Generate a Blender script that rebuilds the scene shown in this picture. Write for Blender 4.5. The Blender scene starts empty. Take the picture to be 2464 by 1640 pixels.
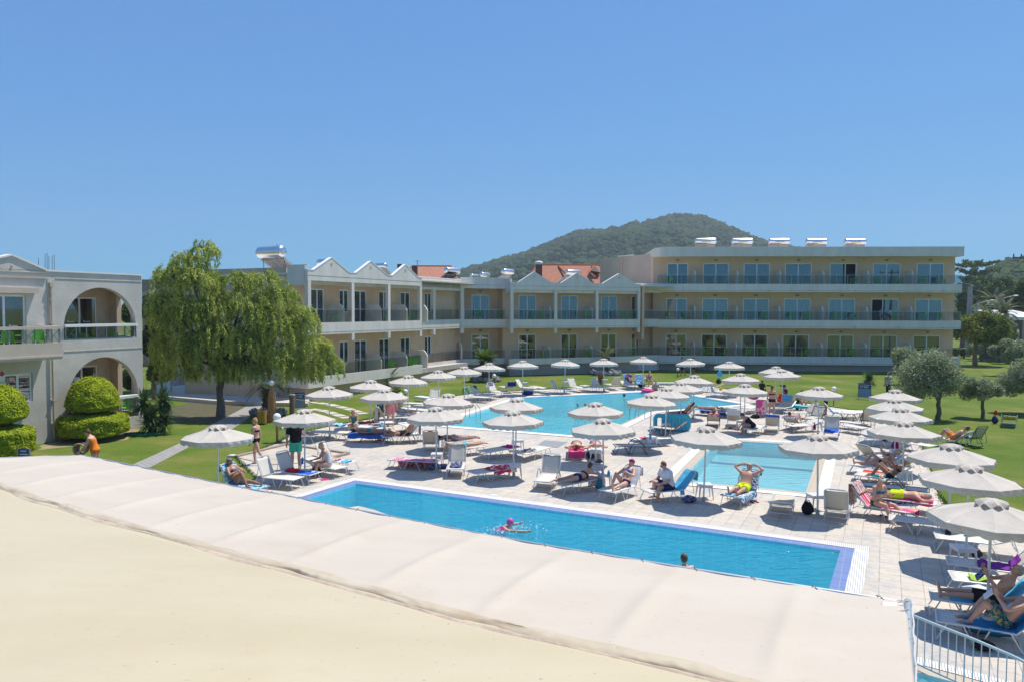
import bpy, bmesh, math, random
import numpy as np
from mathutils import Vector, Matrix, noise
from mathutils.geometry import tessellate_polygon
random.seed(11); RNG=np.random.default_rng(11)
PI=math.pi; R=math.radians
C=bpy.context.scene.collection
SC=bpy.context.scene
# ---------------- camera ----------------
H=5.8; F=1830.0
PITCH=math.atan((820-743)/F)
RC=(Matrix.Rotation(PI/2-PITCH,3,'X') @ Matrix.Rotation(.0037,3,'Z'))
cd=bpy.data.cameras.new('camera'); cam=bpy.data.objects.new('camera',cd); C.objects.link(cam)
cd.sensor_width=36; cd.lens=F/2464*36; cd.clip_end=6000; cd.clip_start=.05
cam.matrix_world=Matrix.Translation((0,0,H)) @ RC.to_4x4()
SC.camera=cam
# ---------------- world and sun ----------------
SUN_EL=R(67); SUN_AZ=R(54)            # azimuth measured from +Y towards +X
w=bpy.data.worlds.new('World'); SC.world=w; w.use_nodes=True
nt=w.node_tree; bg=nt.nodes['Background']
sky=nt.nodes.new('ShaderNodeTexSky'); sky.sky_type='NISHITA'; sky.sun_disc=False
sky.sun_elevation=SUN_EL; sky.sun_rotation=SUN_AZ; sky.air_density=1.0; sky.dust_density=0; sky.ozone_density=6; sky.altitude=0
EXPO=.48; kk=1/.11/2**EXPO
sp=nt.nodes.new('ShaderNodeSeparateColor'); cb=nt.nodes.new('ShaderNodeCombineColor'); nt.links.new(sky.outputs[0],sp.inputs[0])
for i,(ex,co) in enumerate(((.30,.107),(.48,.2016),(.35,.410))):
    pw=nt.nodes.new('ShaderNodeMath'); pw.operation='POWER'; pw.inputs[1].default_value=ex; mu=nt.nodes.new('ShaderNodeMath'); mu.operation='MULTIPLY'; mu.inputs[1].default_value=co*kk
    nt.links.new(sp.outputs[i],pw.inputs[0]); nt.links.new(pw.outputs[0],mu.inputs[0]); nt.links.new(mu.outputs[0],cb.inputs[i])
nt.links.new(cb.outputs[0],bg.inputs[0]); bg.inputs[1].default_value=.11
sd=bpy.data.lights.new('sun','SUN'); sd.energy=3.8; sd.angle=R(.5); sd.color=(1,.94,.845)
sun=bpy.data.objects.new('sun',sd); C.objects.link(sun)
sv=Vector((math.sin(SUN_AZ)*math.cos(SUN_EL),math.cos(SUN_AZ)*math.cos(SUN_EL),math.sin(SUN_EL)))
sun.rotation_euler=sv.to_track_quat('Z','Y').to_euler(); sun.location=sv*80
SC.view_settings.view_transform='Standard'; SC.view_settings.look='None'; SC.view_settings.gamma=1
SC.view_settings.exposure=EXPO
SC.cycles.max_bounces=8; SC.cycles.transparent_max_bounces=24; SC.cycles.volume_step_rate=5
try: SC.cycles.use_denoising=True
except Exception: pass
# ---------------- pixel helpers (photo pixels, 2464 x 1640) ----------------
CAMP=Vector((0,0,H))
def ray(px,py): return RC @ Vector(((px-1232)/F,-(py-820)/F,-1))
def at(px,py,z=0.0):
    d=ray(px,py); t=(z-H)/d.z
    return CAMP+d*t
def at_y(px,py,Y):
    d=ray(px,py); return CAMP+d*(Y/d.y)
ZO={'1':(420,880,.2462),'2':(960,860,.2462),'3':(1480,860,.2462),'4':(1960,860,.2806),
 'a':(840,900,.1148),'b':(1060,860,.1273),'c':(1340,860,.1273),'d':(1560,900,.1148),'e':(1790,880,.1148),
 'f':(2020,980,.1786),'g':(2200,1200,.2424),'h':(2100,1180,.2933),'s':(0,0,1.0)}
def zp(k,x,y): a,b,s=ZO[k]; return a+x*s,b+y*s
def zat(k,x,y,z=0.0): return at(*zp(k,x,y),z)
# ---------------- materials ----------------
MATS={}
def mat(name,col,rough=.8,var=.0,scale=3.0,bump=0.0,bscale=20.0,metal=0.0,spec=.5,col2=None,stretch=None,trans=0.0,coat=0.0,detail=4,lo=.35,hi=.65):
    if name in MATS: return MATS[name]
    m=bpy.data.materials.new(name); m.use_nodes=True; t=m.node_tree; b=t.nodes['Principled BSDF']
    b.inputs['Roughness'].default_value=rough; b.inputs['Metallic'].default_value=metal
    b.inputs['Specular IOR Level'].default_value=spec
    c1=tuple(col)+(1,); b.inputs['Base Color'].default_value=c1
    if coat: b.inputs['Coat Weight'].default_value=coat
    tc=t.nodes.new('ShaderNodeTexCoord'); src=tc.outputs['Object']
    if stretch:
        mp=t.nodes.new('ShaderNodeMapping'); mp.inputs['Scale'].default_value=stretch; t.links.new(src,mp.inputs[0]); src=mp.outputs[0]
    if var or col2:
        n=t.nodes.new('ShaderNodeTexNoise'); n.inputs['Scale'].default_value=scale; n.inputs['Detail'].default_value=detail; n.inputs['Roughness'].default_value=.65
        t.links.new(src,n.inputs['Vector'])
        r=t.nodes.new('ShaderNodeValToRGB'); t.links.new(n.outputs[0],r.inputs[0])
        r.color_ramp.elements[0].position=lo; r.color_ramp.elements[1].position=hi
        if col2 is None: col2=tuple(min(1,c*(1+var)) for c in col); c0=tuple(c*(1-var) for c in col)
        else: c0=col
        r.color_ramp.elements[0].color=tuple(c0)+(1,); r.color_ramp.elements[1].color=tuple(col2)+(1,)
        t.links.new(r.outputs[0],b.inputs['Base Color'])
    if bump:
        n2=t.nodes.new('ShaderNodeTexNoise'); n2.inputs['Scale'].default_value=bscale; n2.inputs['Detail'].default_value=5
        t.links.new(src,n2.inputs['Vector'])
        bp=t.nodes.new('ShaderNodeBump'); bp.inputs['Strength'].default_value=bump; bp.inputs['Distance'].default_value=.05
        t.links.new(n2.outputs[0],bp.inputs['Height']); t.links.new(bp.outputs[0],b.inputs['Normal'])
    if trans:
        out=t.nodes['Material Output']; tr=t.nodes.new('ShaderNodeBsdfTranslucent'); mx=t.nodes.new('ShaderNodeMixShader')
        mx.inputs[0].default_value=trans
        src2=b.inputs['Base Color'].links[0].from_socket if b.inputs['Base Color'].links else None
        if src2: t.links.new(src2,tr.inputs[0])
        else: tr.inputs[0].default_value=c1
        t.links.new(b.outputs[0],mx.inputs[1]); t.links.new(tr.outputs[0],mx.inputs[2]); t.links.new(mx.outputs[0],out.inputs[0])
    MATS[name]=m; return m
def glass_mat(name,tint,alpha,rough=.02,ior=1.5):
    """clear pane: part tinted see-through, part mirror by angle"""
    if name in MATS: return MATS[name]
    m=bpy.data.materials.new(name); m.use_nodes=True; t=m.node_tree
    for n in list(t.nodes):
        if n.type=='BSDF_PRINCIPLED': t.nodes.remove(n)
    out=t.nodes['Material Output']
    tr=t.nodes.new('ShaderNodeBsdfTransparent'); tr.inputs[0].default_value=tuple(tint)+(1,)
    gl=t.nodes.new('ShaderNodeBsdfGlossy'); gl.inputs['Roughness'].default_value=rough
    lw=t.nodes.new('ShaderNodeLayerWeight'); lw.inputs[0].default_value=.5
    pw=t.nodes.new('ShaderNodeMath'); pw.operation='POWER'; pw.inputs[1].default_value=4.0; t.links.new(lw.outputs['Facing'],pw.inputs[0])
    fr=t.nodes.new('ShaderNodeMath'); fr.operation='MULTIPLY'; fr.inputs[1].default_value=.75; t.links.new(pw.outputs[0],fr.inputs[0])
    ad=t.nodes.new('ShaderNodeMath'); ad.operation='ADD'; ad.inputs[1].default_value=alpha; ad.use_clamp=True
    mx=t.nodes.new('ShaderNodeMixShader'); t.links.new(fr.outputs[0],ad.inputs[0]); t.links.new(ad.outputs[0],mx.inputs[0])
    t.links.new(tr.outputs[0],mx.inputs[1]); t.links.new(gl.outputs[0],mx.inputs[2]); t.links.new(mx.outputs[0],out.inputs[0])
    MATS[name]=m; return m
def stripe_mat(name,cols,scale,axis='X',rough=.95,noise_amt=0.0):
    """hard bands of colour along one object axis; noise_amt breaks them into a printed pattern"""
    if name in MATS: return MATS[name]
    m=bpy.data.materials.new(name); m.use_nodes=True; t=m.node_tree; b=t.nodes['Principled BSDF']; b.inputs['Roughness'].default_value=rough; b.inputs['Specular IOR Level'].default_value=.2
    tc=t.nodes.new('ShaderNodeTexCoord'); r=t.nodes.new('ShaderNodeValToRGB'); r.color_ramp.interpolation='CONSTANT'
    n=len(cols); e=r.color_ramp.elements
    if axis=='N':
        nz=t.nodes.new('ShaderNodeTexNoise'); nz.inputs['Scale'].default_value=scale; nz.inputs['Detail'].default_value=1.5
        t.links.new(tc.outputs['Object'],nz.inputs['Vector']); t.links.new(nz.outputs[0],r.inputs[0]); lo,hi=.3,.68
    else:
        sp=t.nodes.new('ShaderNodeSeparateXYZ'); t.links.new(tc.outputs['Object'],sp.inputs[0])
        mu=t.nodes.new('ShaderNodeMath'); mu.operation='MULTIPLY'; mu.inputs[1].default_value=scale; t.links.new(sp.outputs[axis],mu.inputs[0])
        fr=t.nodes.new('ShaderNodeMath'); fr.operation='FRACT'
        ab=t.nodes.new('ShaderNodeMath'); ab.operation='ADD'; ab.inputs[1].default_value=50; t.links.new(mu.outputs[0],ab.inputs[0]); t.links.new(ab.outputs[0],fr.inputs[0])
        t.links.new(fr.outputs[0],r.inputs[0]); lo,hi=0,1
    e.remove(e[1]); e[0].position=0; e[0].color=tuple(cols[0])+(1,)
    for i in range(1,n):
        x=e.new(lo+(hi-lo)*i/n); x.color=tuple(cols[i])+(1,)
    t.links.new(r.outputs[0],b.inputs['Base Color'])
    MATS[name]=m; return m
# ---------------- mesh builder ----------------
class MB:
    def __init__(s,M=None): s.v=[]; s.f=[]; s.M=M
    def add(s,vs,fs):
        o=len(s.v)
        if s.M is not None: vs=[s.M@Vector(v) for v in vs]
        s.v+=[tuple(v) for v in vs]; s.f+=[tuple(i+o for i in f) for f in fs]; return s
    def box(s,x0,x1,y0,y1,z0,z1):
        return s.add([(x0,y0,z0),(x1,y0,z0),(x1,y1,z0),(x0,y1,z0),(x0,y0,z1),(x1,y0,z1),(x1,y1,z1),(x0,y1,z1)],
          [(0,3,2,1),(4,5,6,7),(0,1,5,4),(1,2,6,5),(2,3,7,6),(3,0,4,7)])
    def prism(s,poly,a0,a1,axis='y'):
        """poly in the two other axes, extruded along axis"""
        n=len(poly); vs=[]
        for a in (a0,a1):
            for p in poly:
                vs.append({'y':(p[0],a,p[1]),'z':(p[0],p[1],a),'x':(a,p[0],p[1])}[axis])
        fs=[(i,(i+1)%n,n+(i+1)%n,n+i) for i in range(n)]
        tri=tessellate_polygon([[Vector((p[0],p[1],0)) for p in poly]])
        fs+=[tuple(t) for t in tri]+[tuple(n+i for i in reversed(t)) for t in tri]
        return s.add(vs,fs)
    def flat(s,poly,z,holes=()):
        rings=[[Vector((p[0],p[1],0)) for p in r] for r in (poly,)+tuple(holes)]
        vs=[(p.x,p.y,z) for r in rings for p in r]
        fs=[]
        for t in tessellate_polygon(rings):
            a,b,c=[Vector(vs[i]) for i in t]
            fs.append(tuple(t) if (b-a).cross(c-a).z>0 else tuple(reversed(t)))
        return s.add(vs,fs)
    def tube(s,pts,r,n=8,caps=True):
        pts=[Vector(p) for p in pts]; rs=r if isinstance(r,(list,tuple)) else [r]*len(pts)
        vs=[];u=None
        for i,p in enumerate(pts):
            t=(pts[min(i+1,len(pts)-1)]-pts[max(i-1,0)]).normalized()
            if u is None:
                u=t.orthogonal().normalized()
            else:
                u=(u-t*u.dot(t))
                u=u.normalized() if u.length>1e-6 else t.orthogonal().normalized()
            w=t.cross(u)
            for k in range(n):
                a=2*PI*k/n; vs.append(p+(u*math.cos(a)+w*math.sin(a))*rs[i])
        fs=[]
        for i in range(len(pts)-1):
            for k in range(n):
                fs.append((i*n+k,i*n+(k+1)%n,(i+1)*n+(k+1)%n,(i+1)*n+k))
        if caps: fs.append(tuple(range(n-1,-1,-1))); m=(len(pts)-1)*n; fs.append(tuple(range(m,m+n)))
        return s.add(vs,fs)
    def loft(s,rings,n=14):
        """rings: (centre, a, b) half-axis vectors; closed at both ends"""
        vs=[]
        for c,a,b in rings:
            c,a,b=Vector(c),Vector(a),Vector(b)
            for k in range(n):
                t=2*PI*k/n; vs.append(c+a*math.cos(t)+b*math.sin(t))
        fs=[]
        for i in range(len(rings)-1):
            for k in range(n): fs.append((i*n+k,i*n+(k+1)%n,(i+1)*n+(k+1)%n,(i+1)*n+k))
        fs.append(tuple(range(n-1,-1,-1))); m=(len(rings)-1)*n; fs.append(tuple(range(m,m+n)))
        return s.add(vs,fs)
    def cap(s,p,q,r0,r1,n=12,m=4):
        """rounded tapered limb"""
        p,q=Vector(p),Vector(q); d=(q-p); L=d.length
        if L<1e-6: d=Vector((0,0,1))
        d=d.normalized(); u=d.orthogonal().normalized(); w=d.cross(u); rings=[]
        for i in range(m):
            a=PI/2*(1-(i+.35)/m); rings.append((p-d*r0*math.sin(a),u*r0*math.cos(a),w*r0*math.cos(a)))
        rings.append((p,u*r0,w*r0)); rings.append((q,u*r1,w*r1))
        for i in range(m-1,-1,-1):
            a=PI/2*(1-(i+.35)/m); rings.append((q+d*r1*math.sin(a),u*r1*math.cos(a),w*r1*math.cos(a)))
        return s.loft(rings,n)
    def ell(s,c,rx,ry,rz,n=14,m=9,M=None):
        c=Vector(c); vs=[];fs=[]
        for j in range(1,m):
            ph=PI*j/m
            for k in range(n):
                t=2*PI*k/n; v=Vector((rx*math.sin(ph)*math.cos(t),ry*math.sin(ph)*math.sin(t),rz*math.cos(ph)))
                vs.append(c+(M@v if M else v))
        top=Vector((0,0,rz)); vs+= [c+(M@top if M else top),c-(M@top if M else top)]; T=(m-1)*n
        for j in range(m-2):
            for k in range(n): fs.append((j*n+k,(j+1)*n+k,(j+1)*n+(k+1)%n,j*n+(k+1)%n))
        for k in range(n):
            fs.append((T,k,(k+1)%n)); fs.append((T+1,(m-2)*n+(k+1)%n,(m-2)*n+k))
        return s.add(vs,fs)
    def grid(s,fn,nu,nv):
        vs=[fn(i/nu,j/nv) for i in range(nu+1) for j in range(nv+1)]
        fs=[(i*(nv+1)+j,(i+1)*(nv+1)+j,(i+1)*(nv+1)+j+1,i*(nv+1)+j+1) for i in range(nu) for j in range(nv)]
        return s.add(vs,fs)
    def slab(s,fn,nu,nv,th):
        """thin closed sheet of thickness th below fn"""
        top=[Vector(fn(i/nu,j/nv)) for i in range(nu+1) for j in range(nv+1)]
        N=len(top); vs=top+[p-Vector((0,0,th)) for p in top]
        q=lambda i,j:i*(nv+1)+j
        fs=[]
        for i in range(nu):
            for j in range(nv):
                fs.append((q(i,j),q(i+1,j),q(i+1,j+1),q(i,j+1))); fs.append((N+q(i,j+1),N+q(i+1,j+1),N+q(i+1,j),N+q(i,j)))
        for i in range(nu):
            fs.append((q(i+1,0),q(i,0),N+q(i,0),N+q(i+1,0))); fs.append((q(i,nv),q(i+1,nv),N+q(i+1,nv),N+q(i,nv)))
        for j in range(nv):
            fs.append((q(0,j),q(0,j+1),N+q(0,j+1),N+q(0,j))); fs.append((q(nu,j+1),q(nu,j),N+q(nu,j),N+q(nu,j+1)))
        return s.add(vs,fs)
    def build(s,name,m,parent=None,smooth=False,loc=None,mod=None):
        me=bpy.data.meshes.new(name)
        off=Vector(loc) if loc is not None else Vector((0,0,0))
        me.from_pydata([tuple(Vector(v)-off) for v in s.v],[],s.f)
        me.update()
        if m is not None: me.materials.append(m)
        if smooth: me.polygons.foreach_set('use_smooth',[True]*len(me.polygons))
        o=bpy.data.objects.new(name,me); C.objects.link(o)
        if parent is not None: o.parent=parent
        o.location=off
        return o
def fast_mesh(name,verts,faces,m,parent=None,smooth=False,loc=(0,0,0)):
    """verts (N,3), faces (M,k) numpy"""
    me=bpy.data.meshes.new(name); k=faces.shape[1]; M=faces.shape[0]
    me.vertices.add(len(verts)); me.vertices.foreach_set('co',np.asarray(verts,dtype=np.float32).ravel())
    me.loops.add(M*k); me.loops.foreach_set('vertex_index',faces.astype(np.int32).ravel())
    me.polygons.add(M); me.polygons.foreach_set('loop_start',np.arange(0,M*k,k,dtype=np.int32)); me.polygons.foreach_set('loop_total',np.full(M,k,dtype=np.int32))
    if smooth: me.polygons.foreach_set('use_smooth',np.ones(M,dtype=bool))
    me.update(calc_edges=True); me.materials.append(m)
    o=bpy.data.objects.new(name,me); C.objects.link(o)
    if parent is not None: o.parent=parent
    o.location=loc; return o
def tag(o,label=None,cat=None,group=None,kind=None):
    if label: o['label']=label
    if cat: o['category']=cat
    if group: o['group']=group
    if kind: o['kind']=kind
    return o
def thing(name,label,cat,loc=(0,0,0),rz=0,group=None):
    o=bpy.data.objects.new(name,None); C.objects.link(o); o.location=loc; o.rotation_euler=(0,0,rz); o.empty_display_size=.2
    return tag(o,label,cat,group)
def kids(o): return KID.get(o.name) or [c for c in list(C.objects) if c.parent==o]
KID={}
def remember(root):
    """store the family of a prototype once, so copies are quick"""
    allc=list(C.objects); 
    for c in allc: 
        if c.parent==root: KID.setdefault(root.name,[]).append(c)
    for k in KID.get(root.name,[]):
        KID[k.name]=[c for c in allc if c.parent==k]
def copy_tree(o,parent=None):
    c=o.copy(); C.objects.link(c)
    if parent is not None: c.parent=parent
    for ch in KID.get(o.name,[]): copy_tree(ch,c)
    return c
def place(proto,first,loc,rz,label,group=None,scale=None):
    """the first time moves the prototype itself, afterwards copies it"""
    o=proto if first else copy_tree(proto)
    o.location=loc; o.rotation_euler=(0,0,rz); o['label']=label
    if group: o['group']=group
    if scale: o.scale=(scale,)*3
    return o
class Proto:
    def __init__(s,root): s.root=root; s.used=False; remember(root)
    def put(s,loc,rz,label,group=None,scale=None):
        if not s.used: s.used=True; s.o=s.root; return s._set(s.root,loc,rz,label,group,scale)
        return s._set(copy_tree(s.root),loc,rz,label,group,scale)
    def _set(s,o,loc,rz,label,group,scale):
        o.location=loc; o.rotation_euler=(0,0,rz); o['label']=label
        if group: o['group']=group
        if scale: o.scale=(scale,)*3
        return o
# ================= ground, deck, pools =================
POOLDIR=math.atan2(.8977,.4405)      # paving joints run along the short side of the lap pool
def pix(l,z=0.0): return [tuple(at(x,y,z).xy) for x,y in l]
def inset(poly,d):
    """offset a convex-ish polygon inwards by d (negative = outwards)"""
    n=len(poly); P=[Vector(p) for p in poly]; A=sum(P[i].x*P[(i+1)%n].y-P[(i+1)%n].x*P[i].y for i in range(n))
    sg=1 if A>0 else -1; out=[]
    for i in range(n):
        a,b,c=P[i-1],P[i],P[(i+1)%n]
        e1=(b-a).normalized(); e2=(c-b).normalized()
        n1=Vector((-e1.y,e1.x))*sg; n2=Vector((-e2.y,e2.x))*sg
        bis=(n1+n2); k=bis.length_squared/2
        out.append(tuple(b+bis*(d/max(k,.3))))
    return out
# lap pool: outer rim of the white grating
a=at(851,1149); b=at(2094,1316); e=(b-a).xy.normalized(); nrm=Vector((e.y,-e.x))
LAP_OUT=[tuple(a.xy),tuple(b.xy),tuple(b.xy+nrm*6.2),tuple(a.xy+nrm*6.2)]
SMALL_W=pix([(1728,1058),(1975,1072),(1939,1184),(1637.6,1155.4)])
BIG_W=pix([(1056,1021),(1262,956),(1545,943),(1612,939.5),(1660,951),(1786,972),(1700,979),(1594,987),(1559,990),(1430,1050)])
KID_W=pix([(2194,1614),(2290,1640),(2400,1672),(2520,1740),(2470,1790),(2270,1765)])
def pool(name,water,rim_mat,floor_mat,water_mat,bands,depth,rim_z=.004):
    """bands: list of (width, material) from the water outwards"""
    cur=water
    outs=[]
    for i,(wd,mt,nm) in enumerate(bands):
        nx=inset(cur,-wd); m=MB(); m.flat(nx,rim_z+.01*(i+1) if i==len(bands)-1 else rim_z+.01,(cur,))
        # small riser at outer rim so it is a real edge
        o=m.build(nm,mt); tag(o,kind='structure'); cur=nx
    hole=cur
    m=MB(); n=len(water)
    for i in range(n):
        p,q=water[i],water[(i+1)%n]
        m.add([(p[0],p[1],.014),(q[0],q[1],.014),(q[0],q[1],-depth),(p[0],p[1],-depth)],[(0,1,2,3)])
    m.flat(water,-depth); o=m.build(name+'_basin',floor_mat); tag(o,kind='structure')
    m=MB(); m.flat(inset(water,.002),-.05); o=m.build(name+'_water',water_mat); tag(o,kind='structure')
    return hole
def water_mat(name,tint,deep,bump=.35,scale=2.2,mixf=.45):
    m=bpy.data.materials.new(name); m.use_nodes=True; t=m.node_tree
    t.nodes.remove(t.nodes['Principled BSDF']); out=t.nodes['Material Output']
    tc=t.nodes.new('ShaderNodeTexCoord'); mp=t.nodes.new('ShaderNodeMapping'); mp.inputs['Rotation'].default_value=(0,0,-R(26)); mp.inputs['Scale'].default_value=(1,1.7,1)
    t.links.new(tc.outputs['Object'],mp.inputs[0])
    n=t.nodes.new('ShaderNodeTexNoise'); n.inputs['Scale'].default_value=scale; n.inputs['Detail'].default_value=3; n.inputs['Distortion'].default_value=1.2
    t.links.new(mp.outputs[0],n.inputs['Vector'])
    bp=t.nodes.new('ShaderNodeBump'); bp.inputs['Strength'].default_value=bump; bp.inputs['Distance'].default_value=.08; t.links.new(n.outputs[0],bp.inputs['Height'])
    gl=t.nodes.new('ShaderNodeBsdfGlossy'); gl.inputs['Roughness'].default_value=.03; t.links.new(bp.outputs[0],gl.inputs['Normal'])
    tr=t.nodes.new('ShaderNodeBsdfTransparent'); tr.inputs[0].default_value=tuple(tint)+(1,)
    df=t.nodes.new('ShaderNodeBsdfDiffuse'); df.inputs[0].default_value=tuple(deep)+(1,); t.links.new(bp.outputs[0],df.inputs['Normal'])
    m1=t.nodes.new('ShaderNodeMixShader'); m1.inputs[0].default_value=mixf; t.links.new(tr.outputs[0],m1.inputs[1]); t.links.new(df.outputs[0],m1.inputs[2])
    fr=t.nodes.new('ShaderNodeFresnel'); fr.inputs[0].default_value=1.33; t.links.new(bp.outputs[0],fr.inputs['Normal'])
    m2=t.nodes.new('ShaderNodeMixShader'); t.links.new(fr.outputs[0],m2.inputs[0]); t.links.new(m1.outputs[0],m2.inputs[1]); t.links.new(gl.outputs[0],m2.inputs[2])
    t.links.new(m2.outputs[0],out.inputs[0]); return m
def tile_mat(name,c1,c2,joint,scale,rot=POOLDIR,noise_s=1.2,stain=None,bw=.5,rh=.5,mortar=.012,offset=0.0,rough=.75):
    m=bpy.data.materials.new(name); m.use_nodes=True; t=m.node_tree; b=t.nodes['Principled BSDF']; b.inputs['Roughness'].default_value=rough
    tc=t.nodes.new('ShaderNodeTexCoord'); mp=t.nodes.new('ShaderNodeMapping'); mp.inputs['Rotation'].default_value=(0,0,-rot)
    t.links.new(tc.outputs['Object'],mp.inputs[0])
    br=t.nodes.new('ShaderNodeTexBrick'); br.offset=offset; br.inputs['Scale'].default_value=scale; br.inputs['Brick Width'].default_value=bw; br.inputs['Row Height'].default_value=rh
    br.inputs['Mortar Size'].default_value=mortar; br.inputs['Mortar Smooth'].default_value=.3; br.inputs['Color1'].default_value=tuple(c1)+(1,); br.inputs['Color2'].default_value=tuple(c2)+(1,); br.inputs['Mortar'].default_value=tuple(joint)+(1,)
    t.links.new(mp.outputs[0],br.inputs['Vector']); cur=br.outputs['Color']
    n=t.nodes.new('ShaderNodeTexNoise'); n.inputs['Scale'].default_value=noise_s; n.inputs['Detail'].default_value=7; n.inputs['Roughness'].default_value=.7; t.links.new(tc.outputs['Object'],n.inputs['Vector'])
    if stain:
        for k,(sc,col,amt,lo,hi) in enumerate(stain):
            nn=t.nodes.new('ShaderNodeTexNoise'); nn.inputs['Scale'].default_value=sc; nn.inputs['Detail'].default_value=6; nn.inputs['Roughness'].default_value=.7
            mm=t.nodes.new('ShaderNodeMapping'); mm.inputs['Location'].default_value=(13*k+3,7*k,0); t.links.new(tc.outputs['Object'],mm.inputs[0]); t.links.new(mm.outputs[0],nn.inputs['Vector'])
            mr=t.nodes.new('ShaderNodeMapRange'); mr.inputs[1].default_value=lo; mr.inputs[2].default_value=hi; mr.inputs[4].default_value=amt; t.links.new(nn.outputs[0],mr.inputs[0])
            mx=t.nodes.new('ShaderNodeMixRGB'); mx.inputs[2].default_value=tuple(col)+(1,); t.links.new(mr.outputs[0],mx.inputs[0]); t.links.new(cur,mx.inputs[1]); cur=mx.outputs[0]
    t.links.new(cur,b.inputs['Base Color'])
    bp=t.nodes.new('ShaderNodeBump'); bp.inputs['Strength'].default_value=.25; bp.inputs['Distance'].default_value=.02; t.links.new(n.outputs[0],bp.inputs['Height']); t.links.new(bp.outputs[0],b.inputs['Normal'])
    MATS[name]=m; return m
M_deck=tile_mat('deck_paving',(.60,.53,.435),(.53,.475,.40),(.30,.27,.23),1.0,bw=.42,rh=.42,mortar=.012,
   stain=[(.9,(.37,.365,.36),.85,.46,.64),(2.6,(.42,.27,.16),.7,.58,.72),(6,(.60,.55,.47),.5,.45,.6),(14,(.33,.31,.28),.3,.55,.7)])
M_white=tile_mat('white_grating',(.80,.79,.76),(.76,.75,.72),(.35,.35,.34),1.0,bw=.045,rh=.6,mortar=.010,rot=POOLDIR-PI/2)
M_whitec=tile_mat('white_coping',(.80,.78,.74),(.76,.74,.70),(.5,.48,.45),1.0,bw=.3,rh=.3,mortar=.006)
M_lilac=tile_mat('lilac_tiles',(.13,.20,.41),(.155,.225,.43),(.28,.34,.46),1.0,bw=.25,rh=.25,mortar=.006,rot=POOLDIR)
M_beige=tile_mat('beige_coping',(.52,.44,.33),(.48,.41,.31),(.35,.30,.24),1.0,bw=.3,rh=.3,mortar=.006)
M_lapfloor=tile_mat('lap_pool_tiles',(.22,.70,.84),(.18,.64,.80),(.42,.80,.88),1.0,bw=.3,rh=.3,mortar=.014,rough=.4)
M_bigfloor=tile_mat('big_pool_tiles',(.30,.74,.88),(.28,.72,.86),(.4,.78,.9),1.0,bw=.25,rh=.25,mortar=.004,rough=.4)
M_smallfloor=tile_mat('small_pool_tiles',(.46,.76,.82),(.44,.74,.80),(.5,.82,.9),1.0,bw=.25,rh=.25,mortar=.004,rough=.4)
W_lap=water_mat('lap_pool_water',(.42,.92,.96),(.06,.47,.60),bump=1.0,scale=2.4,mixf=.38)
W_big=water_mat('big_pool_water',(.62,.93,.97),(.17,.66,.74),bump=.6,scale=1.8,mixf=.6)
W_small=water_mat('small_pool_water',(.72,.90,.92),(.36,.62,.66),bump=.4,scale=1.6,mixf=.25)
# lap pool bands from the water outwards: lilac .30, white .33
lapw=inset(LAP_OUT,.63)
h1=pool('lap_pool',lapw,None,M_lapfloor,W_lap,[(.30,M_lilac,'lilac_pool_border'),(.33,M_white,'white_pool_grating')],1.3)
h2=pool('small_pool',SMALL_W,None,M_smallfloor,W_small,[(.32,M_beige,'beige_pool_coping'),(.36,M_whitec,'white_pool_coping')],.6)
h3=pool('large_pool',BIG_W,None,M_bigfloor,W_big,[(.16,M_beige,'beige_pool_edge'),(.42,M_whitec,'white_pool_edge')],1.2)
h4=pool('paddling_pool',KID_W,None,M_smallfloor,W_small,[(.3,M_beige,'paddling_pool_coping'),(.28,M_white,'paddling_pool_grating')],.4)
# lane lines on the pool floors
m=MB()
def strip(p,q,wd,z,mb):
    p=Vector(p);q=Vector(q);d=(q-p).normalized();k=Vector((-d.y,d.x))*wd/2
    mb.add([(p.x-k.x,p.y-k.y,z),(q.x-k.x,q.y-k.y,z),(q.x+k.x,q.y+k.y,z),(p.x+k.x,p.y+k.y,z)],[(0,1,2,3)])
p,q=pix([(1679,1108.7),(1957,1132)],-.6); strip(p,q,.34,-.59,m)
for l in ([(1185,988),(1420,1005)],[(1210,965),(1480,1000)],[(1380,950),(1560,985)],[(1480,944),(1640,965)],[(1150,1005),(1370,1030)]):
    p,q=pix(l,-1.2); strip(p,q,.3,-1.196,m)
tag(m.build('pool_lane_lines',mat('lane_blue',(.03,.12,.36),.5)),kind='structure')
DECK=pix([(480,1240),(617,1150),(568,1100),(669,1064),(700,1044),(835,1016),(880,1009),(935,998),(985,975),(1030,968),(1100,951),(1150,945),(1219,941),(1340,934),(1493,929),(1575,925),
  (1735,933),(1824,948),(1930,968),(2060,987),(2110,1003),(2216,1068),(2258,1190),(2300,1245),(2470,1305),(2800,1350),(3000,2300),(1232,4200),(-900,2300),(200,1420)])
holes=(h1,h2,h3,h4)
m=MB(); m.flat(DECK,.004,holes); tag(m.build('pool_deck',M_deck),kind='structure')
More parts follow.
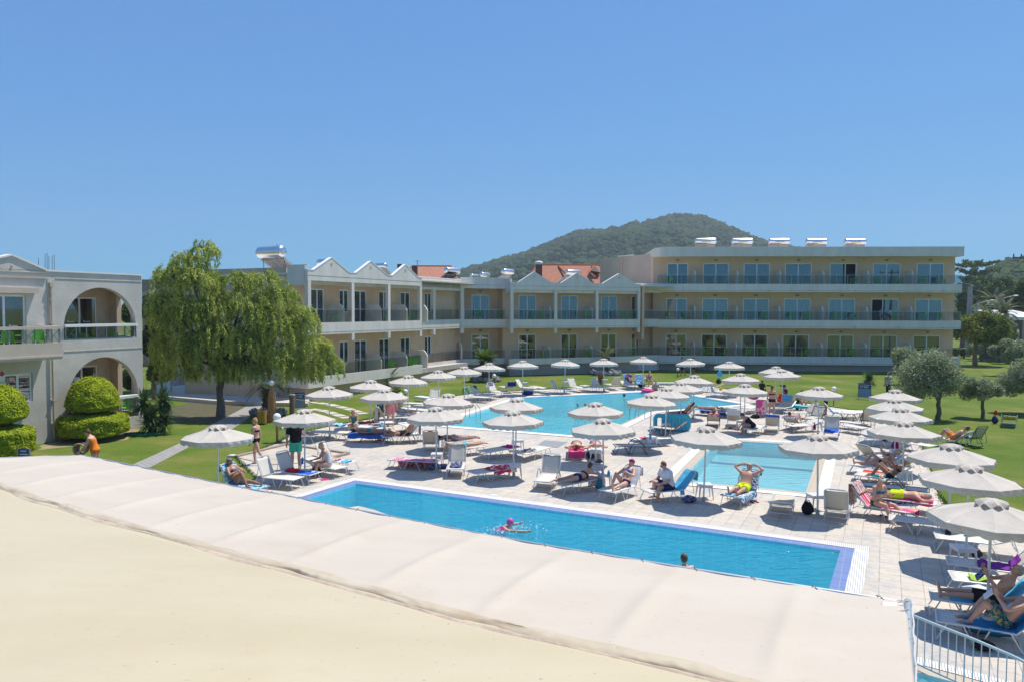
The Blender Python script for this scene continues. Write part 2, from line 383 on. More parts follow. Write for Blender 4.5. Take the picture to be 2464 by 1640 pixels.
# ground sheet
def grass_mat():
    m=bpy.data.materials.new('lawn_grass'); m.use_nodes=True; t=m.node_tree; b=t.nodes['Principled BSDF']; b.inputs['Roughness'].default_value=.9; b.inputs['Specular IOR Level'].default_value=.15
    tc=t.nodes.new('ShaderNodeTexCoord'); prev=None
    r=t.nodes.new('ShaderNodeValToRGB'); n=t.nodes.new('ShaderNodeTexNoise'); n.inputs['Scale'].default_value=.22; n.inputs['Detail'].default_value=6; n.inputs['Roughness'].default_value=.7; t.links.new(tc.outputs['Object'],n.inputs['Vector']); t.links.new(n.outputs[0],r.inputs[0])
    e=r.color_ramp.elements; e[0].position=.36; e[0].color=(.085,.15,.018,1); e[1].position=.66; e[1].color=(.22,.215,.06,1); x=e.new(.5); x.color=(.125,.18,.024,1)
    n2=t.nodes.new('ShaderNodeTexNoise'); n2.inputs['Scale'].default_value=13; n2.inputs['Detail'].default_value=8; n2.inputs['Roughness'].default_value=.8; t.links.new(tc.outputs['Object'],n2.inputs['Vector'])
    mr=t.nodes.new('ShaderNodeMapRange'); mr.inputs[1].default_value=.3; mr.inputs[2].default_value=.7; mr.inputs[3].default_value=.45; mr.inputs[4].default_value=1.4; t.links.new(n2.outputs[0],mr.inputs[0])
    mu=t.nodes.new('ShaderNodeVectorMath'); mu.operation='SCALE'; t.links.new(r.outputs[0],mu.inputs[0]); t.links.new(mr.outputs[0],mu.inputs['Scale'])
    t.links.new(mu.outputs[0],b.inputs['Base Color'])
    bp=t.nodes.new('ShaderNodeBump'); bp.inputs['Strength'].default_value=.6; bp.inputs['Distance'].default_value=.06; t.links.new(n2.outputs[0],bp.inputs['Height']); t.links.new(bp.outputs[0],b.inputs['Normal'])
    return m
M_grass=grass_mat()
m=MB(); m.flat([(-3000,-60),(3000,-60),(3000,3000),(-3000,3000)],0,tuple(inset(h,.02) for h in holes))
tag(m.build('lawn',M_grass),kind='structure')
# sparse tufts that break the clean edge between lawn and deck
def tufts(pts,n,name):
    vs=[];k=0
    P=[];
    for _ in range(n):
        i=random.randrange(len(pts)-1); t=random.random(); a=Vector(pts[i]);b=Vector(pts[i+1]); p=a.lerp(b,t)
        P.append((p.x+random.gauss(0,.05),p.y+random.gauss(0,.05)))
    P=np.array(P); N=len(P); an=RNG.uniform(0,6.28,N); h=RNG.uniform(.03,.09,N); wd=.012
    dx=np.cos(an)*wd; dy=np.sin(an)*wd; lx=RNG.normal(0,.02,N); ly=RNG.normal(0,.02,N)
    V=np.zeros((N,3,3)); V[:,0]=np.c_[P[:,0]-dx,P[:,1]-dy,np.zeros(N)]; V[:,1]=np.c_[P[:,0]+dx,P[:,1]+dy,np.zeros(N)]; V[:,2]=np.c_[P[:,0]+lx,P[:,1]+ly,h]
    o=fast_mesh(name,V.reshape(-1,3),np.arange(N*3).reshape(-1,3),mat('grass_blade',(.13,.22,.03),.9,var=.3)); tag(o,'short green grass fringing the paved pool deck','grass',kind='stuff')
tufts(DECK[1:28],14000,'grass')
# dry mown clippings / bare soil and painted shade under the willow
def blob(pts,z,name,mt,n=60,amp=.25):
    c=Vector((sum(p[0] for p in pts)/len(pts),sum(p[1] for p in pts)/len(pts))); out=[]
    L=len(pts)
    for i in range(n):
        f=i/n*L; k=int(f); a=Vector(pts[k]);b=Vector(pts[(k+1)%L]); p=a.lerp(b,f-k)
        p=p+(p-c).normalized()*amp*noise.noise(Vector((p.x*.9,p.y*.9,3))); out.append(tuple(p))
    m=MB(); m.flat(out,z); return tag(m.build(name,mt),kind='structure')
M_soil_shade=mat('soil',(.12,.09,.06),.95,col2=(.07,.085,.03),scale=1.6,bump=.5,bscale=12)  # earth colour, darkened to stand in for the willow's shade
blob(pix([(395,985),(455,967),(560,962),(600,985),(560,1015),(470,1020),(400,1010)]),.004,'shaded_soil',M_soil_shade,amp=.9)
blob(pix([(120,1062),(200,1052),(330,1030),(345,1040),(290,1058),(180,1072),(90,1082)]),.004,'dry_soil_strip',mat('dry_soil',(.36,.29,.17),.95,col2=(.22,.2,.08),scale=2.5,bump=.4),amp=.5)
# grey brick path to the building, and the raised walk in front of it
M_path=tile_mat('path_pavers',(.36,.34,.32),(.31,.295,.28),(.16,.15,.13),1.0,bw=.4,rh=.2,mortar=.012,offset=.5,rot=R(-48))
m=MB(); m.flat(pix([(312,1120),(360,1124),(452,1076),(560,1030),(622,990),(668,964),(630,962),(590,978),(520,1015),(440,1062)]),.006); tag(m.build('paver_path',M_path),kind='structure')
M_walk=mat('walk_paving',(.55,.50,.45),.8,var=.1,scale=2,bump=.1)
wk=pix([(395,944),(745,957),(741,969),(640,967),(520,963),(390,952)],.22)
m=MB(); m.prism([(p[0],p[1]) for p in wk],0.0,.22,'z'); tag(m.build('raised_walk',M_walk),kind='structure')
# stepping stones across the lawn
M_stone=mat('stepping_stone',(.55,.50,.42),.85,var=.15,scale=4)
m=MB()
for row in ([(1290,352),(1400,360),(1500,372),(1600,395),(1680,413),(1740,432),(1810,455),(1860,470)],[(1330,420),(1420,430),(1500,448),(1570,470),(1645,495),(1700,512)]):
    pp=[zp('1',x,y) for x,y in row]
    for i in range(len(pp)-1):
        a=at(*pp[i]);b=at(*pp[i+1]); d=(b-a); L=d.length; u=d.normalized(); k=Vector((-u.y,u.x,0))*.3
        nn=max(1,int(L/1.1))
        for j in range(nn):
            s0=a+d*((j+.08)/nn); s1=a+d*((j+.85)/nn)
            m.prism([tuple((s0-k).xy),tuple((s1-k*.9).xy),tuple((s1+k).xy),tuple((s0+k*.9).xy)],-.02,.02,'z')
tag(m.build('stepping_stone_path',M_stone),kind='structure')
# foot bath / shower tray at the deck corner
m=MB(); tr=pix([(568,1100),(691,1070),(838,1092),(760,1112),(650,1118)])
ring=inset(tr,.18)
m.prism(tr,.0,.03,'z'); tag(m.build('shower_tray_paving',mat('tray_paving',(.50,.44,.36),.85,var=.15,scale=1.5,bump=.2)),kind='structure')
m=MB()
for i in range(len(tr)-1):
    a,b=Vector(tr[i]),Vector(tr[i+1])
    if i==3: break
    d=(b-a).normalized();k=Vector((-d.y,d.x))*.09
    m.prism([tuple(a-k),tuple(b-k),tuple(b+k),tuple(a+k)],.0,.09,'z')
tag(m.build('shower_tray_kerb',mat('kerb_stone',(.36,.28,.22),.85,var=.12)),kind='structure')
# grey rubber mat on the deck
m=MB(); m.prism(pix([(1290,1073),(1310,1059),(1366,1063),(1342,1076)]),.004,.02,'z'); tag(m.build('rubber_mat',mat('grey_rubber',(.27,.28,.29),.9)),'flat grey mat lying on the deck beside the large pool','mat')
# road far right
m=MB(); m.prism(pix([(2436,818),(2470,816),(2560,840),(2530,872),(2470,862)]),.0,.03,'z'); tag(m.build('road',mat('pale_road',(.42,.40,.38),.9,var=.1)),kind='structure')
# ================= hills =================
def hill(name,pts,Yb,Yr,seed,col,z0=0,n=90,mrow=34):
    """pts: ridge pixels; the slope climbs from depth Yb to Yr"""
    xs=[p[0] for p in pts]; V=[]
    for i in range(n+1):
        px=xs[0]+(xs[-1]-xs[0])*i/n; py=float(np.interp(px,xs,[p[1] for p in pts]))
        top=at_y(px,py,Yr)
        for j in range(mrow+1):
            v=j/mrow; Y=Yb+(Yr-Yb)*v; X=top.x*(Y/Yr)
            f=v**.92; z=z0+(top.z-z0)*f
            z+=noise.fractal(Vector((X*.012+seed,Y*.012,0)),1.0,2.0,4)*14*math.sin(v*PI)*min(1,top.z/60)
            V.append((X,Y,z))
        V.append((top.x*1.02,Yr*1.25,z0-2))
    V=np.array(V); m1=mrow+2
    Fc=np.array([(i*m1+j,(i+1)*m1+j,(i+1)*m1+j+1,i*m1+j+1) for i in range(n) for j in range(m1-1)])
    o=fast_mesh(name,V,Fc,mat(name+'_ground',col,.95,var=.3,scale=.05),smooth=True); tag(o,kind='structure')
    return V.reshape(n+1,m1,3)[:,:mrow+1]
def ico():
    bm=bmesh.new(); bmesh.ops.create_icosphere(bm,subdivisions=2,radius=1.0)
    v=np.array([tuple(x.co) for x in bm.verts]); f=np.array([[l.index for l in x.verts] for x in bm.faces]); bm.free(); return v,f
IV,IF=ico()
def forest(name,G,N,r0,r1,label,mt,seed=0):
    rg=np.random.default_rng(seed); n,m,_=G.shape
    u=rg.uniform(0,n-1.001,N); v=(rg.uniform(0,1,N)**.75)*(m-1.001)
    i=u.astype(int); j=v.astype(int); fu=(u-i)[:,None]; fv=(v-j)[:,None]
    P=G[i,j]*(1-fu)*(1-fv)+G[i+1,j]*fu*(1-fv)+G[i,j+1]*(1-fu)*fv+G[i+1,j+1]*fu*fv
    r=rg.uniform(r0,r1,N); 
    jit=1+rg.normal(0,.22,(N,len(IV),1))
    V=P[:,None,:]+IV[None]*jit*r[:,None,None]*np.array([1,1,.85])+np.array([0,0,1])*r[:,None,None]*.75
    Fc=(IF[None]+(np.arange(N)*len(IV))[:,None,None]).reshape(-1,3)
    o=fast_mesh(name,V.reshape(-1,3),Fc,mt); tag(o,label,'forest',kind='stuff')
M_forest=mat('forest_foliage',(.017,.042,.012),.95,col2=(.055,.088,.024),scale=.045,spec=.1,detail=6,lo=.3,hi=.7)
G1=hill('hill',[(1040,690),(1120,656),(1234,624),(1300,603),(1375,571),(1392,564),(1464,560),(1523,546),(1570,538),(1631,524),(1694,529),(1757,556),(1820,582),(1900,600),(2050,650),(2200,700),(2300,740)],430,900,1.3,(.10,.10,.05))
forest('hill_forest',G1,15000,1.9,4.2,'dense dark pine wood covering the hill behind the hotel',M_forest,3)
G2=hill('wooded_rise',[(2280,735),(2340,700),(2397,662),(2440,648),(2520,636),(2700,640),(2900,690)],230,380,5.2,(.10,.10,.05),n=40,mrow=16)
forest('rise_forest',G2,1500,2.2,4.0,'pine wood on the low rise at the far right edge',M_forest,5)

# ================= air =================
m=MB(); m.box(-900,1100,-70,1300,-3,165); o=m.build('haze',None); hm=bpy.data.materials.new('haze'); hm.use_nodes=True; t=hm.node_tree
t.nodes.remove(t.nodes['Principled BSDF']); pv=t.nodes.new('ShaderNodeVolumePrincipled'); pv.inputs['Density'].default_value=.00035; pv.inputs['Color'].default_value=(.80,.90,1,1); pv.inputs['Anisotropy'].default_value=.2
t.links.new(pv.outputs[0],t.nodes['Material Output'].inputs['Volume']); o.data.materials.append(hm); tag(o,'thin blue summer haze','haze',kind='stuff')
# ================= buildings =================
M_render=mat('grey_white_render',(.73,.67,.59),.9,var=.07,scale=1.6,bump=.08,bscale=30,stretch=(1,1,.25))
M_villaR=mat('villa_render',(.57,.535,.48),.92,var=.09,scale=.9,bump=.18,bscale=14)
M_beigeR=mat('villa_beige_render',(.54,.46,.38),.92,var=.08,scale=.9,bump=.12)
M_tan=mat('tan_wall',(.70,.47,.305),.9,var=.07,scale=.8,bump=.06,bscale=25)
M_tan2=mat('tan_end_wall',(.56,.43,.33),.9,var=.07,scale=.5,bump=.06,bscale=25)
M_plinth=mat('plinth_render',(.40,.34,.29),.9,var=.08,scale=.6)
M_cap=mat('white_capping',(.78,.77,.75),.7)
M_frame=mat('white_frame',(.86,.86,.84),.4)
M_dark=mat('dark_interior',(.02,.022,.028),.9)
M_curt=mat('curtain',(.50,.51,.50),.95,var=.12,scale=6,stretch=(8,8,.3))
M_curtd=mat('net_curtain_grey',(.20,.21,.21),.95,var=.15,scale=6,stretch=(8,8,.3))
M_pane=glass_mat('door_glass',(.66,.72,.74),.17,rough=.01)
M_rail=glass_mat('railing_glass',(.80,.85,.85),.02,rough=.05,ior=1.35)
M_steel=mat('brushed_steel',(.38,.38,.39),.35,metal=.8)
M_joint=mat('dark_joint',(.12,.12,.12),.9)
M_lampb=mat('lamp_bulkhead',(.25,.24,.22),.5)
def frame(P,ang):
    """local x along the facade, local y into the building, z up"""
    return Matrix.Translation(Vector((P[0],P[1],0))) @ Matrix.Rotation(ang,4,'Z')
class Fac:
    def __init__(s,P,d,root): s.ang=math.atan2(d[1],d[0]); s.M=frame(P,s.ang); s.Mi=s.M.inverted(); s.root=root
    def sx(s,px,py=760,off=0.0):
        """local x where the pixel's sight line meets the plane y=off"""
        o=s.Mi@CAMP; d=s.Mi.to_3x3()@ray(px,py); t=(off-o.y)/d.y; return (o+d*t).x
    def sz(s,px,py,off=0.0):
        o=s.Mi@CAMP; d=s.Mi.to_3x3()@ray(px,py); t=(off-o.y)/d.y; return (o+d*t).z
    def mb(s): return MB(s.M)
    def part(s,name,mb,m,parent=None):
        p=parent if parent is not None else s.root
        o=mb.build(name,m,p)
        # root sits at its own place: keep part geometry relative to it
        return o
def rel(root):
    """shift all descendants' geometry so that it is relative to the root's location"""
    off=root.location.copy()
    for c in [x for x in C.objects if x.parent is root or (x.parent is not None and x.parent.parent is root)]:
        if c.parent is root and not c.get('keep'):
            if c.data: c.data.transform(Matrix.Translation(-off))
        elif c.parent is not root and not c.get('keep'):
            if c.data: c.data.transform(Matrix.Translation(-off))
def wall_open(mb,x0,x1,y0,y1,z0,z1,ops):
    """wall box with rectangular openings (ox0,ox1,oz0,oz1)"""
    xs=sorted(set([x0,x1]+[v for o in ops for v in o[:2] if x0<v<x1]))
    for a,b in zip(xs[:-1],xs[1:]):
        mid=(a+b)/2; hs=sorted([(o[2],o[3]) for o in ops if o[0]<mid<o[1]]); z=z0
        for h0,h1 in hs:
            if h0>z+1e-4: mb.box(a,b,y0,y1,z,h0)
            z=max(z,h1)
        if z<z1-1e-4: mb.box(a,b,y0,y1,z,z1)
def door(F,x0,x1,z0,z1,y,curt=1,open_=0,name='balcony_door',logo=False,leaves=2,curtm=None,cr=None):
    """sliding glass door: white frame, two leaves, panes, curtain; y = outer wall plane"""
    m=F.mb(); t=.075; ya,yb=y+.03,y+.11
    m.box(x0,x1,ya,yb,z1-t,z1); m.box(x0,x1,ya,yb,z0,z0+t)
    m.box(x0,x0+t,ya,yb,z0+t,z1-t); m.box(x1-t,x1,ya,yb,z0+t,z1-t)
    lw=(x1-x0-2*t)/leaves
    for i in range(1,leaves):
        xm=x0+t+lw*i
        if open_==0: m.box(xm-.045,xm+.045,ya,yb,z0+t,z1-t)
    if open_:
        xo=(x0+t+lw-.2) if open_==1 else x0+t+lw+.2
        m.box(xo-.04,xo+.04,ya-.005,yb,z0+t,z1-t)
    d=F.part(name,m,M_frame)
    m=F.mb()
    g0=x0+t;g1=x1-t
    if open_==1: g0=x0+t+lw
    if open_==2: g1=x1-t-lw
    m.box(g0,g1,ya+.02,ya+.03,z0+t,z1-t); F.part('pane',m,M_pane,d)
    if curt:
        m=F.mb(); c0,c1=(g0,g1) if curt==1 else (g0,g0+(g1-g0)*.45)
        if cr: c0,c1=g0+(g1-g0)*cr[0],g0+(g1-g0)*cr[1]
        ph=random.random()*6
        m.grid(lambda u,v:(c0+(c1-c0)*u,ya+.16+.035*math.sin(u*(c1-c0)*38+ph+.8*math.sin(u*9)),z0+t+(z1-z0-2*t)*v),int((c1-c0)*40)+6,1)
        F.part('curtain',m,curtm or M_curt,d)
    if logo:
        m=F.mb()
        for i in range(leaves):
            xc=x0+t+lw*(i+.5); zz=z0+(z1-z0)*.42
            if open_==i+1: continue
            m.loft([((xc-.16,ya+.016,zz+.03),(.035,0,0),(0,0,.04)),((xc-.16,ya+.012,zz+.03),(.035,0,0),(0,0,.04))],10)
            m.box(xc-.13,xc+.17,ya+.012,ya+.018,zz-.012,zz+.012); m.box(xc-.05,xc+.15,ya+.012,ya+.018,zz+.02,zz+.03)
        F.part('door_sticker',m,M_cap,d)
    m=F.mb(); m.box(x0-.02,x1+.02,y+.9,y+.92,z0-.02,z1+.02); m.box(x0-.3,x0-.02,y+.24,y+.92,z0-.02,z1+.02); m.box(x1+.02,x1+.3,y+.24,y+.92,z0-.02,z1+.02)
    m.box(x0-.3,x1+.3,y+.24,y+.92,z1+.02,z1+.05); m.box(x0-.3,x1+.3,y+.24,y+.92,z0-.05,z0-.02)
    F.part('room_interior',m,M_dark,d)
    return d
def railing(F,x0,x1,y,z,h=.85,step=1.0,parent=None,ends=0):
    m=F.mb(); n=max(1,round((x1-x0)/step))
    m.box(x0,x1,y-.02,y+.02,z+h-.03,z+h)
    for i in range(n+1):
        x=x0+.03+(x1-x0-.06)*i/n; m.box(x-.014,x+.014,y-.014,y+.014,z,z+h-.03)
    if ends:
        for xe in (x0,x1): m.box(xe-.02,xe+.02,y+.02,y+ends,z+h-.03,z+h)
    r=F.part('balcony_railing',m,M_steel)
    m=F.mb()
    for i in range(n):
        xa=x0+.03+(x1-x0-.06)*i/n+.03; xb=x0+.03+(x1-x0-.06)*(i+1)/n-.03
        m.box(xa,xb,y-.004,y+.004,z+.05,z+h-.06)
    if ends:
        for xe in (x0+.02,x1-.02): m.box(xe-.004,xe+.004,y+.05,y+ends,z+.05,z+h-.06)
    F.part('glass_panel',m,M_rail,r); return r
def divider(F,x,y0,y1,z,h=1.35,th=.12,name='balcony_divider'):
    m=F.mb(); pts=[(y1,z),(y1,z+h+.1)]
    for k in range(7):
        a=k/6; pts.append((y0+.35+(y1-y0-.35)*(1-a)**1.0*.55*(1) if False else y0+.02+(y1-y0-.45)*(1-a)*.5,z+h+.1-(.45)*a**2))
    pts.append((y0+.02,z)); m.prism(pts,x-th/2,x+th/2,'x'); return F.part(name,m,M_render)
def lampb(F,x,y,z):
    m=F.mb(); m.loft([((x,y,z),(.17,0,0),(0,0,.10)),((x,y-.07,z),(.15,0,0),(0,0,.08)),((x,y-.10,z),(.08,0,0),(0,0,.04))],12); m.box(x-.2,x+.2,y-.09,y-.075,z+.015,z+.035)
    return F.part('wall_lamp',m,M_lampb)
CHAIRS=[]      # (world position, rotation, label) of the green plastic chairs
def chair_at(F,x,y,z,rot,label): 
    p=F.M@Vector((x,y,z)); CHAIRS.append((p,F.ang+rot,label))
# ---- three-storey block on the right ----
B3=thing('hotel_building','three storey hotel block with long glass balconies and flat roof','building',(14.2,72.6,0))
dB=Vector((1,-.065)).normalized()
FB=Fac((14.2,72.6),dB,B3); xe=FB.sx(2315,700); wall_e=FB.sx(2297,680,1.5)
lv=[(1.42,1.25),(4.83,4.7),(8.22,8.08)]   # fascia top, floor
DX=[(133,66,200),(378,296,461),(640,557,725),(907,822,992),(1193,1108,1280),(1472,1384,1560),(1752,1665,1840)]
divs=[248,519,792,1070,1355,1640]
pz=lambda x:1580+x*.3752
ops=[]; doors=[]
for li,(ft,fl) in enumerate(lv):
    for di,(c,a,b) in enumerate(DX):
        adj=[-.0025*(1752-66)*0,0,0][li]
        shift={2:0,1:-3 if di<1 else -4*(di/6)-1,0:-4-8*(di/6)}[li]
        x0=FB.sx(pz(a+shift),700,1.5); x1=FB.sx(pz(b+shift),700,1.5); doors.append((li,di,x0,x1,fl,fl+2.18)); ops.append((x0,x1,fl,fl+2.18))
m=FB.mb(); wall_open(m,-.6,wall_e,1.5,1.74,.0,11.0,ops); FB.part('wall',m,M_tan)
m=FB.mb(); m.box(-.6,-.36,1.74,12,0,11); m.box(wall_e-.24,wall_e,1.74,12,0,11); m.box(-.36,wall_e-.24,11.76,12,0,11); FB.part('side_wall',m,M_tan)
m=FB.mb(); m.box(-.6,-.3,.35,1.5,1.0,10.9)
for li,(ft,fl) in enumerate(lv):
    bot=ft-.77; m=FB.mb(); x0=-.2 if li==0 else -.25
    m.prism([(x0,.0),(xe,.0),(xe,1.5),(-.6,1.5),(-.6,.5)] if False else [(x0,0),(xe,0),(xe,1.52),(-.58,1.52),(-.58,.45)],bot,fl,'z')
    m.box(x0,xe,0,.14,fl,ft); m.box(xe-.14,xe,.14,1.5,fl,ft); FB.part('balcony_slab',m,M_render)
    m=FB.mb(); m.box(x0,xe,-.008,0,bot+.12,bot+.135); FB.part('drip_groove',m,M_joint)
    for k in range(7):
        m=FB.mb(); xx=2.0+k*4.0; m.tube([(xx,0,bot+.17),(xx,-.1,bot+.16)],.025,8); FB.part('drain_spout',m,M_joint)
    railing(FB,x0+.03,xe-.05,.05,ft,h=.86,step=1.03,ends=1.3)
    for d_ in divs:
        sh={2:0,1:-1,0:-2}[li]; xx=FB.sx(pz(d_+sh*(d_/1640)*2-2),700,.4); divider(FB,xx,.2,1.5,fl)
    for di,(c,a,b) in enumerate(DX):
        xx=FB.sx(pz(c-(2-li)*2.5),700,1.5); lampb(FB,xx,1.5,fl+2.47)
curtcfg={(2,0):0,(2,1):0,(2,2):0,(2,3):0,(2,4):1,(2,5):1,(2,6):1,(1,0):2,(0,0):1,(0,1):0,(0,2):2}
for (li,di,x0,x1,z0,z1) in doors:
    op={(2,4):2,(1,5):1}.get((li,di),0); cm=curtcfg.get((li,di),1)
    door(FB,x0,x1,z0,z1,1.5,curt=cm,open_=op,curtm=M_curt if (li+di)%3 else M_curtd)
    n=['ground','first','top'][li]; nm=['leftmost','second','third','fourth','fifth','sixth','rightmost'][di]
    offs=[(-1.1,.75),(1.0,.8)] if (li*7+di)%3 else [(.9,.75)]
    if li==2 and di<4: offs=offs[:1] if di==0 else []
    for k,(dx,dy) in enumerate(offs):
        chair_at(FB,(x0+x1)/2+dx*.8,dy,z0+.0,random.choice([-.8,.7,2.4,-2.3]),'green chair, %s floor of three storey block, %s room%s'%(n,nm,(', left chair' if k==0 else ', right chair') if len(offs)>1 else ''))
m=FB.mb(); zt=11.66; zb=10.82
m.prism([(-.58,.45),(-.1,0),(xe+.1,0),(xe+.1,2.0),(-.58,2.0)],zb,zb+.2,'z'); m.box(-.1,xe+.1,0,.2,zb+.2,zt); m.box(xe-.1,xe+.1,.2,12,zb+.2,zt); m.box(-.6,xe-.1,11.8,12,zb+.2,zt)
m.prism([(-.1,0),(-.1,.24),(-.4,.6),(-.58,.45)],zb+.2,zt,'z'); m.box(-.6,-.4,.62,11.8,zb+.2,zt)
m.box(-.39,xe-.1,2.0,11.8,zb,zb+.2); FB.part('roof',m,M_render)
m=FB.mb(); m.box(-.12,xe+.13,-.02,.23,zt,zt+.05); FB.part('roof_capping',m,M_cap)
m=FB.mb(); m.box(-.2,wall_e,.45,1.5,0,.62); FB.part('plinth',m,M_plinth)
# brown wing going back on the left of the block
pA=Vector((14.6,75.2)); pB=Vector((9.7,84.2))
m=MB(); d=(pB-pA).normalized(); k=Vector((d.y,-d.x)); 
if k.x<0: k=-k
m.prism([tuple(pA),tuple(pB),tuple(pB+k*7),tuple(pA+k*7)],0,11.35,'z')
o=m.build('rear_wing',M_tan2,B3)
m=MB(); q=pA.lerp(pB,.62); 
m.prism([tuple(q-k*.05-d*.2),tuple(q-k*.05),tuple(q),tuple(q-d*.2)],0,11.3,'z'); m.build('rain_pipe',M_tan,B3)
m=MB(); m.prism([tuple(pA.lerp(pB,.45)-k*.05),tuple(pA.lerp(pB,.68)-k*.05),tuple(pA.lerp(pB,.68)+k*.3),tuple(pA.lerp(pB,.45)+k*.3)],11.351,11.46,'z'); m.build('wing_capping',M_cap,B3)
rel(B3)
# ---- two-storey gabled hotel wing ----
PA=(-12.56,46.8); dA=Vector((.4405,.8977))
B2=thing('hotel_wing','two storey hotel wing with zigzag gabled parapet and glass balconies','building',(PA[0],PA[1],0))
FA=Fac(PA,dA,B2)
def gable_beam(F,x0,x1,zbot,zval,peaks,y0=0.0,y1=.22,th_cap=.05):
    """parapet beam with gables; peaks: (xa,xp,xb,zp)"""
    poly=[(x0,zbot),(x1,zbot),(x1,zval)]
    top=[(x0,zval)]
    for xa,xp,xb,zp_ in peaks: top+=[(xa,zval),(xp,zp_),(xb,zval)]
    top.append((x1,zval)); top=[t for i,t in enumerate(top) if i==0 or abs(t[0]-top[i-1][0])>1e-3]
    poly=[(x0,zbot),(x1,zbot)]+list(reversed(top))
    m=F.mb(); m.prism(poly,y0,y1,'y'); F.part('gabled_parapet' if peaks else 'parapet',m,M_render)
    m=F.mb()
    for a,b in zip(top[:-1],top[1:]):
        e=Vector((b[0]-a[0],b[1]-a[1])).normalized(); k=Vector((-e.y,e.x))*th_cap
        m.prism([a,b,(b[0]+k.x,b[1]+k.y),(a[0]+k.x,a[1]+k.y)],y0-.02,y1+.02,'y')
    F.part('parapet_capping',m,M_cap)
    for xa,xp,xb,zp_ in peaks:
        m=F.mb(); m.loft([((xp,y0-.001,zp_-.36),(.09,0,0),(0,0,.09)),((xp,y0-.03,zp_-.36),(.09,0,0),(0,0,.09))],12); F.part('gable_vent',m,M_tan)
    m=F.mb(); m.box(x0,x1,y0-.008,y0,zbot+.30,zbot+.315); F.part('drip_groove',m,M_joint)
xs=lambda F,p,off=0.0:F.sx(p,760,off)
gA=[(xs(FA,755),xs(FA,799),xs(FA,841),9.0),(xs(FA,857),xs(FA,893),xs(FA,934),9.0),(xs(FA,945),xs(FA,976),xs(FA,1007),9.0)]
xA1=xs(FA,1015.3)
gable_beam(FA,0,xA1,7.50,8.12,gA)
setA=.9; xA2=xs(FA,1108,setA)
gable_beam(FA,xA1,xA2,7.50,8.25,[],setA,setA+.2)
def column(F,x,z0,z1,y=0.0,wd=.28,name='column'):
    m=F.mb(); m.box(x-wd/2,x+wd/2,y+.003,y+.25,z0,z1); return F.part(name,m,M_render)
cA=[.17,xs(FA,850),xs(FA,937),xs(FA,1013.3)]
for x in cA: column(FA,x,4.88,7.5)
for x in cA[1:]: column(FA,x,3.68,4.13,name='column_stub')
column(FA,xs(FA,1046,setA),4.88,7.5,setA); column(FA,xs(FA,1046,setA),3.68,4.13,setA,name='column_stub')
# slabs
def slab2(F,x0,x1,y0,yb,top=4.88,bot=4.13,fl=4.75):
    m=F.mb(); m.box(x0,x1,y0,yb,bot,fl); m.box(x0,x1,y0,y0+.14,fl,top); F.part('balcony_slab',m,M_render)
    m=F.mb(); m.box(x0,x1,y0-.008,y0,bot+.13,bot+.145); F.part('drip_groove',m,M_joint)
slab2(FA,0,xA1,0,1.6); slab2(FA,xA1,xA2,setA,1.9)
m=FA.mb(); m.box(0,.14,.14,1.6,4.75,4.88); FA.part('balcony_edge',m,M_render); m=FA.mb(); m.box(-.02,.2,.25,1.62,7.2,8.42); FA.part('end_parapet',m,M_render)
m=FA.mb(); m.box(-.05,.23,-.02,1.65,8.42,8.47); FA.part('parapet_capping',m,M_cap)
# ground floor terrace wall
m=FA.mb(); m.box(0,xA1+.1,0,.16,.85,1.5); m.box(0,.16,.16,1.8,.85,1.5); FA.part('terrace_wall',m,M_render)
m=FA.mb(); m.box(xA1+.1,xA2+.3,setA,setA+.16,.75,1.45); FA.part('terrace_wall',m,M_render)
m=FA.mb(); m.box(0.003,xA2,.16,1.9,.85,1.2); FA.part('terrace_floor',m,M_walk)
m=FA.mb(); m.box(.12,xA2,.35,1.6,-.1,.85); FA.part('plinth',m,mat('warm_plinth',(.50,.37,.26),.9,var=.08,scale=.6))
bays=list(zip([.3]+[x+.14 for x in cA[1:3]],[x-.14 for x in cA[1:4]]))
for a,b in bays: railing(FA,a,b,.06,4.88,h=.85,step=1.4)
railing(FA,xA1+.05,xs(FA,1046,setA)-.14,setA+.06,4.88,step=1.2); railing(FA,xs(FA,1046,setA)+.14,xA2-.2,setA+.06,4.88,step=1.3)
railing(FA,.1,xA1,.06,1.5,h=.8,step=1.5); railing(FA,xA1+.1,xA2,setA+.06,1.45,h=.8,step=1.5)
# doors: seen obliquely, spans from the photograph's pixels on the back wall
dA_=[(736,766),(853,862),(912,929),(966,975)]
wA_=[(825,839),(1022,1038)]
opsA=[];dl=[]
yw=1.6
for fl in (4.75,1.25):
    for i,(a,b) in enumerate([(748,767),(853,866),(912,929),(964,977)]):
        x0,x1=xs(FA,a,yw),xs(FA,b,yw); 
        if i==1: x1=x0+1.4; 
        x1=max(x1,x0+1.3); opsA.append((x0,x1,fl,fl+2.3)); dl.append((x0,x1,fl,fl+2.3,'balcony_door'))
    for i,(a,b) in enumerate([(825,839),(1022,1038)]):
        x0,x1=xs(FA,a,yw),xs(FA,b,yw)
        if i==0: x0=x1-1.0; 
        opsA.append((x0,x1,fl+.75,fl+2.3)); dl.append((x0,x1,fl+.75,fl+2.3,'window'))
opsA=sorted(opsA)
m=FA.mb(); wall_open(m,.15,xA2+1.2,yw,yw+.24,0,7.9,opsA); FA.part('wall',m,M_tan)
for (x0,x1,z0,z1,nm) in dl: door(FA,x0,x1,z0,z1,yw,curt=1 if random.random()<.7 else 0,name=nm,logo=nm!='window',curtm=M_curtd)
for x in [xs(FA,806,.8),xs(FA,897,.8),xs(FA,960,.8),xs(FA,1010,.8)]:
    divider(FA,x+.3,.25,yw,4.75,h=1.25); divider(FA,x+.3,.25,yw,1.2,h=1.25)
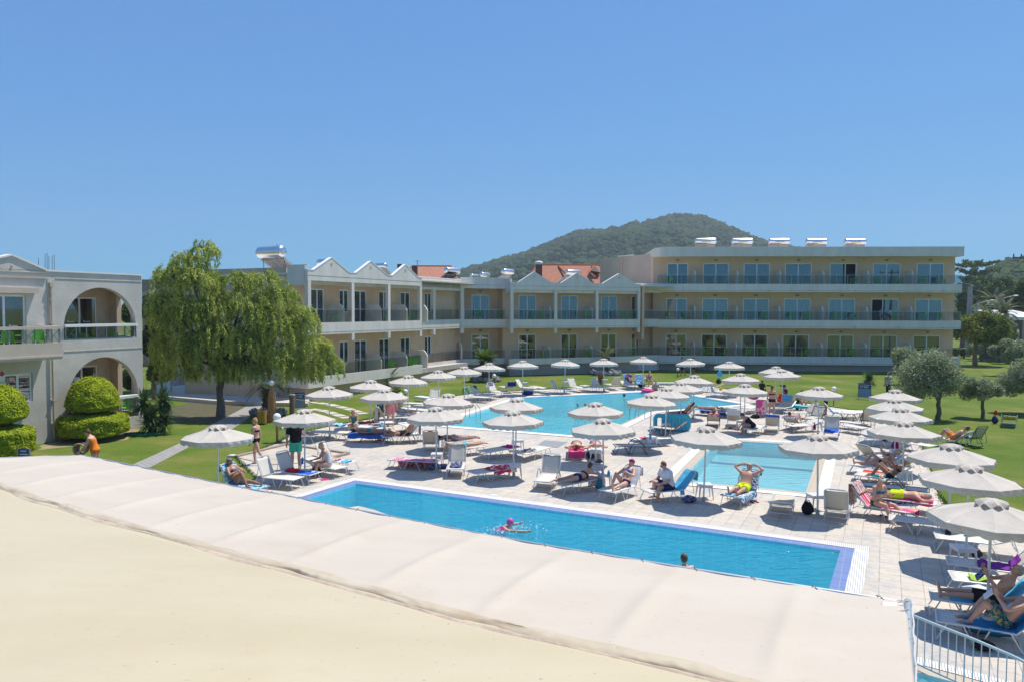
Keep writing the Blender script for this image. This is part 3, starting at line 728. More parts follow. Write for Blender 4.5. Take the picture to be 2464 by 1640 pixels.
for k,(x,lb) in enumerate([(xs(FA,800,.8),'first'),(xs(FA,930,.8),'second'),(xs(FA,975,.8),'third'),(xs(FA,988,.8),'fourth')]):
    chair_at(FA,x,.75,4.75,.6,'green plastic chair on the upper balcony of the gabled wing, %s from the willow'%lb)
    chair_at(FA,x+.4,.75,1.2,-.6,'green plastic chair on the ground terrace of the gabled wing, %s from the willow'%lb)
# end wall and roof
m=FA.mb(); m.box(.16,.4,yw+.24,14,0,8.33); m.box(.4,3,13.76,14,0,8.33); FA.part('end_wall',m,M_tan2)
m=FA.mb(); m.box(.15,xA2+4,.22,12,7.905,8.0); m.box(.41,xA2,setA,1.6,7.3,7.9); FA.part('roof_slab',m,M_render)
m=FA.mb(); m.tube([(.13,1.75,7.2),(.13,1.75,.5)],.04,8); FA.part('rain_pipe',m,M_joint)
# --- middle section
dM=Vector((.94,.342)).normalized(); FM=Fac((0,66),dM,B2)
x1229=xs(FM,1228.5); x1540=xs(FM,1540.5); off=1.3
xm0=xs(FM,1108.5,off); xm1=xs(FM,1226,off)
gM=[]
for a,p,b in ((1247,1285,1326),(1350,1388,1427),(1449,1489,1529)): gM.append((xs(FM,a),xs(FM,p),xs(FM,b),9.0))
gable_beam(FM,x1229,x1540,7.47,8.06,gM); gable_beam(FM,xm0,x1229,7.55,8.45,[],off,off+.2)
m=FM.mb(); m.box(x1229+.002,x1229+.2,.22,off+.2,7.2,8.45); FM.part('parapet_return',m,M_render)
cM=[x1229+.14,xs(FM,1337.5),xs(FM,1437),x1540-.12]
for x in cM: column(FM,x,4.88,7.47,0,.26); column(FM,x,3.68,4.13,0,.26,'column_stub')
for x in (xm0+.15,): column(FM,x,3.68,7.55,off-.002,.32)
slab2(FM,x1229,x1540,0,3.0); slab2(FM,xm0,x1229,off,3.0)
m=FM.mb(); m.box(x1229+.005,x1229+.15,.14,off,4.75,4.88); FM.part('balcony_edge',m,M_render)
yM=1.7; 
for a,b in zip(cM[:-1],cM[1:]): railing(FM,a+.13,b-.13,.06,4.88,step=.98)
railing(FM,xm0+.31,x1229,off+.06,4.88,step=.98)
railing(FM,x1229,x1540-.3,.06,1.48,h=.82,step=1.05); railing(FM,xm0,x1229,off+.06,1.45,h=.82,step=1.05)
m=FM.mb(); m.box(x1229-.1,x1540+.05,0,.16,.95,1.48); m.box(xm0-.2,x1229-.1,off,off+.16,.95,1.45); FM.part('terrace_wall',m,M_render)
m=FM.mb(); m.box(x1229-.1,x1540,.16,3,.95,1.2); m.box(xm0-.2,x1229-.1,off+.16,3,.95,1.2); FM.part('terrace_floor',m,M_walk)
m=FM.mb(); m.box(x1229+.02,x1540,.3,3,-.1,.95); m.box(xm0,x1229+.02,off+.3,3,-.1,.95); FM.part('plinth',m,M_plinth)
opsM=[];dl=[]
for fl in (4.72,1.22):
    for a,b in ((1134.7,1177.5),(1248,1290),(1350,1390),(1446,1484),(1519,1531)):
        y=yM+ (off if a<1200 else 0); x0,x1=xs(FM,a,y),xs(FM,b,y); dl.append((x0,x1,fl,fl+2.32,y))
oM=[(d[0],d[1],d[2],d[3]) for d in dl if d[4]==yM]; oM1=[(d[0],d[1],d[2],d[3]) for d in dl if d[4]!=yM]
m=FM.mb(); wall_open(m,x1229,x1540+.6,yM,yM+.24,0,7.9,oM); wall_open(m,xm0-3,x1229,yM+off,yM+off+.24,0,7.9,oM1); m.box(x1229-.12,x1229,yM,yM+off,0,7.9); FM.part('wall',m,M_tan)
for i,(x0,x1,z0,z1,y) in enumerate(dl):
    door(FM,x0,x1,z0,z1,y,curt=1 if z0>3 else (2 if i%2 else 0),logo=True,leaves=2 if x1-x0>1 else 1,curtm=M_curtd); lampb(FM,(x0+x1)/2,y,z1+.32)
for px in (1325,1425): 
    for fl in (4.72,1.2): divider(FM,xs(FM,px,.8)-.2,.25,yM,fl,h=1.2)
divider(FM,xm0+.05,off-.2,yM+off,1.2,h=1.6)
for px,lb in ((1150,'beside the inner corner'),(1200,'right of the first double door'),(1300,'under the first gable'),(1325,'under the first gable by the column'),(1415,'under the second gable'),(1432,'beside the second column'),(1500,'under the third gable'),(1515,'at the right end')):
    y=.7 if px>1229 else .7+off
    chair_at(FM,xs(FM,px,y),y,4.72,random.choice([-.7,.8,2.2]),'green plastic chair on the upper gabled wing balcony, '+lb)
    if px in (1150,1300,1515,1415): chair_at(FM,xs(FM,px,y),y,1.2,random.choice([-.7,.8,2.2]),'green plastic chair on the ground terrace of the middle wing, '+lb)
m=FM.mb(); m.box(x1229+.21,x1540+4,.22,9,7.905,8.0); m.box(xm0-2,x1229,off+.2,9,7.905,8.0); m.box(x1229,x1540,.22,.55,7.2,7.9) ; FM.part('roof_slab',m,M_render)
# link between the gabled part and the three-storey block
off2=1.5; xl0=x1540; xl1=xs(FM,1592,off2)
gable_beam(FM,xl0,xl1,7.35,8.2,[],off2,off2+.2)
slab2(FM,xl0,xl1,off2,3.5); railing(FM,xl0,xl1-.05,off2+.06,4.88,step=.9); railing(FM,xl0,xl1-.05,off2+.06,1.45,h=.82,step=.9)
m=FM.mb(); m.box(xl0,xl1,off2,off2+.16,.9,1.45); m.box(xl0,xl1,off2+.3,off2+.6,-.1,.9); FM.part('terrace_wall',m,M_render)
m=FM.mb(); m.box(xl0+.6,xl1+.5,off2+1.9,off2+2.1,0,7.9); m.box(xl0+.36,xl0+.6,.3,off2+2.1,3,7.9); FM.part('wall',m,M_tan)
m=FM.mb(); m.box(x1540-.1,x1540+.02,.2,off2,4.13,4.88); m.box(x1540-.2,x1540+.02,.22,off2,7.35,8.1); FM.part('slab_return',m,M_render)
# terrace corner piece joining the two facades
m=MB(); qa=FA.M@Vector((xA2+.3,setA,0)); qb=FM.M@Vector((xm0-.2,off,0))
m.prism([tuple(qa.xy),tuple(qb.xy),tuple((qb+Vector((-.2,.8,0))).xy),tuple((qa+Vector((-.5,.3,0))).xy)],.75,1.448,'z'); m.build('terrace_wall',M_render,B2)
m=MB(); qa=FA.M@Vector((xA2,setA,0)); qb=FM.M@Vector((xm0,off,0))
m.prism([tuple(qa.xy),tuple(qb.xy),tuple((qb+Vector((0,1.5,0))).xy),tuple((qa+Vector((-.8,.6,0))).xy)],4.132,4.878,'z')
m.prism([tuple(qa.xy),tuple(qb.xy),tuple((qb+Vector((0,.3,0))).xy),tuple((qa+Vector((-.3,.3,0))).xy)],7.51,8.40,'z'); m.build('corner_slab',M_render,B2)
rel(B2)
# ---- outside stair block left of the wing ----
ST=thing('outside_stair','tan rendered stair block with white steps beside the gabled wing','staircase',tuple(at(540,953)))
fs=Fac(tuple(at(445,950).xy),(at(622,962)-at(445,950)).xy.normalized(),ST)
L=(at(622,962)-at(445,950)).length
m=fs.mb(); m.prism([(0,0),(L,0),(L,1.05),(L-3.3,3.5),(L-5,3.5),(L-5,3.0),(.0,3.0)],0,.25,'y'); fs.part('stair_wall',m,mat('sunlit_render',(.70,.50,.34),.9,var=.06,scale=.5))  # render colour brightened to stand in for sunlight on this wall
m=fs.mb()
for k in range(11): m.box(L-3.3+k*.33,L-3.3+(k+1)*.33,.26,1.9,0,3.3-k*.22)
m.box(L+.33,L+.9,.2,1.9,0,.5)
fs.part('steps',m,mat('white_step',(.70,.71,.72),.8,var=.05))
m=fs.mb()
for k in range(5): m.box(-1.9-k*.34,-1.9+.34-k*.34,.2,2.2,0,1.15-k*.2)
m.box(-1.55,.0,.3,2.2,0,.55); fs.part('entrance_steps',m,MATS['white_step'])
m=fs.mb(); m.box(0,L,1.92,2.1,0,5.2); fs.part('inner_wall',m,M_tan2)
rel(ST)
# ---- arcaded villa on the left ----
V0=at(121,1061.8); V1=at(332,1028); dV=(V1-V0).xy.normalized()
VB=thing('arched_villa','grey rendered two storey villa with round arched balconies and gabled parapet','building',(V0.x,V0.y,0))
FV=Fac(tuple(V0.xy),dV,VB); vx=lambda px,o=0.0:FV.sx(px,800,o)
xr=vx(342); xl=-9.0; ztop=FV.sz(339,664); zl=lambda py,px=230,o=0:FV.sz(px,py,o)
def arch_pts(xa,xb,zs,zt,n=22):
    """half-ellipse from (xb,zs) over to (xa,zs)"""
    c=(xa+xb)/2; rx=(xb-xa)/2; rz=zt-zs
    return [(c+rx*math.cos(PI*k/n),zs+rz*math.sin(PI*k/n)) for k in range(n+1)]
ax0,ax1=vx(153.6),vx(328.5); zA=zl(692,235); zAs=zl(789,235)
bx0,bx1=vx(160),vx(331); zBt=zl(859,238); zBs=zl(958,238)
lev=zl(841,235)         # ledge between storeys
zrail=zl(783,235); zcurb=zl(815,235)
# front wall as two bands around the two arches, plus plain wall left of them
m=FV.mb()
def arch_band(z0,z1,a0,a1,zs,zt,sill):
    pts=arch_pts(a0,a1,zs,zt)
    # left pier, right pier, spandrel above
    m.box(vx(139),a0,0,.3,z0,zs); m.box(a1,xr,0,.3,z0,zs)
    if sill>z0: m.box(a0,a1,0,.3,z0,sill)
    n=len(pts); top=[(vx(139),zs),(vx(139),z1),(xr,z1),(xr,zs)]+pts
    m.prism(top,0,.3,'y')
arch_band(lev,ztop-.001,ax0,ax1,zAs,zA,zcurb)
arch_band(0,lev,bx0,bx1,zBs,zBt,zl(1010,260))
FV.part('arcade_wall',m,M_villaR)
m=FV.mb(); xg=vx(113)
# windows of the left part
wy=0.0
dUx0,dUx1=xl+2.6,vx(64.5); dU=(vx(-40),vx(64.5),zl(789,60)-.85,zl(710,60)); dL=(vx(8),vx(76),zl(966,60),zl(897,60))
wall_open(m,xl,vx(139)-.001,0,.3,0,zl(651,100),[dU,dL]); FV.part('wall',m,M_villaR)
door(FV,*dU,0.06,curt=1,logo=True,cr=(.6,.82),curtm=M_curtd); door(FV,*dL,0.06,curt=0,name='window')
# gable
gp=vx(32); zgp=zl(616,32)
m=FV.mb(); m.prism([(xl,zl(651,100)),(xg,zl(651,100)),(gp,zgp),(xl,zgp-1.0)],0,.3,'y'); FV.part('gable',m,M_villaR)
m=FV.mb()
for a,b in (((xg,zl(651,100)),(gp,zgp)),((gp,zgp),(gp-3.4,zgp-1.0))):
    e=Vector((b[0]-a[0],b[1]-a[1])).normalized(); k=Vector((-e.y,e.x)); 
    if k.y<0:k=-k
    k*=.07; m.prism([a,b,(b[0]+k.x,b[1]+k.y),(a[0]+k.x,a[1]+k.y)],-.06,.36,'y')
m.box(xg,xr+.05,-.05,.36,ztop,ztop+.07); FV.part('parapet_capping',m,M_cap)
m=FV.mb(); m.box(xl,xg,-.04,0,zl(655,80)-.03,zl(655,80)+.0); m.box(xl,xg,-.07,0,zl(669,80)-.02,zl(669,80)+.03); m.box(vx(136),xr,-.02,0,zl(674,235)-.015,zl(674,235)+.01); m.box(vx(153),xr,-.02,0,lev-.015,lev+.01); FV.part('cornice_lines',m,M_beigeR)
m=FV.mb(); m.tube([(gp,-.005,zgp-.42),(gp,-.05,zgp-.42)],.05,10); FV.part('gable_vent',m,M_tan)
# canopy ledge over the upper door
m=FV.mb(); m.box(xl+1,vx(86),-.28,0,zl(706,60),zl(693,60)); FV.part('door_canopy',m,M_beigeR)
# projecting balcony (left)
zt2=zl(787,60); bo=1.25; bxe=FV.sx(150,850,-bo)
zb1=FV.sz(60,792,-bo); zc=FV.sz(60,827,-bo); zb0=FV.sz(60,868,-bo)
m=FV.mb(); m.box(xl,bxe,-bo,0,zb0,zb0+.35); m.box(xl,bxe,-bo,-bo+.15,zb0+.35,zc); m.box(bxe-.15,bxe,-bo+.15,0,zb0+.35,zc); FV.part('balcony_parapet',m,M_beigeR)
m=FV.mb(); m.box(xl,bxe+.05,-bo-.05,-bo+.2,zb1-.02,zb1+.10); m.box(bxe-.2,bxe+.05,-bo+.2,0,zb1-.02,zb1+.1); m.box(xl,bxe+.03,-bo-.03,-bo,zb0+.1,zb0+.17); FV.part('balcony_handrail',m,M_beigeR)
M_gmet=mat('grey_metal',(.27,.29,.31),.5)
m=FV.mb(); n=9; x=bxe-.06; xs_=[]
while x>xl+.3: xs_.append(x); x-=.52
for i,x in enumerate(xs_):
    m.box(x-.03,x+.03,-bo+.04,-bo+.09,zc,zb1-.02)
    if i%2==0 and i+1<len(xs_):
        x2=xs_[i+1]; m.tube([(x,-bo+.065,zc),(x2,-bo+.065,zb1-.03)],.012,6); m.tube([(x,-bo+.065,zb1-.03),(x2,-bo+.065,zc)],.012,6)
FV.part('balcony_railing',m,M_gmet)
m=FV.mb(); m.box(xl,xs_[0],-bo+.06,-bo+.07,zc+.02,zb1-.04); FV.part('glass_panel',m,M_rail)
# arch balcony rails
def archrail(x0,x1,zr,zc,nm):
    m=FV.mb(); m.box(x0,x1,-.12,.2,zr-.05,zr+.07); FV.part('balcony_handrail',m,M_cap)
    m=FV.mb(); n=7
    for i in range(n+1):
        x=x0+.1+(x1-x0-.2)*i/n; m.box(x-.025,x+.025,.02,.07,zc,zr-.05)
        if i%3==0 and i<n:
            x2=x0+.1+(x1-x0-.2)*(i+1)/n; m.tube([(x,.045,zc),(x2,.045,zr-.05)],.011,6); m.tube([(x,.045,zr-.05),(x2,.045,zc)],.011,6)
    m.box(x0,x1,.02,.07,zc,zc+.05); FV.part('balcony_railing',m,M_gmet)
    m=FV.mb(); m.box(x0+.1,x1-.1,.04,.045,zc+.05,zr-.05); FV.part('glass_panel',m,M_rail)
archrail(ax0,ax1,zrail,zcurb,'u'); zr2=zl(1108-150+0,300) if False else FV.sz(310,953,0)
archrail(bx0,bx1,zr2,FV.sz(310,984,0),'l')
# loggia behind the arches
ly=2.0
du=(FV.sx(150,800,ly),FV.sx(234,800,ly),zcurb-.1,FV.sz(225,716,ly)); dlw=(FV.sx(158,900,ly),FV.sx(235,900,ly),.55,FV.sz(225,878,ly))
xs2=FV.sx(301,800,ly)
M_log=mat('loggia_render',(.60,.46,.35),.92,var=.06)
m=FV.mb(); wall_open(m,vx(139)-.5,xr,ly,ly+.2,0,ztop-.3,[du,dlw]); m.box(vx(139)-.3,vx(139)-.1,.3,ly,0,ztop-.3); FV.part('loggia_wall',m,M_log)
door(FV,*du,ly,curt=0,logo=True); door(FV,*dlw,ly,curt=0,logo=True)
# right end wall with its own openings, so that the garden shows through
m=FV.mb()
m.box(xr-.25,xr,1.45,ly,0,ztop-.3); m.box(xr-.25,xr,.3,1.45,lev-.35,zcurb+.05); m.box(xr-.25,xr,.3,1.45,ztop-1.0,ztop-.3); m.box(xr-.25,xr,.3,1.45,0,.75); m.box(xr-.25,xr,.3,.5,zcurb,ztop-1); m.box(xr-.25,xr,.3,.5,.75,lev-.35)
FV.part('end_wall',m,M_log)
m=FV.mb(); m.box(vx(139)-.1,xr-.25,.3,ly,lev-.35,lev-.1); m.box(vx(139)-.1,xr-.25,.3,ly,ztop-.55,ztop-.35); m.box(vx(139)-.1,xr-.25,.3,ly,0,.5); FV.part('loggia_slab',m,M_log)
m=FV.mb(); m.box(xl,xr-.02,.36,9,ztop-.3,ztop-.1); m.box(xl,xr-.25,8.8,9,0,ztop-.3); m.box(xr-.24,xr-.01,ly+.2,8.8,0,ztop-.3); FV.part('roof_slab',m,M_villaR)
# rain pipe
px_=vx(121); m=FV.mb(); m.box(px_-.10,px_-.02,-.03,-.0,zl(790,121),zl(670,121)); m.tube([(px_+.02,-.09,zl(690,121)),(px_+.02,-.09,.1)],.045,10)
for py in (688,706,724,780,964,1020): z_=zl(py,121); m.box(px_-.04,px_+.08,-.14,0,z_,z_+.05)
m.box(px_-.06,px_+.10,-.15,-.02,zl(690,121),zl(680,121)); FV.part('rain_pipe',m,M_beigeR)
m=FV.mb(); m.box(-.35,.05,-.03,0,zl(1056,110)-.9,ztop-.7) ; 
# rebar stubs on the roof
m=FV.mb()
for i,(px,h) in enumerate([(92,.35),(108,.55),(113,.6),(117,.45),(125,.5),(130,.55)]):
    x=FV.sx(px,640,1.5); m.tube([(x,1.5,ztop-.2),(x+.02,1.5,ztop+.3+h)],.011,6)
FV.part('rebar',m,mat('rusty_rebar',(.12,.07,.06),.9))
# sign plate on the wall
m=FV.mb(); z0_=zl(917,3); m.box(vx(-30),vx(7.5),-.03,-.001,z0_,zl(892,3)); FV.part('wall_sign',m,M_cap)
m=FV.mb(); xc=vx(1); zc_=zl(898,3); m.loft([((xc,-.032,zc_),(.1,0,0),(0,0,.1)),((xc,-.036,zc_),(.1,0,0),(0,0,.1))],16); FV.part('sign_emblem',m,mat('sign_red',(.5,.05,.1),.6))
for k,(px,lb) in enumerate([(8,'leftmost'),(32,'second from the left, beside the table'),(92,'nearest the corner')]):
    x=FV.sx(px,800,-.6); chair_at(FV,x,-.62,zb0+.35,[2.2,-1.2,2.6][k],'green plastic chair on the projecting villa balcony, '+lb)
for k,(px,lb) in enumerate([(175,'left'),(205,'middle'),(275,'middle right'),(295,'right')]):
    chair_at(FV,FV.sx(px,800,.9),.9,lev-.1,[2.2,-.8,2.6,-2][k],'green plastic chair in the upper villa arch, '+lb)
for k,(px,lb) in enumerate([(302,'behind the round bush'),(322,'by the right pier')]):
    chair_at(FV,FV.sx(px,800,.9),.9,.5,[2.2,-.8][k],'green plastic chair in the lower villa arch, '+lb)
rel(VB)
# ---- red roofed houses behind ----
M_tile=bpy.data.materials.new('terracotta_tiles'); M_tile.use_nodes=True
def _tile():
    t=M_tile.node_tree; b=t.nodes['Principled BSDF']; b.inputs['Roughness'].default_value=.9
    tc=t.nodes.new('ShaderNodeTexCoord'); wv=t.nodes.new('ShaderNodeTexWave'); wv.inputs['Scale'].default_value=1.9; wv.bands_direction='X'; t.links.new(tc.outputs['Object'],wv.inputs[0])
    wv2=t.nodes.new('ShaderNodeTexWave'); wv2.inputs['Scale'].default_value=2.6; wv2.bands_direction='Z'; t.links.new(tc.outputs['Object'],wv2.inputs[0])
    n=t.nodes.new('ShaderNodeTexNoise'); n.inputs['Scale'].default_value=1.5; t.links.new(tc.outputs['Object'],n.inputs[0])
    r=t.nodes.new('ShaderNodeValToRGB'); r.color_ramp.elements[0].color=(.44,.17,.10,1); r.color_ramp.elements[1].color=(.58,.27,.17,1); t.links.new(n.outputs[0],r.inputs[0]); t.links.new(r.outputs[0],b.inputs[0])
    a=t.nodes.new('ShaderNodeMath'); t.links.new(wv.outputs[1],a.inputs[0]); t.links.new(wv2.outputs[1],a.inputs[1])
    bp=t.nodes.new('ShaderNodeBump'); bp.inputs['Strength'].default_value=.8; bp.inputs['Distance'].default_value=.06; t.links.new(a.outputs[0],bp.inputs['Height']); t.links.new(bp.outputs[0],b.inputs['Normal'])
_tile()
M_cream=mat('cream_wall',(.52,.46,.30),.9,var=.05)
def house(Y,pxl,pxr,py_e,py_r,rl,rr,label,depth=9):
    """hip roof: eave pixels pxl..pxr at py_e, ridge from rl to rr at py_r"""
    a=at_y(pxl,py_e,Y); b=at_y(pxr,py_e,Y); ze=a.z; zr=at_y((rl+rr)/2,py_r,Y+depth/2).z
    xl_,xr_=at_y(rl,py_r,Y+depth/2).x,at_y(rr,py_r,Y+depth/2).x
    h=thing('red_roofed_house',label,'house',((a.x+b.x)/2,Y+depth/2,0)); c=h.location
    vs=[(a.x,Y,ze),(b.x,Y,ze),(b.x,Y+depth,ze),(a.x,Y+depth,ze),(xl_,Y+depth/2,zr),(xr_,Y+depth/2,zr)]
    m=MB(); m.add(vs,[(0,1,5,4),(1,2,5),(2,3,4,5),(3,0,4)]); m.box(a.x,b.x,Y,Y+depth,ze-.18,ze-.005); m.build('roof',M_tile,h)
    m=MB()
    for p,q in ((0,4),(1,5),(4,5)): m.tube([vs[p],vs[q]],.14,8)
    m.build('ridge_tiles',mat('ridge_dark',(.36,.13,.07),.9),h)
    m=MB(); m.box(a.x+.7,b.x-.7,Y+.7,Y+depth-.7,0,ze-.18); m.build('wall',M_cream,h)
    return h,vs,ze,zr
h,vs,ze,zr=house(104,1262,1600,698-2,638,1292,1440,'large red tiled house rising behind the three gables',11)
# second lower wing of the roof and dormer gable
m=MB(); a=at_y(1376,690,103); b=at_y(1430,640,106); c=at_y(1500,690,103); 
a=at_y(1395,692,102.6); b=at_y(1428,641,107); c=at_y(1445,661,104); d=at_y(1452,692,102.6)
m=MB(); p=[at_y(1350,692,103),at_y(1352,641,108.5),at_y(1366,641,108.5),at_y(1390,692,103)]
m.tube([at_y(1344,641,109),at_y(1366,663,106)],.14,8); m.tube([at_y(1430,641,109),at_y(1418,655,107),at_y(1432,668,105.5)],.14,8); m.tube([at_y(1424,641,109),at_y(1443,658,107)],.14,8); m.build('ridge_tiles',MATS['ridge_dark'],h)
m=MB(); g=[at_y(1432,641,108),at_y(1444,656,106.5),at_y(1423,652,106.5)]; m.add([tuple(x) for x in g]+[tuple(x+Vector((0,1,0))) for x in g],[(0,1,2),(3,5,4),(0,3,4,1),(1,4,5,2),(2,5,3,0)]); m.build('dormer_gable',mat('dark_wood',(.08,.05,.04),.8),h)
m=MB(); pc=at_y(1296.5,663,104.4); m.box(pc.x-.45,pc.x+.45,104,104.9,pc.z-1.0,at_y(1296,637,104.4).z); m.build('chimney',mat('chimney_brick',(.20,.08,.07),.9,var=.2),h)
m=MB(); z_=at_y(1296,637,104.4).z; m.box(pc.x-.55,pc.x+.55,103.9,105,z_,z_+.15); m.ell((pc.x,104.4,z_+.3),.55,.5,.2); m.build('chimney_cap',M_cap,h)
for px in (1330,1350,1385,1403,1440):
    q=at_y(px,690,104.7); m=MB(); m.box(q.x-.5,q.x+.5,104.62,104.69,q.z-1.6,q.z-.5); m.build('window',M_dark,h)
m=MB(); q0=at_y(1408,700,104.3); q1=at_y(1462,700,104.3); m.box(q0.x,q1.x,103.0,104.6,ze-1.6,ze-1.2); m.build('balcony',M_cap,h)
rel(h)
h,vs,ze,zr=house(100,955,1096,672,641,992,1086,'red tiled roof house behind the left gabled wing',9)
m=MB()
for px,t0 in ((963,636),(998,640)):
    q=at_y(px,650,100.5); m.box(q.x-.35,q.x+.35,100.2,101,q.z-.8,at_y(px,t0,100.5).z)
m.build('chimney',MATS['chimney_brick'],h); m=MB(); m.tube([at_y(1004,645,101),at_y(1004,626,101)],.035,6)
q=at_y(1004,629,101); m.tube([q-Vector((.3,0,0)),q+Vector((.4,0,0))],.02,6); m.build('aerial',M_joint,h)
rel(h)
# small flat-roofed block glimpsed left of the willow
q=at_y(358,673,75); m=MB(); m.box(at_y(341,673,75).x,at_y(371,673,75).x,75,81,0,q.z); o=m.build('distant_building',mat('brown_render',(.36,.24,.18),.9,var=.1),None); tag(o,'small brown flat roofed block between the villa and the willow','building')
# ================= green chairs =================
M_green=mat('green_plastic',(.16,.52,.05),.45)
def chair_mb():
    m=MB(); m.slab(lambda u,v:(-.22+.44*u,-.22+.44*v,.43-.02*math.sin(PI*u)),4,4,.025)
    m.slab(lambda u,v:(-.21+.42*u,-.22-.07*v-.02*math.cos((u-.5)*PI),.44+.42*v*(1-.12*(2*u-1)**2)),6,5,.03)
    for sx in (-1,1):
        m.tube([(sx*.2,.2,.43),(sx*.24,.24,0)],.02,6); m.tube([(sx*.2,-.2,.43),(sx*.24,-.26,0)],.02,6)
        m.tube([(sx*.23,-.24,.66),(sx*.25,.05,.66),(sx*.24,.18,.62),(sx*.22,.2,.43)],.02,6)
    return m
first=None
for i,(p,r,lb) in enumerate(CHAIRS):
    if first is None: o=chair_mb().build('plastic_chair',M_green); first=o
    else: o=first.copy(); C.objects.link(o)
    o.location=p; o.rotation_euler=(0,0,r); tag(o,lb,'chair','green plastic chairs on the balconies')
# ================= solar heaters =================
M_tank=mat('polished_tank',(.72,.72,.74),.32,metal=1.0,var=.04)
M_panel=mat('panel_face',(.06,.06,.08),.25); M_panelb=mat('panel_back',(.42,.40,.37),.7); M_yel=mat('yellow_band',(.7,.5,.08),.6)
def heater(L=2.2,r=.3,npan=2,band=False,zt=1.35):
    t=thing('solar_heater','x','solar water heater')
    m=MB(); m.loft([((-L/2,0,zt),(0,r*.55,0),(0,0,r*.55)),((-L/2+.06,0,zt),(0,r*.93,0),(0,0,r*.93)),((-L/2+.14,0,zt),(0,r,0),(0,0,r)),((L/2-.14,0,zt),(0,r,0),(0,0,r)),((L/2-.06,0,zt),(0,r*.93,0),(0,0,r*.93)),((L/2,0,zt),(0,r*.55,0),(0,0,r*.55))],24); m.build('tank',M_tank,t,smooth=True)
    m=MB()
    for sx in (-1,1):
        x=sx*L*.32; m.tube([(x,0,zt-r),(x,.05,0)],.025,6); m.tube([(x,0,zt-r),(x,1.9,.0)],.025,6); m.tube([(x,.05,.05),(x,1.9,.02)],.02,6); m.tube([(x,.05,.1),(-x,.1,zt-r-.05)],.012,6)
    m.tube([(-L*.4,0,zt-r),(L*.4,0,zt-r)],.025,6); m.build('stand',M_steel,t)
    pw=L/npan*.92
    for k in range(npan):
        xc=(-L/2)+L*(k+.5)/npan; m=MB(); m.slab(lambda u,v:(xc-pw/2+pw*u,.12+1.75*v,zt-r-.02-(zt-r-.1)*v),1,1,.09); p=m.build('collector_panel',M_panelb,t)
        m=MB(); m.slab(lambda u,v:(xc-pw/2+.04+(pw-.08)*u,.16+1.68*v,zt-r+.0-(zt-r-.1)*v*.985),1,1,.012); m.build('collector_glass',M_panel,p)
    if band: m=MB(); m.box(-L*.22,L*.22,-r-.012,-r+.02,zt-.12,zt+.0); m.build('tank_label',M_yel,t)
    m=MB(); m.tube([(L*.25,0,zt+r),(L*.25,.0,zt+r+.1)],.02,6); m.tube([(L*.42,.05,zt-.1),(L*.44,.2,zt-.6),(L*.42,.4,.3)],.02,6); m.build('pipe',M_joint,t)
    return Proto(t)
HP=heater(2.15,.3,2,True,1.15)
for px,lb in ((1698,'leftmost of five on the flat roof'),(1786,'second of five on the flat roof'),(1875,'middle of five on the flat roof'),(1965,'fourth of five on the flat roof'),(2058,'rightmost of five on the flat roof')):
    q=at_y(px,580,78); HP.put((q.x,78,11.62),FB.ang,'steel solar heater tank with yellow band, '+lb,'solar heaters on the roofs')
HQ=heater(1.9,.32,2,False,1.35)
def hput(P_,px,Y,pyc,rz,lb,sc=1.0):
    q=at_y(px,pyc,Y); P_.put((q.x,Y,q.z-1.35*sc),rz,lb,'solar heaters on the roofs',sc)
hput(HQ,652,50.5,607,R(-30),'large steel solar heater on stilts above the end wall',1.2)
hput(HQ,784,53,632,R(-38),'steel solar heater behind the first gable of the left wing',.82)
hput(HQ,915,58,640,R(-30),'dark patched solar heater behind the second gable of the left wing',.62)
hput(HQ,1088,68,652,R(55),'tilted solar heater on the roof above the inner corner',.95)
hput(HQ,1141,76,665,R(62),'small solar heater left of a pair at the inner corner roof',.7)
hput(HQ,1167,74,662,R(62),'small solar heater right of a pair at the inner corner roof',.78)
hput(HQ,1222,73,654,R(55),'steel solar heater on a lattice stand left of the first middle gable',.85)
hput(HQ,1378,75,656,R(40),'steel solar heater behind the second middle gable',.9)

# the hotel block the photograph is taken from (behind the camera; it shows in the door glass)
o_=MB(); o_.box(-26,22,-9,-1.6,0,2.6); o_.box(-26,22,-9,-.6,2.6,3.0); o_.box(-26,22,-9,-1.9,3.0,4.3); o_.box(-26,22,-9,-3.2,4.3,8.8); o_.box(-26,22,-9.2,-1.2,8.8,9.2); t_=o_.build('near_hotel_block',M_render,None,loc=(0,-5,0)); tag(t_,'hotel block with balconies behind the viewpoint, seen only in the glass doors','building')
# ================= foreground awning =================
def poly_interp(P,t):
    d=[0]
    for a,b in zip(P[:-1],P[1:]): d.append(d[-1]+(b-a).length)
    s=t*d[-1]
    for i in range(len(P)-1):
        if s<=d[i+1] or i==len(P)-2:
            return P[i].lerp(P[i+1],(s-d[i])/max(d[i+1]-d[i],1e-6))
ZE=2.9; ZS=3.2
edge=[at(x,y,ZE) for x,y in [(-60,1101),(100,1096),(198,1094),(290,1112),(386,1132),(552,1166),(701,1193),(806,1215),(1000,1252),(1137,1279),(1333,1313.5),(1567,1351),(1800,1388),(2020,1422),(2180,1447)]]
seam=[at(x,y,ZS) for x,y in [(-260,1112),(-60,1150),(0,1167),(90,1200),(330,1268),(560,1330),(850,1408),(1117,1484),(1400,1550),(1707,1620),(1880,1662)]]
seam.append(seam[-1].lerp(at(2210,1745,ZS),1.0))
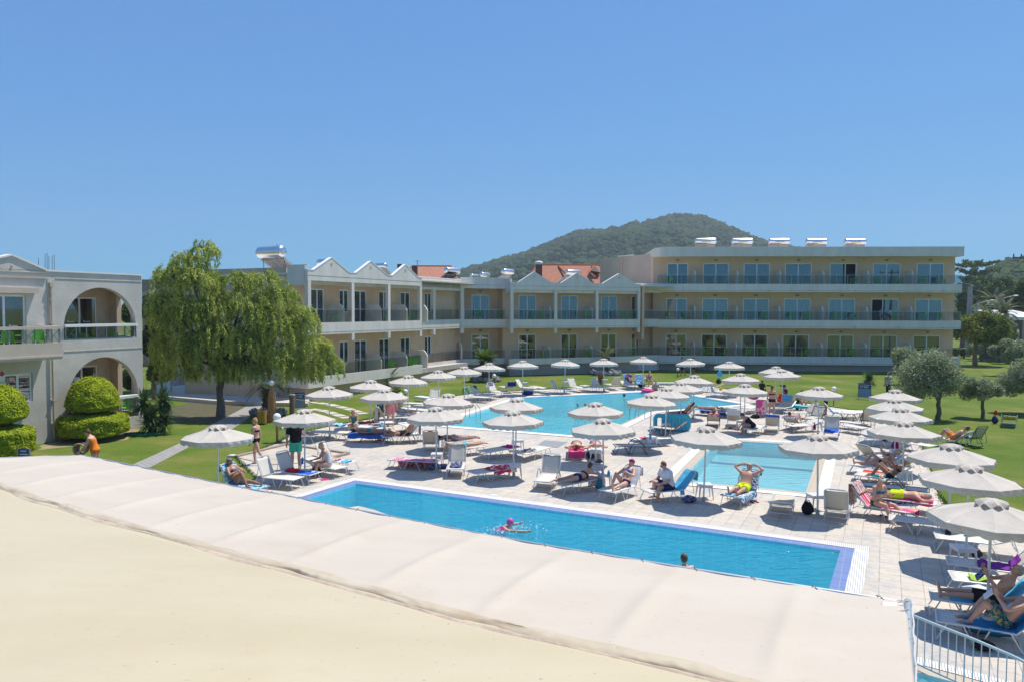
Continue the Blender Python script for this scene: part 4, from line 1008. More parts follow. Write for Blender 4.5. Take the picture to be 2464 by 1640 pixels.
# arclength-corresponding ruled sheet between edge and seam with sag between rafters
tot=sum((b-a).length for a,b in zip(edge[:-1],edge[1:])); NR=round(tot/1.28)
AW=thing('fabric_awning','wide cream fabric awning roof in the foreground, stretched over rafters','awning',tuple(edge[7]))
def aw(u,v,lift=0.0):
    a=poly_interp(edge,u); b=poly_interp(seam,u); p=a.lerp(b,v)
    ph=u*tot/1.28; fr=ph-math.floor(ph); k=abs(fr-.5)*2       # 1 on a rafter
    ridge=.030*math.exp(-((1-k)/.16)**2); sag=-.013*math.cos((k)*PI/2)
    env=min(1,.25+v*1.6)*min(1,(1-v)*4+.08)
    p=p+Vector((0,0,(ridge+sag)*env+lift)); nz=noise.fractal(Vector((p.x*.9,p.y*.9,1)),1,2,3)*.012
    p.z+=nz; p.z+=.02*math.sin(v*PI)
    if v<.04:   # scalloped free edge between lashings
        s=abs(math.sin(u*tot/.62*PI)); p.z-=.012*s*(1-v/.04)
    return p
def cloth_mat(name,c1,c2,c3,stain_amt,rough=.62,sheen=.0):
    m=bpy.data.materials.new(name); m.use_nodes=True; t=m.node_tree; b=t.nodes['Principled BSDF']; b.inputs['Roughness'].default_value=rough; b.inputs['Specular IOR Level'].default_value=.35
    tc=t.nodes.new('ShaderNodeTexCoord')
    n=t.nodes.new('ShaderNodeTexNoise'); n.inputs['Scale'].default_value=.7; n.inputs['Detail'].default_value=5; n.inputs['Roughness'].default_value=.6
    mp=t.nodes.new('ShaderNodeMapping'); mp.inputs['Rotation'].default_value=(0,0,-POOLDIR); mp.inputs['Scale'].default_value=(.5,1.5,1); t.links.new(tc.outputs['Object'],mp.inputs[0]); t.links.new(mp.outputs[0],n.inputs['Vector'])
    r=t.nodes.new('ShaderNodeValToRGB'); r.color_ramp.elements[0].position=.35; r.color_ramp.elements[0].color=tuple(c1)+(1,); r.color_ramp.elements[1].position=.65; r.color_ramp.elements[1].color=tuple(c2)+(1,); t.links.new(n.outputs[0],r.inputs[0]); cur=r.outputs[0]
    for sc,lo,hi,am,cc in ((5,.62,.75,.25,c3),(30,.70,.715,.8,(.28,.22,.15)),(14,.72,.74,.5,(.42,.34,.24)),(1.3,.55,.75,stain_amt,c3)):
        n=t.nodes.new('ShaderNodeTexNoise'); n.inputs['Scale'].default_value=sc; n.inputs['Detail'].default_value=2 if sc>30 else 6; t.links.new(tc.outputs['Object'],n.inputs['Vector'])
        mr=t.nodes.new('ShaderNodeMapRange'); mr.inputs[1].default_value=lo; mr.inputs[2].default_value=hi; mr.inputs[4].default_value=am; t.links.new(n.outputs[0],mr.inputs[0])
        mx=t.nodes.new('ShaderNodeMixRGB'); mx.inputs[2].default_value=tuple(cc)+(1,); t.links.new(mr.outputs[0],mx.inputs[0]); t.links.new(cur,mx.inputs[1]); cur=mx.outputs[0]
    t.links.new(cur,b.inputs['Base Color'])
    n=t.nodes.new('ShaderNodeTexNoise'); n.inputs['Scale'].default_value=2.2; n.inputs['Detail'].default_value=4; t.links.new(mp.outputs[0],n.inputs['Vector'])
    bp=t.nodes.new('ShaderNodeBump'); bp.inputs['Strength'].default_value=.35; bp.inputs['Distance'].default_value=.04; t.links.new(n.outputs[0],bp.inputs['Height']); t.links.new(bp.outputs[0],b.inputs['Normal'])
    MATS[name]=m; return m
M_aw1=cloth_mat('awning_cloth_pink',(.54,.472,.385),(.575,.51,.42),(.48,.385,.29),.3)
M_aw2=cloth_mat('awning_cloth_yellow',(.515,.447,.30),(.55,.487,.34),(.49,.40,.25),.25)
m=MB(); m.slab(lambda u,v:aw(u,v),520,44,.012); m.build('front_sheet',M_aw1,AW,smooth=True)
# inner, yellower sheet running from the seam back below the camera
def inner(u,v):
    b=poly_interp(seam,u); q=Vector((b.x*.55-1.6,-2.2,3.0)); p=b.lerp(q,v); p.z=ZS-.006+ (3.05-ZS)*v
    p.z+=noise.fractal(Vector((p.x*.5,p.y*.5,9)),1,2,4)*.03*min(1,v*4)+.012*math.sin((p.x*.8-p.y*.45)*2.6)*min(1,v*3)
    return p
m=MB(); m.slab(inner,160,60,.012); m.build('rear_sheet',M_aw2,AW,smooth=True)
# the rolled, wrinkled and dirty overlap along the seam
def roll(u,v):
    p=poly_interp(seam,u); i=min(u+.004,1); d=(poly_interp(seam,i)-poly_interp(seam,max(0,i-.008))); d.z=0; d=d.normalized(); k=Vector((-d.y,d.x,0))
    wv=.085*(1+.5*noise.noise(Vector((u*17,0,4))))
    off=(v-.5)*2*wv; z=.016*math.sin(v*PI)+.009*noise.noise(Vector((u*170,v*3,2)))+.008*noise.noise(Vector((u*60,v*5,7)))
    off+=.05*noise.noise(Vector((u*26,v*2,3)))
    return p+k*(off+.03)+Vector((0,0,z*min(1,.35+abs(noise.noise(Vector((u*13,2,5))))*2)+.006-.022*abs(2*v-1)**4))
m=MB(); m.slab(roll,700,12,.003); M_roll=cloth_mat('overlap_cloth',(.50,.42,.30),(.56,.50,.38),(.40,.29,.18),.8); m.build('seam_overlap',M_roll,AW,smooth=True)
def dirt(u,v):
    p=poly_interp(seam,u); i=min(u+.004,1); d=(poly_interp(seam,i)-poly_interp(seam,max(0,i-.008))); d.z=0; d=d.normalized(); k=Vector((-d.y,d.x,0))
    if k.y>0: k=-k
    wv=max(.0,.04+.22*noise.noise(Vector((u*11,1,14))))
    return p+k*(.06+v*(wv+.02))+Vector((0,0,.003-.018*v))
m=MB(); m.slab(dirt,500,4,.001); m.build('dirt_line',mat('wet_dirt',(.40,.31,.24),.8,col2=(.56,.46,.34),scale=5,bump=.3),AW,smooth=True)
def seamline(fn,n,name,mt,hw):
    m=MB(); m.grid(lambda u,v:fn(u,v),n,1); m.build(name,mt,AW)
# edge pipe, lashings and side pipe
M_pipe=mat('galvanised_pipe',(.40,.45,.48),.45,metal=.5,var=.08)
ep=[poly_interp(edge,k/160)+Vector((.0,.055,-.03)) for k in range(161)]
m=MB(); m.tube(ep,.026,8); m.build('edge_pipe',M_pipe,AW,smooth=True)
m=MB()
for k in range(1,int(tot/.62)+1):
    u=k*.62/tot
    if u>1: break
    p=poly_interp(edge,u); m.tube([p+Vector((0,-.07,.012)),p+Vector((0,.02,.012)),p+Vector((0,.085,-.005)),p+Vector((0,.055,-.062)),p+Vector((0,.0,-.04))],.006,5)
m.build('lashing',mat('grey_cord',(.25,.25,.25),.8),AW)
sp0=at(2184,1446,2.93); sp1=at(2196,1760,2.93)
m=MB(); m.tube([sp0.lerp(sp1,k/8) for k in range(9)],.034,12); m.build('side_pipe',M_pipe,AW,smooth=True)
m=MB()
for k in range(11):
    p=sp0.lerp(sp1,(k+.4)/11); m.tube([p+Vector((-.10,0,.02)),p+Vector((0,0,.042)),p+Vector((.042,0,0)),p+Vector((.03,.01,-.03))],.006,5)
m.tube([sp0.lerp(sp1,k/20)+Vector((.045+.006*math.sin(k*1.7),0,.01+.006*math.cos(k*2.3))) for k in range(21)],.007,5); m.build('cord',mat('white_cord',(.6,.6,.6),.7),AW)
m=MB(); 
def hem(u,v):
    p=sp0.lerp(sp1,u); return p+Vector((-.26+.21*v,0,.0+.012*math.sin(u*55)+.008*math.sin(u*23+v)-.02*v))
m.slab(hem,80,5,.01); m.build('side_hem',mat('hem_cloth',(.72,.66,.57),.7,bump=.2),AW,smooth=True)
# posts that carry the awning edge (hidden below it from here)
m=MB()
for u in (.12,.3,.48,.66,.84,.99):
    p=poly_interp(edge,u); m.tube([(p.x,p.y+.02,0),(p.x,p.y+.02,ZE-.06)],.04,10)
m.build('post',M_pipe,AW)
for c in [x for x in C.objects if x.parent is AW]: c.data.transform(Matrix.Translation(-AW.location))
# loose flap of cloth hanging over the pool edge
fa=[at(x,y,2.84) for x,y in ((835,1221),(862,1216.5),(900,1226),(932,1238))]
m=MB(); m.slab(lambda u,v:poly_interp(fa,u)+Vector((0,.02-.25*v,.0-.03*v-.0)),14,4,.008); o=m.build('cloth_flap',M_aw1,None,loc=fa[0]); tag(o,'loose corner of awning cloth sticking out over the lap pool','cloth flap')
# ================= pool fence bottom right =================
FE=thing('pool_fence','pale blue metal fence with curved handrail around the paddling pool','fence',tuple(at(2192,1620)))
fp=[Vector((6.45,12.3,0)),Vector((6.72,11.75,0)),Vector((6.98,11.25,0)),Vector((7.22,10.65,0)),Vector((7.34,9.9,0)),Vector((7.38,9.0,0))]
M_fence=mat('fence_paint',(.42,.55,.60),.45)
top=[poly_interp(fp,k/30)+Vector((0,0,.86)) for k in range(31)]; bot=[p-Vector((0,0,.76)) for p in top]
m=MB(); m.tube(top,.024,8); m.build('handrail',M_fence,FE,smooth=True); m=MB(); m.tube(bot,.018,8); m.build('bottom_rail',M_fence,FE)
LF=sum((b-a).length for a,b in zip(fp[:-1],fp[1:])); nb=int(LF/.125)
for k in range(nb+1):
    p=poly_interp(fp,k/nb); m=MB(); m.tube([(p.x,p.y,.10 if k%8 else 0),(p.x,p.y,.85)],.0085 if k%8 else .011,6); m.build('baluster' if k%8 else 'fence_post',M_fence,FE)
for c in [x for x in C.objects if x.parent is FE]: c.data.transform(Matrix.Translation(-FE.location))
# ================= parasols =================
M_canvas=mat('parasol_canvas',(.59,.54,.465),.9,var=.08,scale=2.0,bump=.15,bscale=6,trans=.12)
M_pole=mat('white_pole',(.66,.68,.70),.4)
def make_parasol():
    t=thing('parasol','x','parasol'); n=8; Rr=1.06; zr=1.96; za=2.24; ri=.17
    m=MB(); V=[];Fs=[]
    rings=5; seg=4; N=n*seg
    def rim(k,f):   # canopy between ribs sags a little and its edge runs straight
        a=2*PI*(k//seg)/n; b=2*PI*(k//seg+1)/n; t_=(k%seg)/seg
        p=Vector((math.cos(a),math.sin(a),0)).lerp(Vector((math.cos(b),math.sin(b),0)),t_); r=ri+(Rr-ri)*f
        z=za-.015+(zr-za)*(f**1.12); z-=.028*math.sin(PI*t_)*math.sin(PI*min(1,f*.9+.05))
        return Vector((p.x*r,p.y*r,z))
    for j in range(rings+1):
        for k in range(N): V.append(rim(k,j/rings))
    for j in range(rings):
        for k in range(N): Fs.append((j*N+k,(j+1)*N+k,(j+1)*N+(k+1)%N,j*N+(k+1)%N))
    m.add(V,Fs); m.build('canopy',M_canvas,t)
    # scalloped valance
    m=MB(); V=[];Fs=[]; SG=24; NN=n*SG
    for k in range(NN):
        a=2*PI*(k//SG)/n; b=2*PI*(k//SG+1)/n; t_=(k%SG)/SG
        p=Vector((math.cos(a),math.sin(a),0)).lerp(Vector((math.cos(b),math.sin(b),0)),t_)
        dr=.13+.035*abs(math.sin(PI*t_*3)); w_=.012*math.sin(t_*PI*6+k//SG)
        V+= [(p.x*Rr,p.y*Rr,zr-.004),(p.x*(Rr+.005+w_),p.y*(Rr+.005+w_),zr-.07),(p.x*(Rr-.01+w_),p.y*(Rr-.01+w_),zr-dr)]
    for k in range(NN):
        q=((k+1)%NN)*3; k3=k*3; Fs+=[(k3,k3+1,q+1,q),(k3+1,k3+2,q+2,q+1)]
    m.add(V,Fs); m.build('valance',M_canvas,t)
    # wavy vent cap
    m=MB(); V=[(0,0,2.335)];Fs=[]; K=48
    for j in range(1,4):
        for k in range(K):
            a=2*PI*k/K; r=.29*j/3; oc=math.cos(PI/8)/math.cos(((a+PI/8)%(PI/4))-PI/8)
            V.append((r*math.cos(a)*oc,r*math.sin(a)*oc,2.335-.05*(j/3)**1.5-(.05+.045*math.cos(4*a*2+.6))*(j/3)**3))
    for k in range(K): Fs.append((0,1+k,1+(k+1)%K))
    for j in range(2):
        for k in range(K): Fs.append((1+j*K+k,1+(j+1)*K+k,1+(j+1)*K+(k+1)%K,1+j*K+(k+1)%K))
    m.add(V,Fs); m.build('vent_cap',M_canvas,t)
    m=MB(); m.tube([(0,0,0),(0,0,2.3)],.026,10); m.build('pole',M_pole,t)
    for k in range(n):
        a=2*PI*k/n; c,s=math.cos(a),math.sin(a); m=MB(); m.tube([(c*.04,s*.04,za-.01),(c*Rr*.98,s*Rr*.98,zr-.01)],.009,5); m.tube([(c*.04,s*.04,1.78),(c*.55,s*.55,za-.17)],.007,5); m.build('rib',M_pole,t)
    m=MB(); m.loft([((0,0,0),(.20,0,0),(0,.20,0)),((0,0,.03),(.19,0,0),(0,.19,0)),((0,0,.05),(.06,0,0),(0,.06,0)),((0,0,.2),(.045,0,0),(0,.045,0))],16); m.build('base',mat('grey_base',(.4,.4,.39),.8),t)
    m=MB(); m.tube([(0,0,1.72),(0,0,1.8)],.045,10); m.build('hub',M_pole,t)
    return Proto(t)
UP=make_parasol()
UM=[(498,976,'nearest parasol on the left, standing in the grass beside the awning'),(700,940,'parasol over the man in the black shirt, left side'),(758,887,'parasol in front of the low white terrace wall, leftmost of the back rows'),(850,873,'parasol left of the two before the white terrace wall, half hidden'),(884,893,'parasol over the man in red swim shorts'),(938,862,'parasol behind the white globe lamp at the left lawn edge'),(1010,851,'third parasol of the curved lawn row counted from the terrace wall'),(1068,842,'parasol just left of the fan palm'),(1125,834,'parasol in front of the fan palm trunk'),(1203,829,'parasol over the lounger with the dark blue towel'),(1299,826,'far row parasol midway between the two ringed palms'),(1390,824,'far row parasol beside the brown slatted bin'),(1480,820,'far row parasol beside the light blue towel'),(1591,824,'far row parasol over the two people walking'),(1679,831,'far row parasol with the blue drop shaped float hanging by it'),(1786,842,'farther of two overlapping parasols on the right lawn edge'),(1803,850,'nearer of two overlapping parasols on the right lawn edge'),(1705,858,'parasol in the second row below the blue float'),(1596,862,'rearmost of the four stepped parasols right of the large pool'),(1568,877,'second of the four stepped parasols right of the large pool'),(1532,890,'third of the four stepped parasols right of the large pool'),(1496,905,'frontmost of the four stepped parasols by the pool ladder'),(1714,882,'parasol over the bent woman in black'),(1884,888,'parasol right of centre over the man bending forward'),(1028,904,'parasol at the left corner of the large pool'),(1004,934,'parasol over the pink bag and low table, left of centre'),(1187,914,'rear one of the two parasols in front of the large pool, left pair'),(1183,943,'front one of the two parasols in front of the large pool, left pair'),(1372,924,'rear one of the two parasols in front of the large pool, right pair'),(1390,961,'front parasol over the two women on pink loungers'),(1621,979,'parasol at the left edge of the small pale pool'),(1885,998,'parasol at the right edge of the small pale pool'),(2059,895,'rearmost of the right hand column of parasols'),(2062,916,'second from the back in the right hand column'),(2072,936,'third from the back in the right hand column'),(2080,967,'fourth from the back in the right hand column, over the two women'),(2189,1019,'fifth from the back in the right hand column'),(2228,1067,'sixth from the back in the right hand column'),(2279,1145,'nearest and largest parasol at the right edge')]
for i,(x,y,lb) in enumerate(UM):
    p=at(x*1.0458,y*1.0458,2.335); o=UP.put((p.x,p.y,0),random.uniform(0,.785),'cream '+lb,'cream parasols around the pools'); o.rotation_euler=(R(random.gauss(0,.9)),R(random.gauss(0,.9)),o.rotation_euler[2])
# ================= loungers =================
M_al=mat('white_lounger_frame',(.66,.67,.67),.4,metal=.15)
M_dk=mat('dark_lounger_frame',(.07,.075,.085),.45)
M_slw=mat('white_sling',(.64,.61,.545),.85,var=.04,scale=30)
M_slc=mat('cream_sling',(.56,.50,.40),.85,var=.05,scale=30)
def bedprof(y,ang,hinge=1.2):
    if y<=hinge: return (y,.335-.02*math.sin(PI*y/hinge))
    d=y-hinge; return (hinge+d*math.cos(ang),.335+d*math.sin(ang))
LPROTO={}
def lounger_proto(ang,fr,sl,arms):
    key=(ang,fr,sl,arms)
    if key in LPROTO: return LPROTO[key]
    a=R(ang); fm={'w':M_al,'d':M_dk}[fr]; sm={'w':M_slw,'c':M_slc}[sl]; t=thing('sun_lounger','x','sun lounger'); L=1.88; hg=1.2; wd=.30
    m=MB()
    for sx in (-1,1): m.tube([(sx*wd,.02,.335),(sx*wd,hg,.335)],.017,7)
    m.tube([(-wd,.02,.335),(wd,.02,.335)],.017,7); m.tube([(-wd,hg,.335),(wd,hg,.335)],.014,7); m.build('frame',fm,t)
    m=MB(); pr=[bedprof(hg+.02,a),bedprof(L-.06,a),bedprof(L,a)]
    m.tube([(-wd,)+pr[0],(-wd,)+pr[1],(-wd+.07,)+pr[2],(wd-.07,)+pr[2],(wd,)+pr[1],(wd,)+pr[0]],.017,7)
    if ang>12:
        q=bedprof(1.62,a); m.tube([(-wd+.03,)+q,(-wd+.03,q[0]-.02+.12,.20),(wd-.03,q[0]-.02+.12,.20),(wd-.03,)+q],.011,6)
    m.build('back_frame',fm,t)
    m=MB(); m.slab(lambda u,v:(-wd+.01+(2*wd-.02)*v,.03+(hg-.05)*u,.338-.028*math.sin(PI*v)*math.sin(PI*u)**.5),8,6,.006); m.build('seat_sling',sm,t,smooth=True)
    m=MB(); dn=Vector((0,-math.sin(a),math.cos(a)))
    m.slab(lambda u,v:Vector((-wd+.01+(2*wd-.02)*v,)+bedprof(hg+.04+(L-hg-.08)*u,a))-dn*(.022*math.sin(PI*v)),7,6,.006); m.build('back_sling',sm,t,smooth=True)
    for y0,y1 in ((.18,.42),(1.12,.82)):
        for k,(ya,yb) in enumerate(((y0,y0-.16 if y0<.6 else y0+.18),(y1,y1+.16 if y1<.6 else y1-.14))):
            m=MB(); m.tube([(-wd+.015,ya,.325),(-wd+.0,yb,.015),(wd-.0,yb,.015),(wd-.015,ya,.325)],.013,6); m.build('leg',fm,t)
    if arms:
        for sx in (-1,1):
            m=MB(); m.tube([(sx*(wd+.03),hg-.62+.66*k/10,.20+.36*math.sin(PI*(k+.6)/11.2)) for k in range(11)],.015,7); m.build('armrest',mat('armrest_grey',(.20,.21,.23),.5) if fr=='w' else fm,t)
    for c in KIDS_OF(t): pass
    LPROTO[key]=Proto(t); return LPROTO[key]
def KIDS_OF(t): return []
def lplace(k,f,h,ang,fr='w',sl='w',arms=0,label='',len_h=1.2):
    p=zat(k,*f,z=.335); q=zat(k,*h,z=.335); d=(q-p); d.z=0
    rz=math.atan2(d.y,d.x)-PI/2
    pr=lounger_proto(ang,fr,sl,arms)
    # anchor so that the middle of the marked span stays put
    mid=(p+q)/2; L=len_h if ang>12 else 1.88; u=d.normalized(); base=mid-u*(L/2)
    o=pr.put((base.x,base.y,.004),rz,label,'sun loungers around the pools')
    return (Vector((base.x,base.y,.004)),rz,ang)
LG={}
def LL(key,*a,**k): LG[key]=lplace(*a,**k)
LL(1,'1',(860,1190),(590,1150),65,'w','w',0,'lounger with blue towel under the woman at the awning edge')
LL(2,'1',(1235,1100),(900,1068),68,'w','w',0,'raised white lounger nearest the foot bath, left of the lap pool corner')
LL(3,'1',(1410,1055),(1080,1015),68,'w','w',0,'lounger with blue and red towels, beside the raised white one')
LL(4,'1',(1815,945),(1440,905),62,'w','w',0,'raised lounger behind the seated blonde woman in grey swimsuit')
LL(5,'1',(1680,1005),(1370,945),15,'w','w',0,'lounger the blonde woman sits on, near the white side table')
LL(6,'1',(1410,675),(1110,668),55,'w','w',0,'lounger with pale yellow towel behind the black shirted man')
LL(7,'1',(1625,645),(1390,640),0,'w','w',0,'flat lounger in shade right of the black shirted man')
LL(8,'1',(1880,590),(1590,580),0,'w','w',0,'lounger with white towel under the sunglasses woman')
LL(9,'1',(2060,548),(1840,558),0,'w','w',0,'flat lounger with red towel roll beside the parasol pole')
LL(10,'a',(1200,880),(760,905),58,'w','w',0,'lounger with raised back and white towels behind the dark haired woman')
LL(11,'a',(620,1245),(200,1245),0,'d','w',0,'lounger with blue towel and sleeping woman, lower left group')
LL(12,'a',(850,1290),(1080,1280),50,'w','w',0,'lounger with grey and white towel draped over its back')
LL(13,'a',(1410,1235),(1130,1245),0,'w','w',0,'lounger with white towel on its foot end, right of the draped one')
LL(14,'a',(1400,800),(1090,800),58,'w','w',0,'lounger of the man reading at the lawn edge')
LL(15,'a',(1660,695),(1270,665),0,'w','w',0,'rear flat white lounger right of the reading man')
LL(16,'a',(1470,735),(1230,715),0,'w','w',0,'front flat white lounger right of the reading man')
LL(17,'a',(1465,605),(1290,600),62,'w','w',0,'steeply raised white lounger right of the globe lamp')
LL(18,'a',(1480,460),(1830,500),0,'w','w',0,'flat white lounger with thick white towel on the lawn')
LL(19,'a',(1560,620),(1900,430),50,'w','w',0,'lounger hidden behind the pool corner parasol on the lawn')
LL(20,'2',(335,775),(302,860),62,'w','c',0,'cream lounger seen from behind, left of the reclining couple')
LL(21,'2',(830,850),(560,880),28,'w','c',0,'lounger under the woman in light blue bikini, raised at the left')
LL(22,'2',(700,800),(470,805),20,'w','c',0,'lounger under the woman in the flowered wrap')
LL(23,'2',(540,1115),(575,1000),66,'w','w',0,'white lounger facing the lap pool with navy towel on its side')
LL(24,'2',(-40,985),(330,1005),0,'w','w',0,'low lounger hung with the pink patterned towel')
LL(25,'2',(765,1110),(1070,1065),0,'w','w',0,'flat lounger with red starred towel')
LL(26,'2',(885,905),(1085,870),0,'w','w',0,'shaded lounger with magenta towel by the centre side table')
LL(27,'2',(1430,865),(1180,935),0,'w','w',0,'shaded lounger with dark cloth right of the centre side table')
LL(28,'2',(1395,1215),(1485,1130),68,'w','w',1,'large white lounger with grey arched armrests')
LL(29,'2',(1600,1225),(1890,1170),0,'w','w',0,'lounger under the prone woman in black bikini')
LL(30,'2',(2010,1310),(2245,1235),55,'w','w',0,'lounger of the woman in the magenta cap')
LL(31,'3',(345,1295),(565,1275),48,'w','w',0,'lounger of the man in the white shirt with blue towel')
LL(32,'3',(1090,1370),(1310,1270),55,'w','w',0,'lounger of the man in yellow shorts, blue patterned towel')
LL(33,'3',(1655,1330),(1620,1440),18,'w','c',0,'low cream lounger seen from behind at the small pool edge')
LL(34,'3',(2190,1400),(2165,1480),66,'w','c',0,'upright cream lounger seen from behind, right of the black bag')
LL(35,'2',(1735,820),(1735,935),0,'w','w',0,'lounger of the prone woman with hot pink towel')
LL(36,'2',(1905,810),(1935,930),0,'w','w',0,'lounger of the prone woman in blue bikini behind the white stool')
LL(37,'3',(-10,855),(440,855),0,'d','w',1,'dark framed flat lounger with arched arms between the pools')
LL(38,'3',(160,795),(530,775),0,'w','w',0,'flat lounger with pink cloth behind the dark framed one')
LL(39,'3',(360,672),(590,695),38,'d','c',1,'dark framed lounger in front of the blue inflatable')
LL(40,'3',(490,545),(690,560),48,'d','c',0,'dark framed lounger of the tanned man by the large pool')
LL(41,'3',(800,495),(1070,525),0,'w','w',0,'lounger with blue towel under the prone woman at the poolside')
LL(42,'d',(1370,890),(1370,985),35,'d','c',0,'lounger seen from behind with red towel and bent knee')
LL(43,'d',(1790,880),(1790,1000),60,'w','c',0,'white framed lounger seen from behind with draped white towel')
LL(44,'3',(1320,700),(1440,655),0,'w','w',0,'lounger under the woman in black bending forward')
LL(45,'3',(1545,610),(1535,690),58,'w','c',0,'lounger seen from behind with bright blue towel over its top')
LL(46,'e',(1240,1110),(980,1190),32,'d','c',0,'dark framed lounger with white towel of the pale bather')
LL(47,'e',(890,1250),(1400,1220),22,'w','w',0,'long white lounger raised to the right before the side table')
LL(48,'e',(1820,1420),(1840,1320),64,'w','w',0,'white lounger facing the small pool with blue towel')
LL(49,'e',(420,850),(360,960),66,'w','c',0,'lounger seen from behind with long pink printed towel')
LL(50,'e',(720,880),(900,840),25,'w','c',0,'low cream lounger behind the standing woman in black bikini')
LL(51,'e',(830,965),(1370,965),48,'w','c',0,'long cream lounger raised to the right, right of the standing woman')
LL(52,'e',(780,900),(930,790),55,'w','c',0,'raised cream lounger with blue towel corner')
LL(53,'e',(1290,1110),(1550,1050),52,'d','c',1,'dark framed lounger with arched arm and raised back')
LL(54,'e',(2310,990),(1930,970),48,'d','w',0,'dark framed lounger raised to the left by the bending man')
LL(55,'e',(2352,952),(1990,945),0,'w','w',0,'rear flat white lounger at the right lawn edge')
LL(56,'e',(2190,1170),(1970,1145),0,'d','w',0,'dark framed lounger foot right of the blue towel lounger')
LL(57,'f',(265,120),(420,200),64,'d','c',1,'dark framed lounger of the bather with one raised knee, right column')
LL(58,'f',(170,245),(400,285),0,'w','w',0,'short view of flat white lounger under the right column')
LL(59,'f',(390,395),(740,440),0,'w','w',0,'flat white lounger in the shade of the fourth right parasol')
LL(60,'f',(1100,490),(850,450),0,'w','w',0,'flat white lounger foot at the grass, right column')
LL(61,'f',(680,610),(440,640),42,'w','c',0,'cream lounger with raised back turned left, right column')
LL(62,'f',(480,655),(850,655),0,'w','w',0,'flat white lounger with blue cloth, right column')
LL(63,'f',(150,750),(600,790),40,'w','w',0,'rear lounger of the two women with raised knees')
LL(64,'f',(220,835),(680,880),40,'w','w',0,'middle lounger of the two women with raised knees')
LL(65,'f',(320,895),(640,935),42,'w','w',0,'front lounger of the two women with raised knees')
LL(66,'f',(350,1030),(1150,1110),0,'d','w',1,'dark shaded lounger with arched armrest behind the headband woman')
LL(67,'f',(950,1390),(480,1310),52,'w','w',0,'lounger with striped pink towel under the headband woman')
LL(68,'f',(400,1170),(1300,1280),0,'w','w',0,'lounger under the prone man in lime shorts')
LL(69,'f',(990,1510),(1420,1560),0,'w','w',0,'shaded lounger foot at the edge of the largest parasol shadow')
LL(70,'g',(200,355),(760,415),20,'w','w',0,'white lounger under the nearest right parasol, rear one')
LL(71,'g',(365,610),(900,680),50,'w','w',0,'lounger behind the low white table at the right edge')
LL(72,'g',(375,760),(1000,830),45,'w','w',0,'lounger with green cloth and red book at the right edge')
LL(73,'g',(210,945),(800,1030),50,'w','w',0,'lounger of the grey haired man at the right edge')
LL(74,'g',(295,1165),(900,1265),50,'w','w',0,'lounger of the man in floral shorts at the right edge')
LL(75,'4',(1195,660),(1360,690),60,'d','c',1,'dark framed lounger on the grass with raised back')
LL(76,'4',(1670,480),(1670,560),22,'w','c',1,'lounger on the grass with yellow towel, far right')
LL(77,'4',(1010,680),(1175,700),40,'w','c',0,'lounger of the bather with raised knees on the grass')
LL(78,'b',(900,748),(590,735),55,'w','w',0,'white lounger with dark green towel over its back, left far side')
LL(79,'b',(1010,712),(660,702),55,'w','w',0,'white lounger second in the far side group by the fan palm')
LL(80,'b',(1060,690),(780,682),52,'w','w',0,'grey shaded lounger in the far side group by the fan palm')
LL(81,'b',(1235,655),(1010,628),55,'w','w',0,'white lounger with patterned cloth on its head, by the fan palm')
LL(82,'b',(1140,530),(1310,570),42,'w','c',0,'lounger hung with the dark blue towel on the far side')
LL(83,'b',(1780,570),(1590,560),55,'w','w',0,'raised white lounger right of the dark blue towel')
LL(84,'b',(2040,585),(1700,530),0,'w','w',0,'rear flat white lounger right of the dark blue towel')
LL(85,'b',(2010,618),(1660,610),0,'w','w',0,'front flat white lounger right of the dark blue towel')
LL(86,'c',(240,595),(40,585),58,'w','w',0,'shaded raised lounger at the far side, first right of the palm group')
LL(87,'c',(480,565),(340,545),58,'w','w',0,'bright white raised lounger at the far side')
LL(88,'c',(780,565),(470,515),0,'w','w',0,'flat white lounger next to the bright raised one')
LL(89,'c',(930,565),(740,535),60,'w','w',0,'shaded raised lounger left of the brown bin')
LL(90,'c',(960,490),(1100,520),60,'w','c',0,'cream lounger facing left beside the brown bin')
LL(91,'c',(1490,545),(1270,490),20,'w','w',0,'low white lounger before the purple dressed reader')
LL(92,'c',(1520,500),(1310,450),60,'w','w',0,'lounger of the purple dressed reader')
LL(93,'c',(1540,520),(1560,450),66,'w','w',0,'lounger covered by the light blue patterned towel')
LL(94,'d',(210,175),(500,175),0,'w','w',0,'flat lounger with striped towel behind the stepped parasols')
LL(95,'d',(1070,265),(1330,275),25,'w','w',0,'white lounger with raised right end at the far right poolside')
LL(96,'d',(1620,400),(1430,385),62,'w','w',0,'lounger with black bag and yellow toy at the far right poolside')
LL(97,'d',(1600,760),(1830,690),0,'w','w',0,'shaded lounger beyond the prone woman on the blue towel')
LL(98,'1',(2356,600),(2250,560),0,'w','w',0,'lounger foot beside the grey towel, hidden by the parasol')
LL(99,'e',(90,870),(200,830),0,'w','w',0,'flat white lounger with pink float behind')
LL(100,'e',(1180,830),(1420,850),0,'d','w',0,'dark framed lounger with turquoise towel near the lawn')
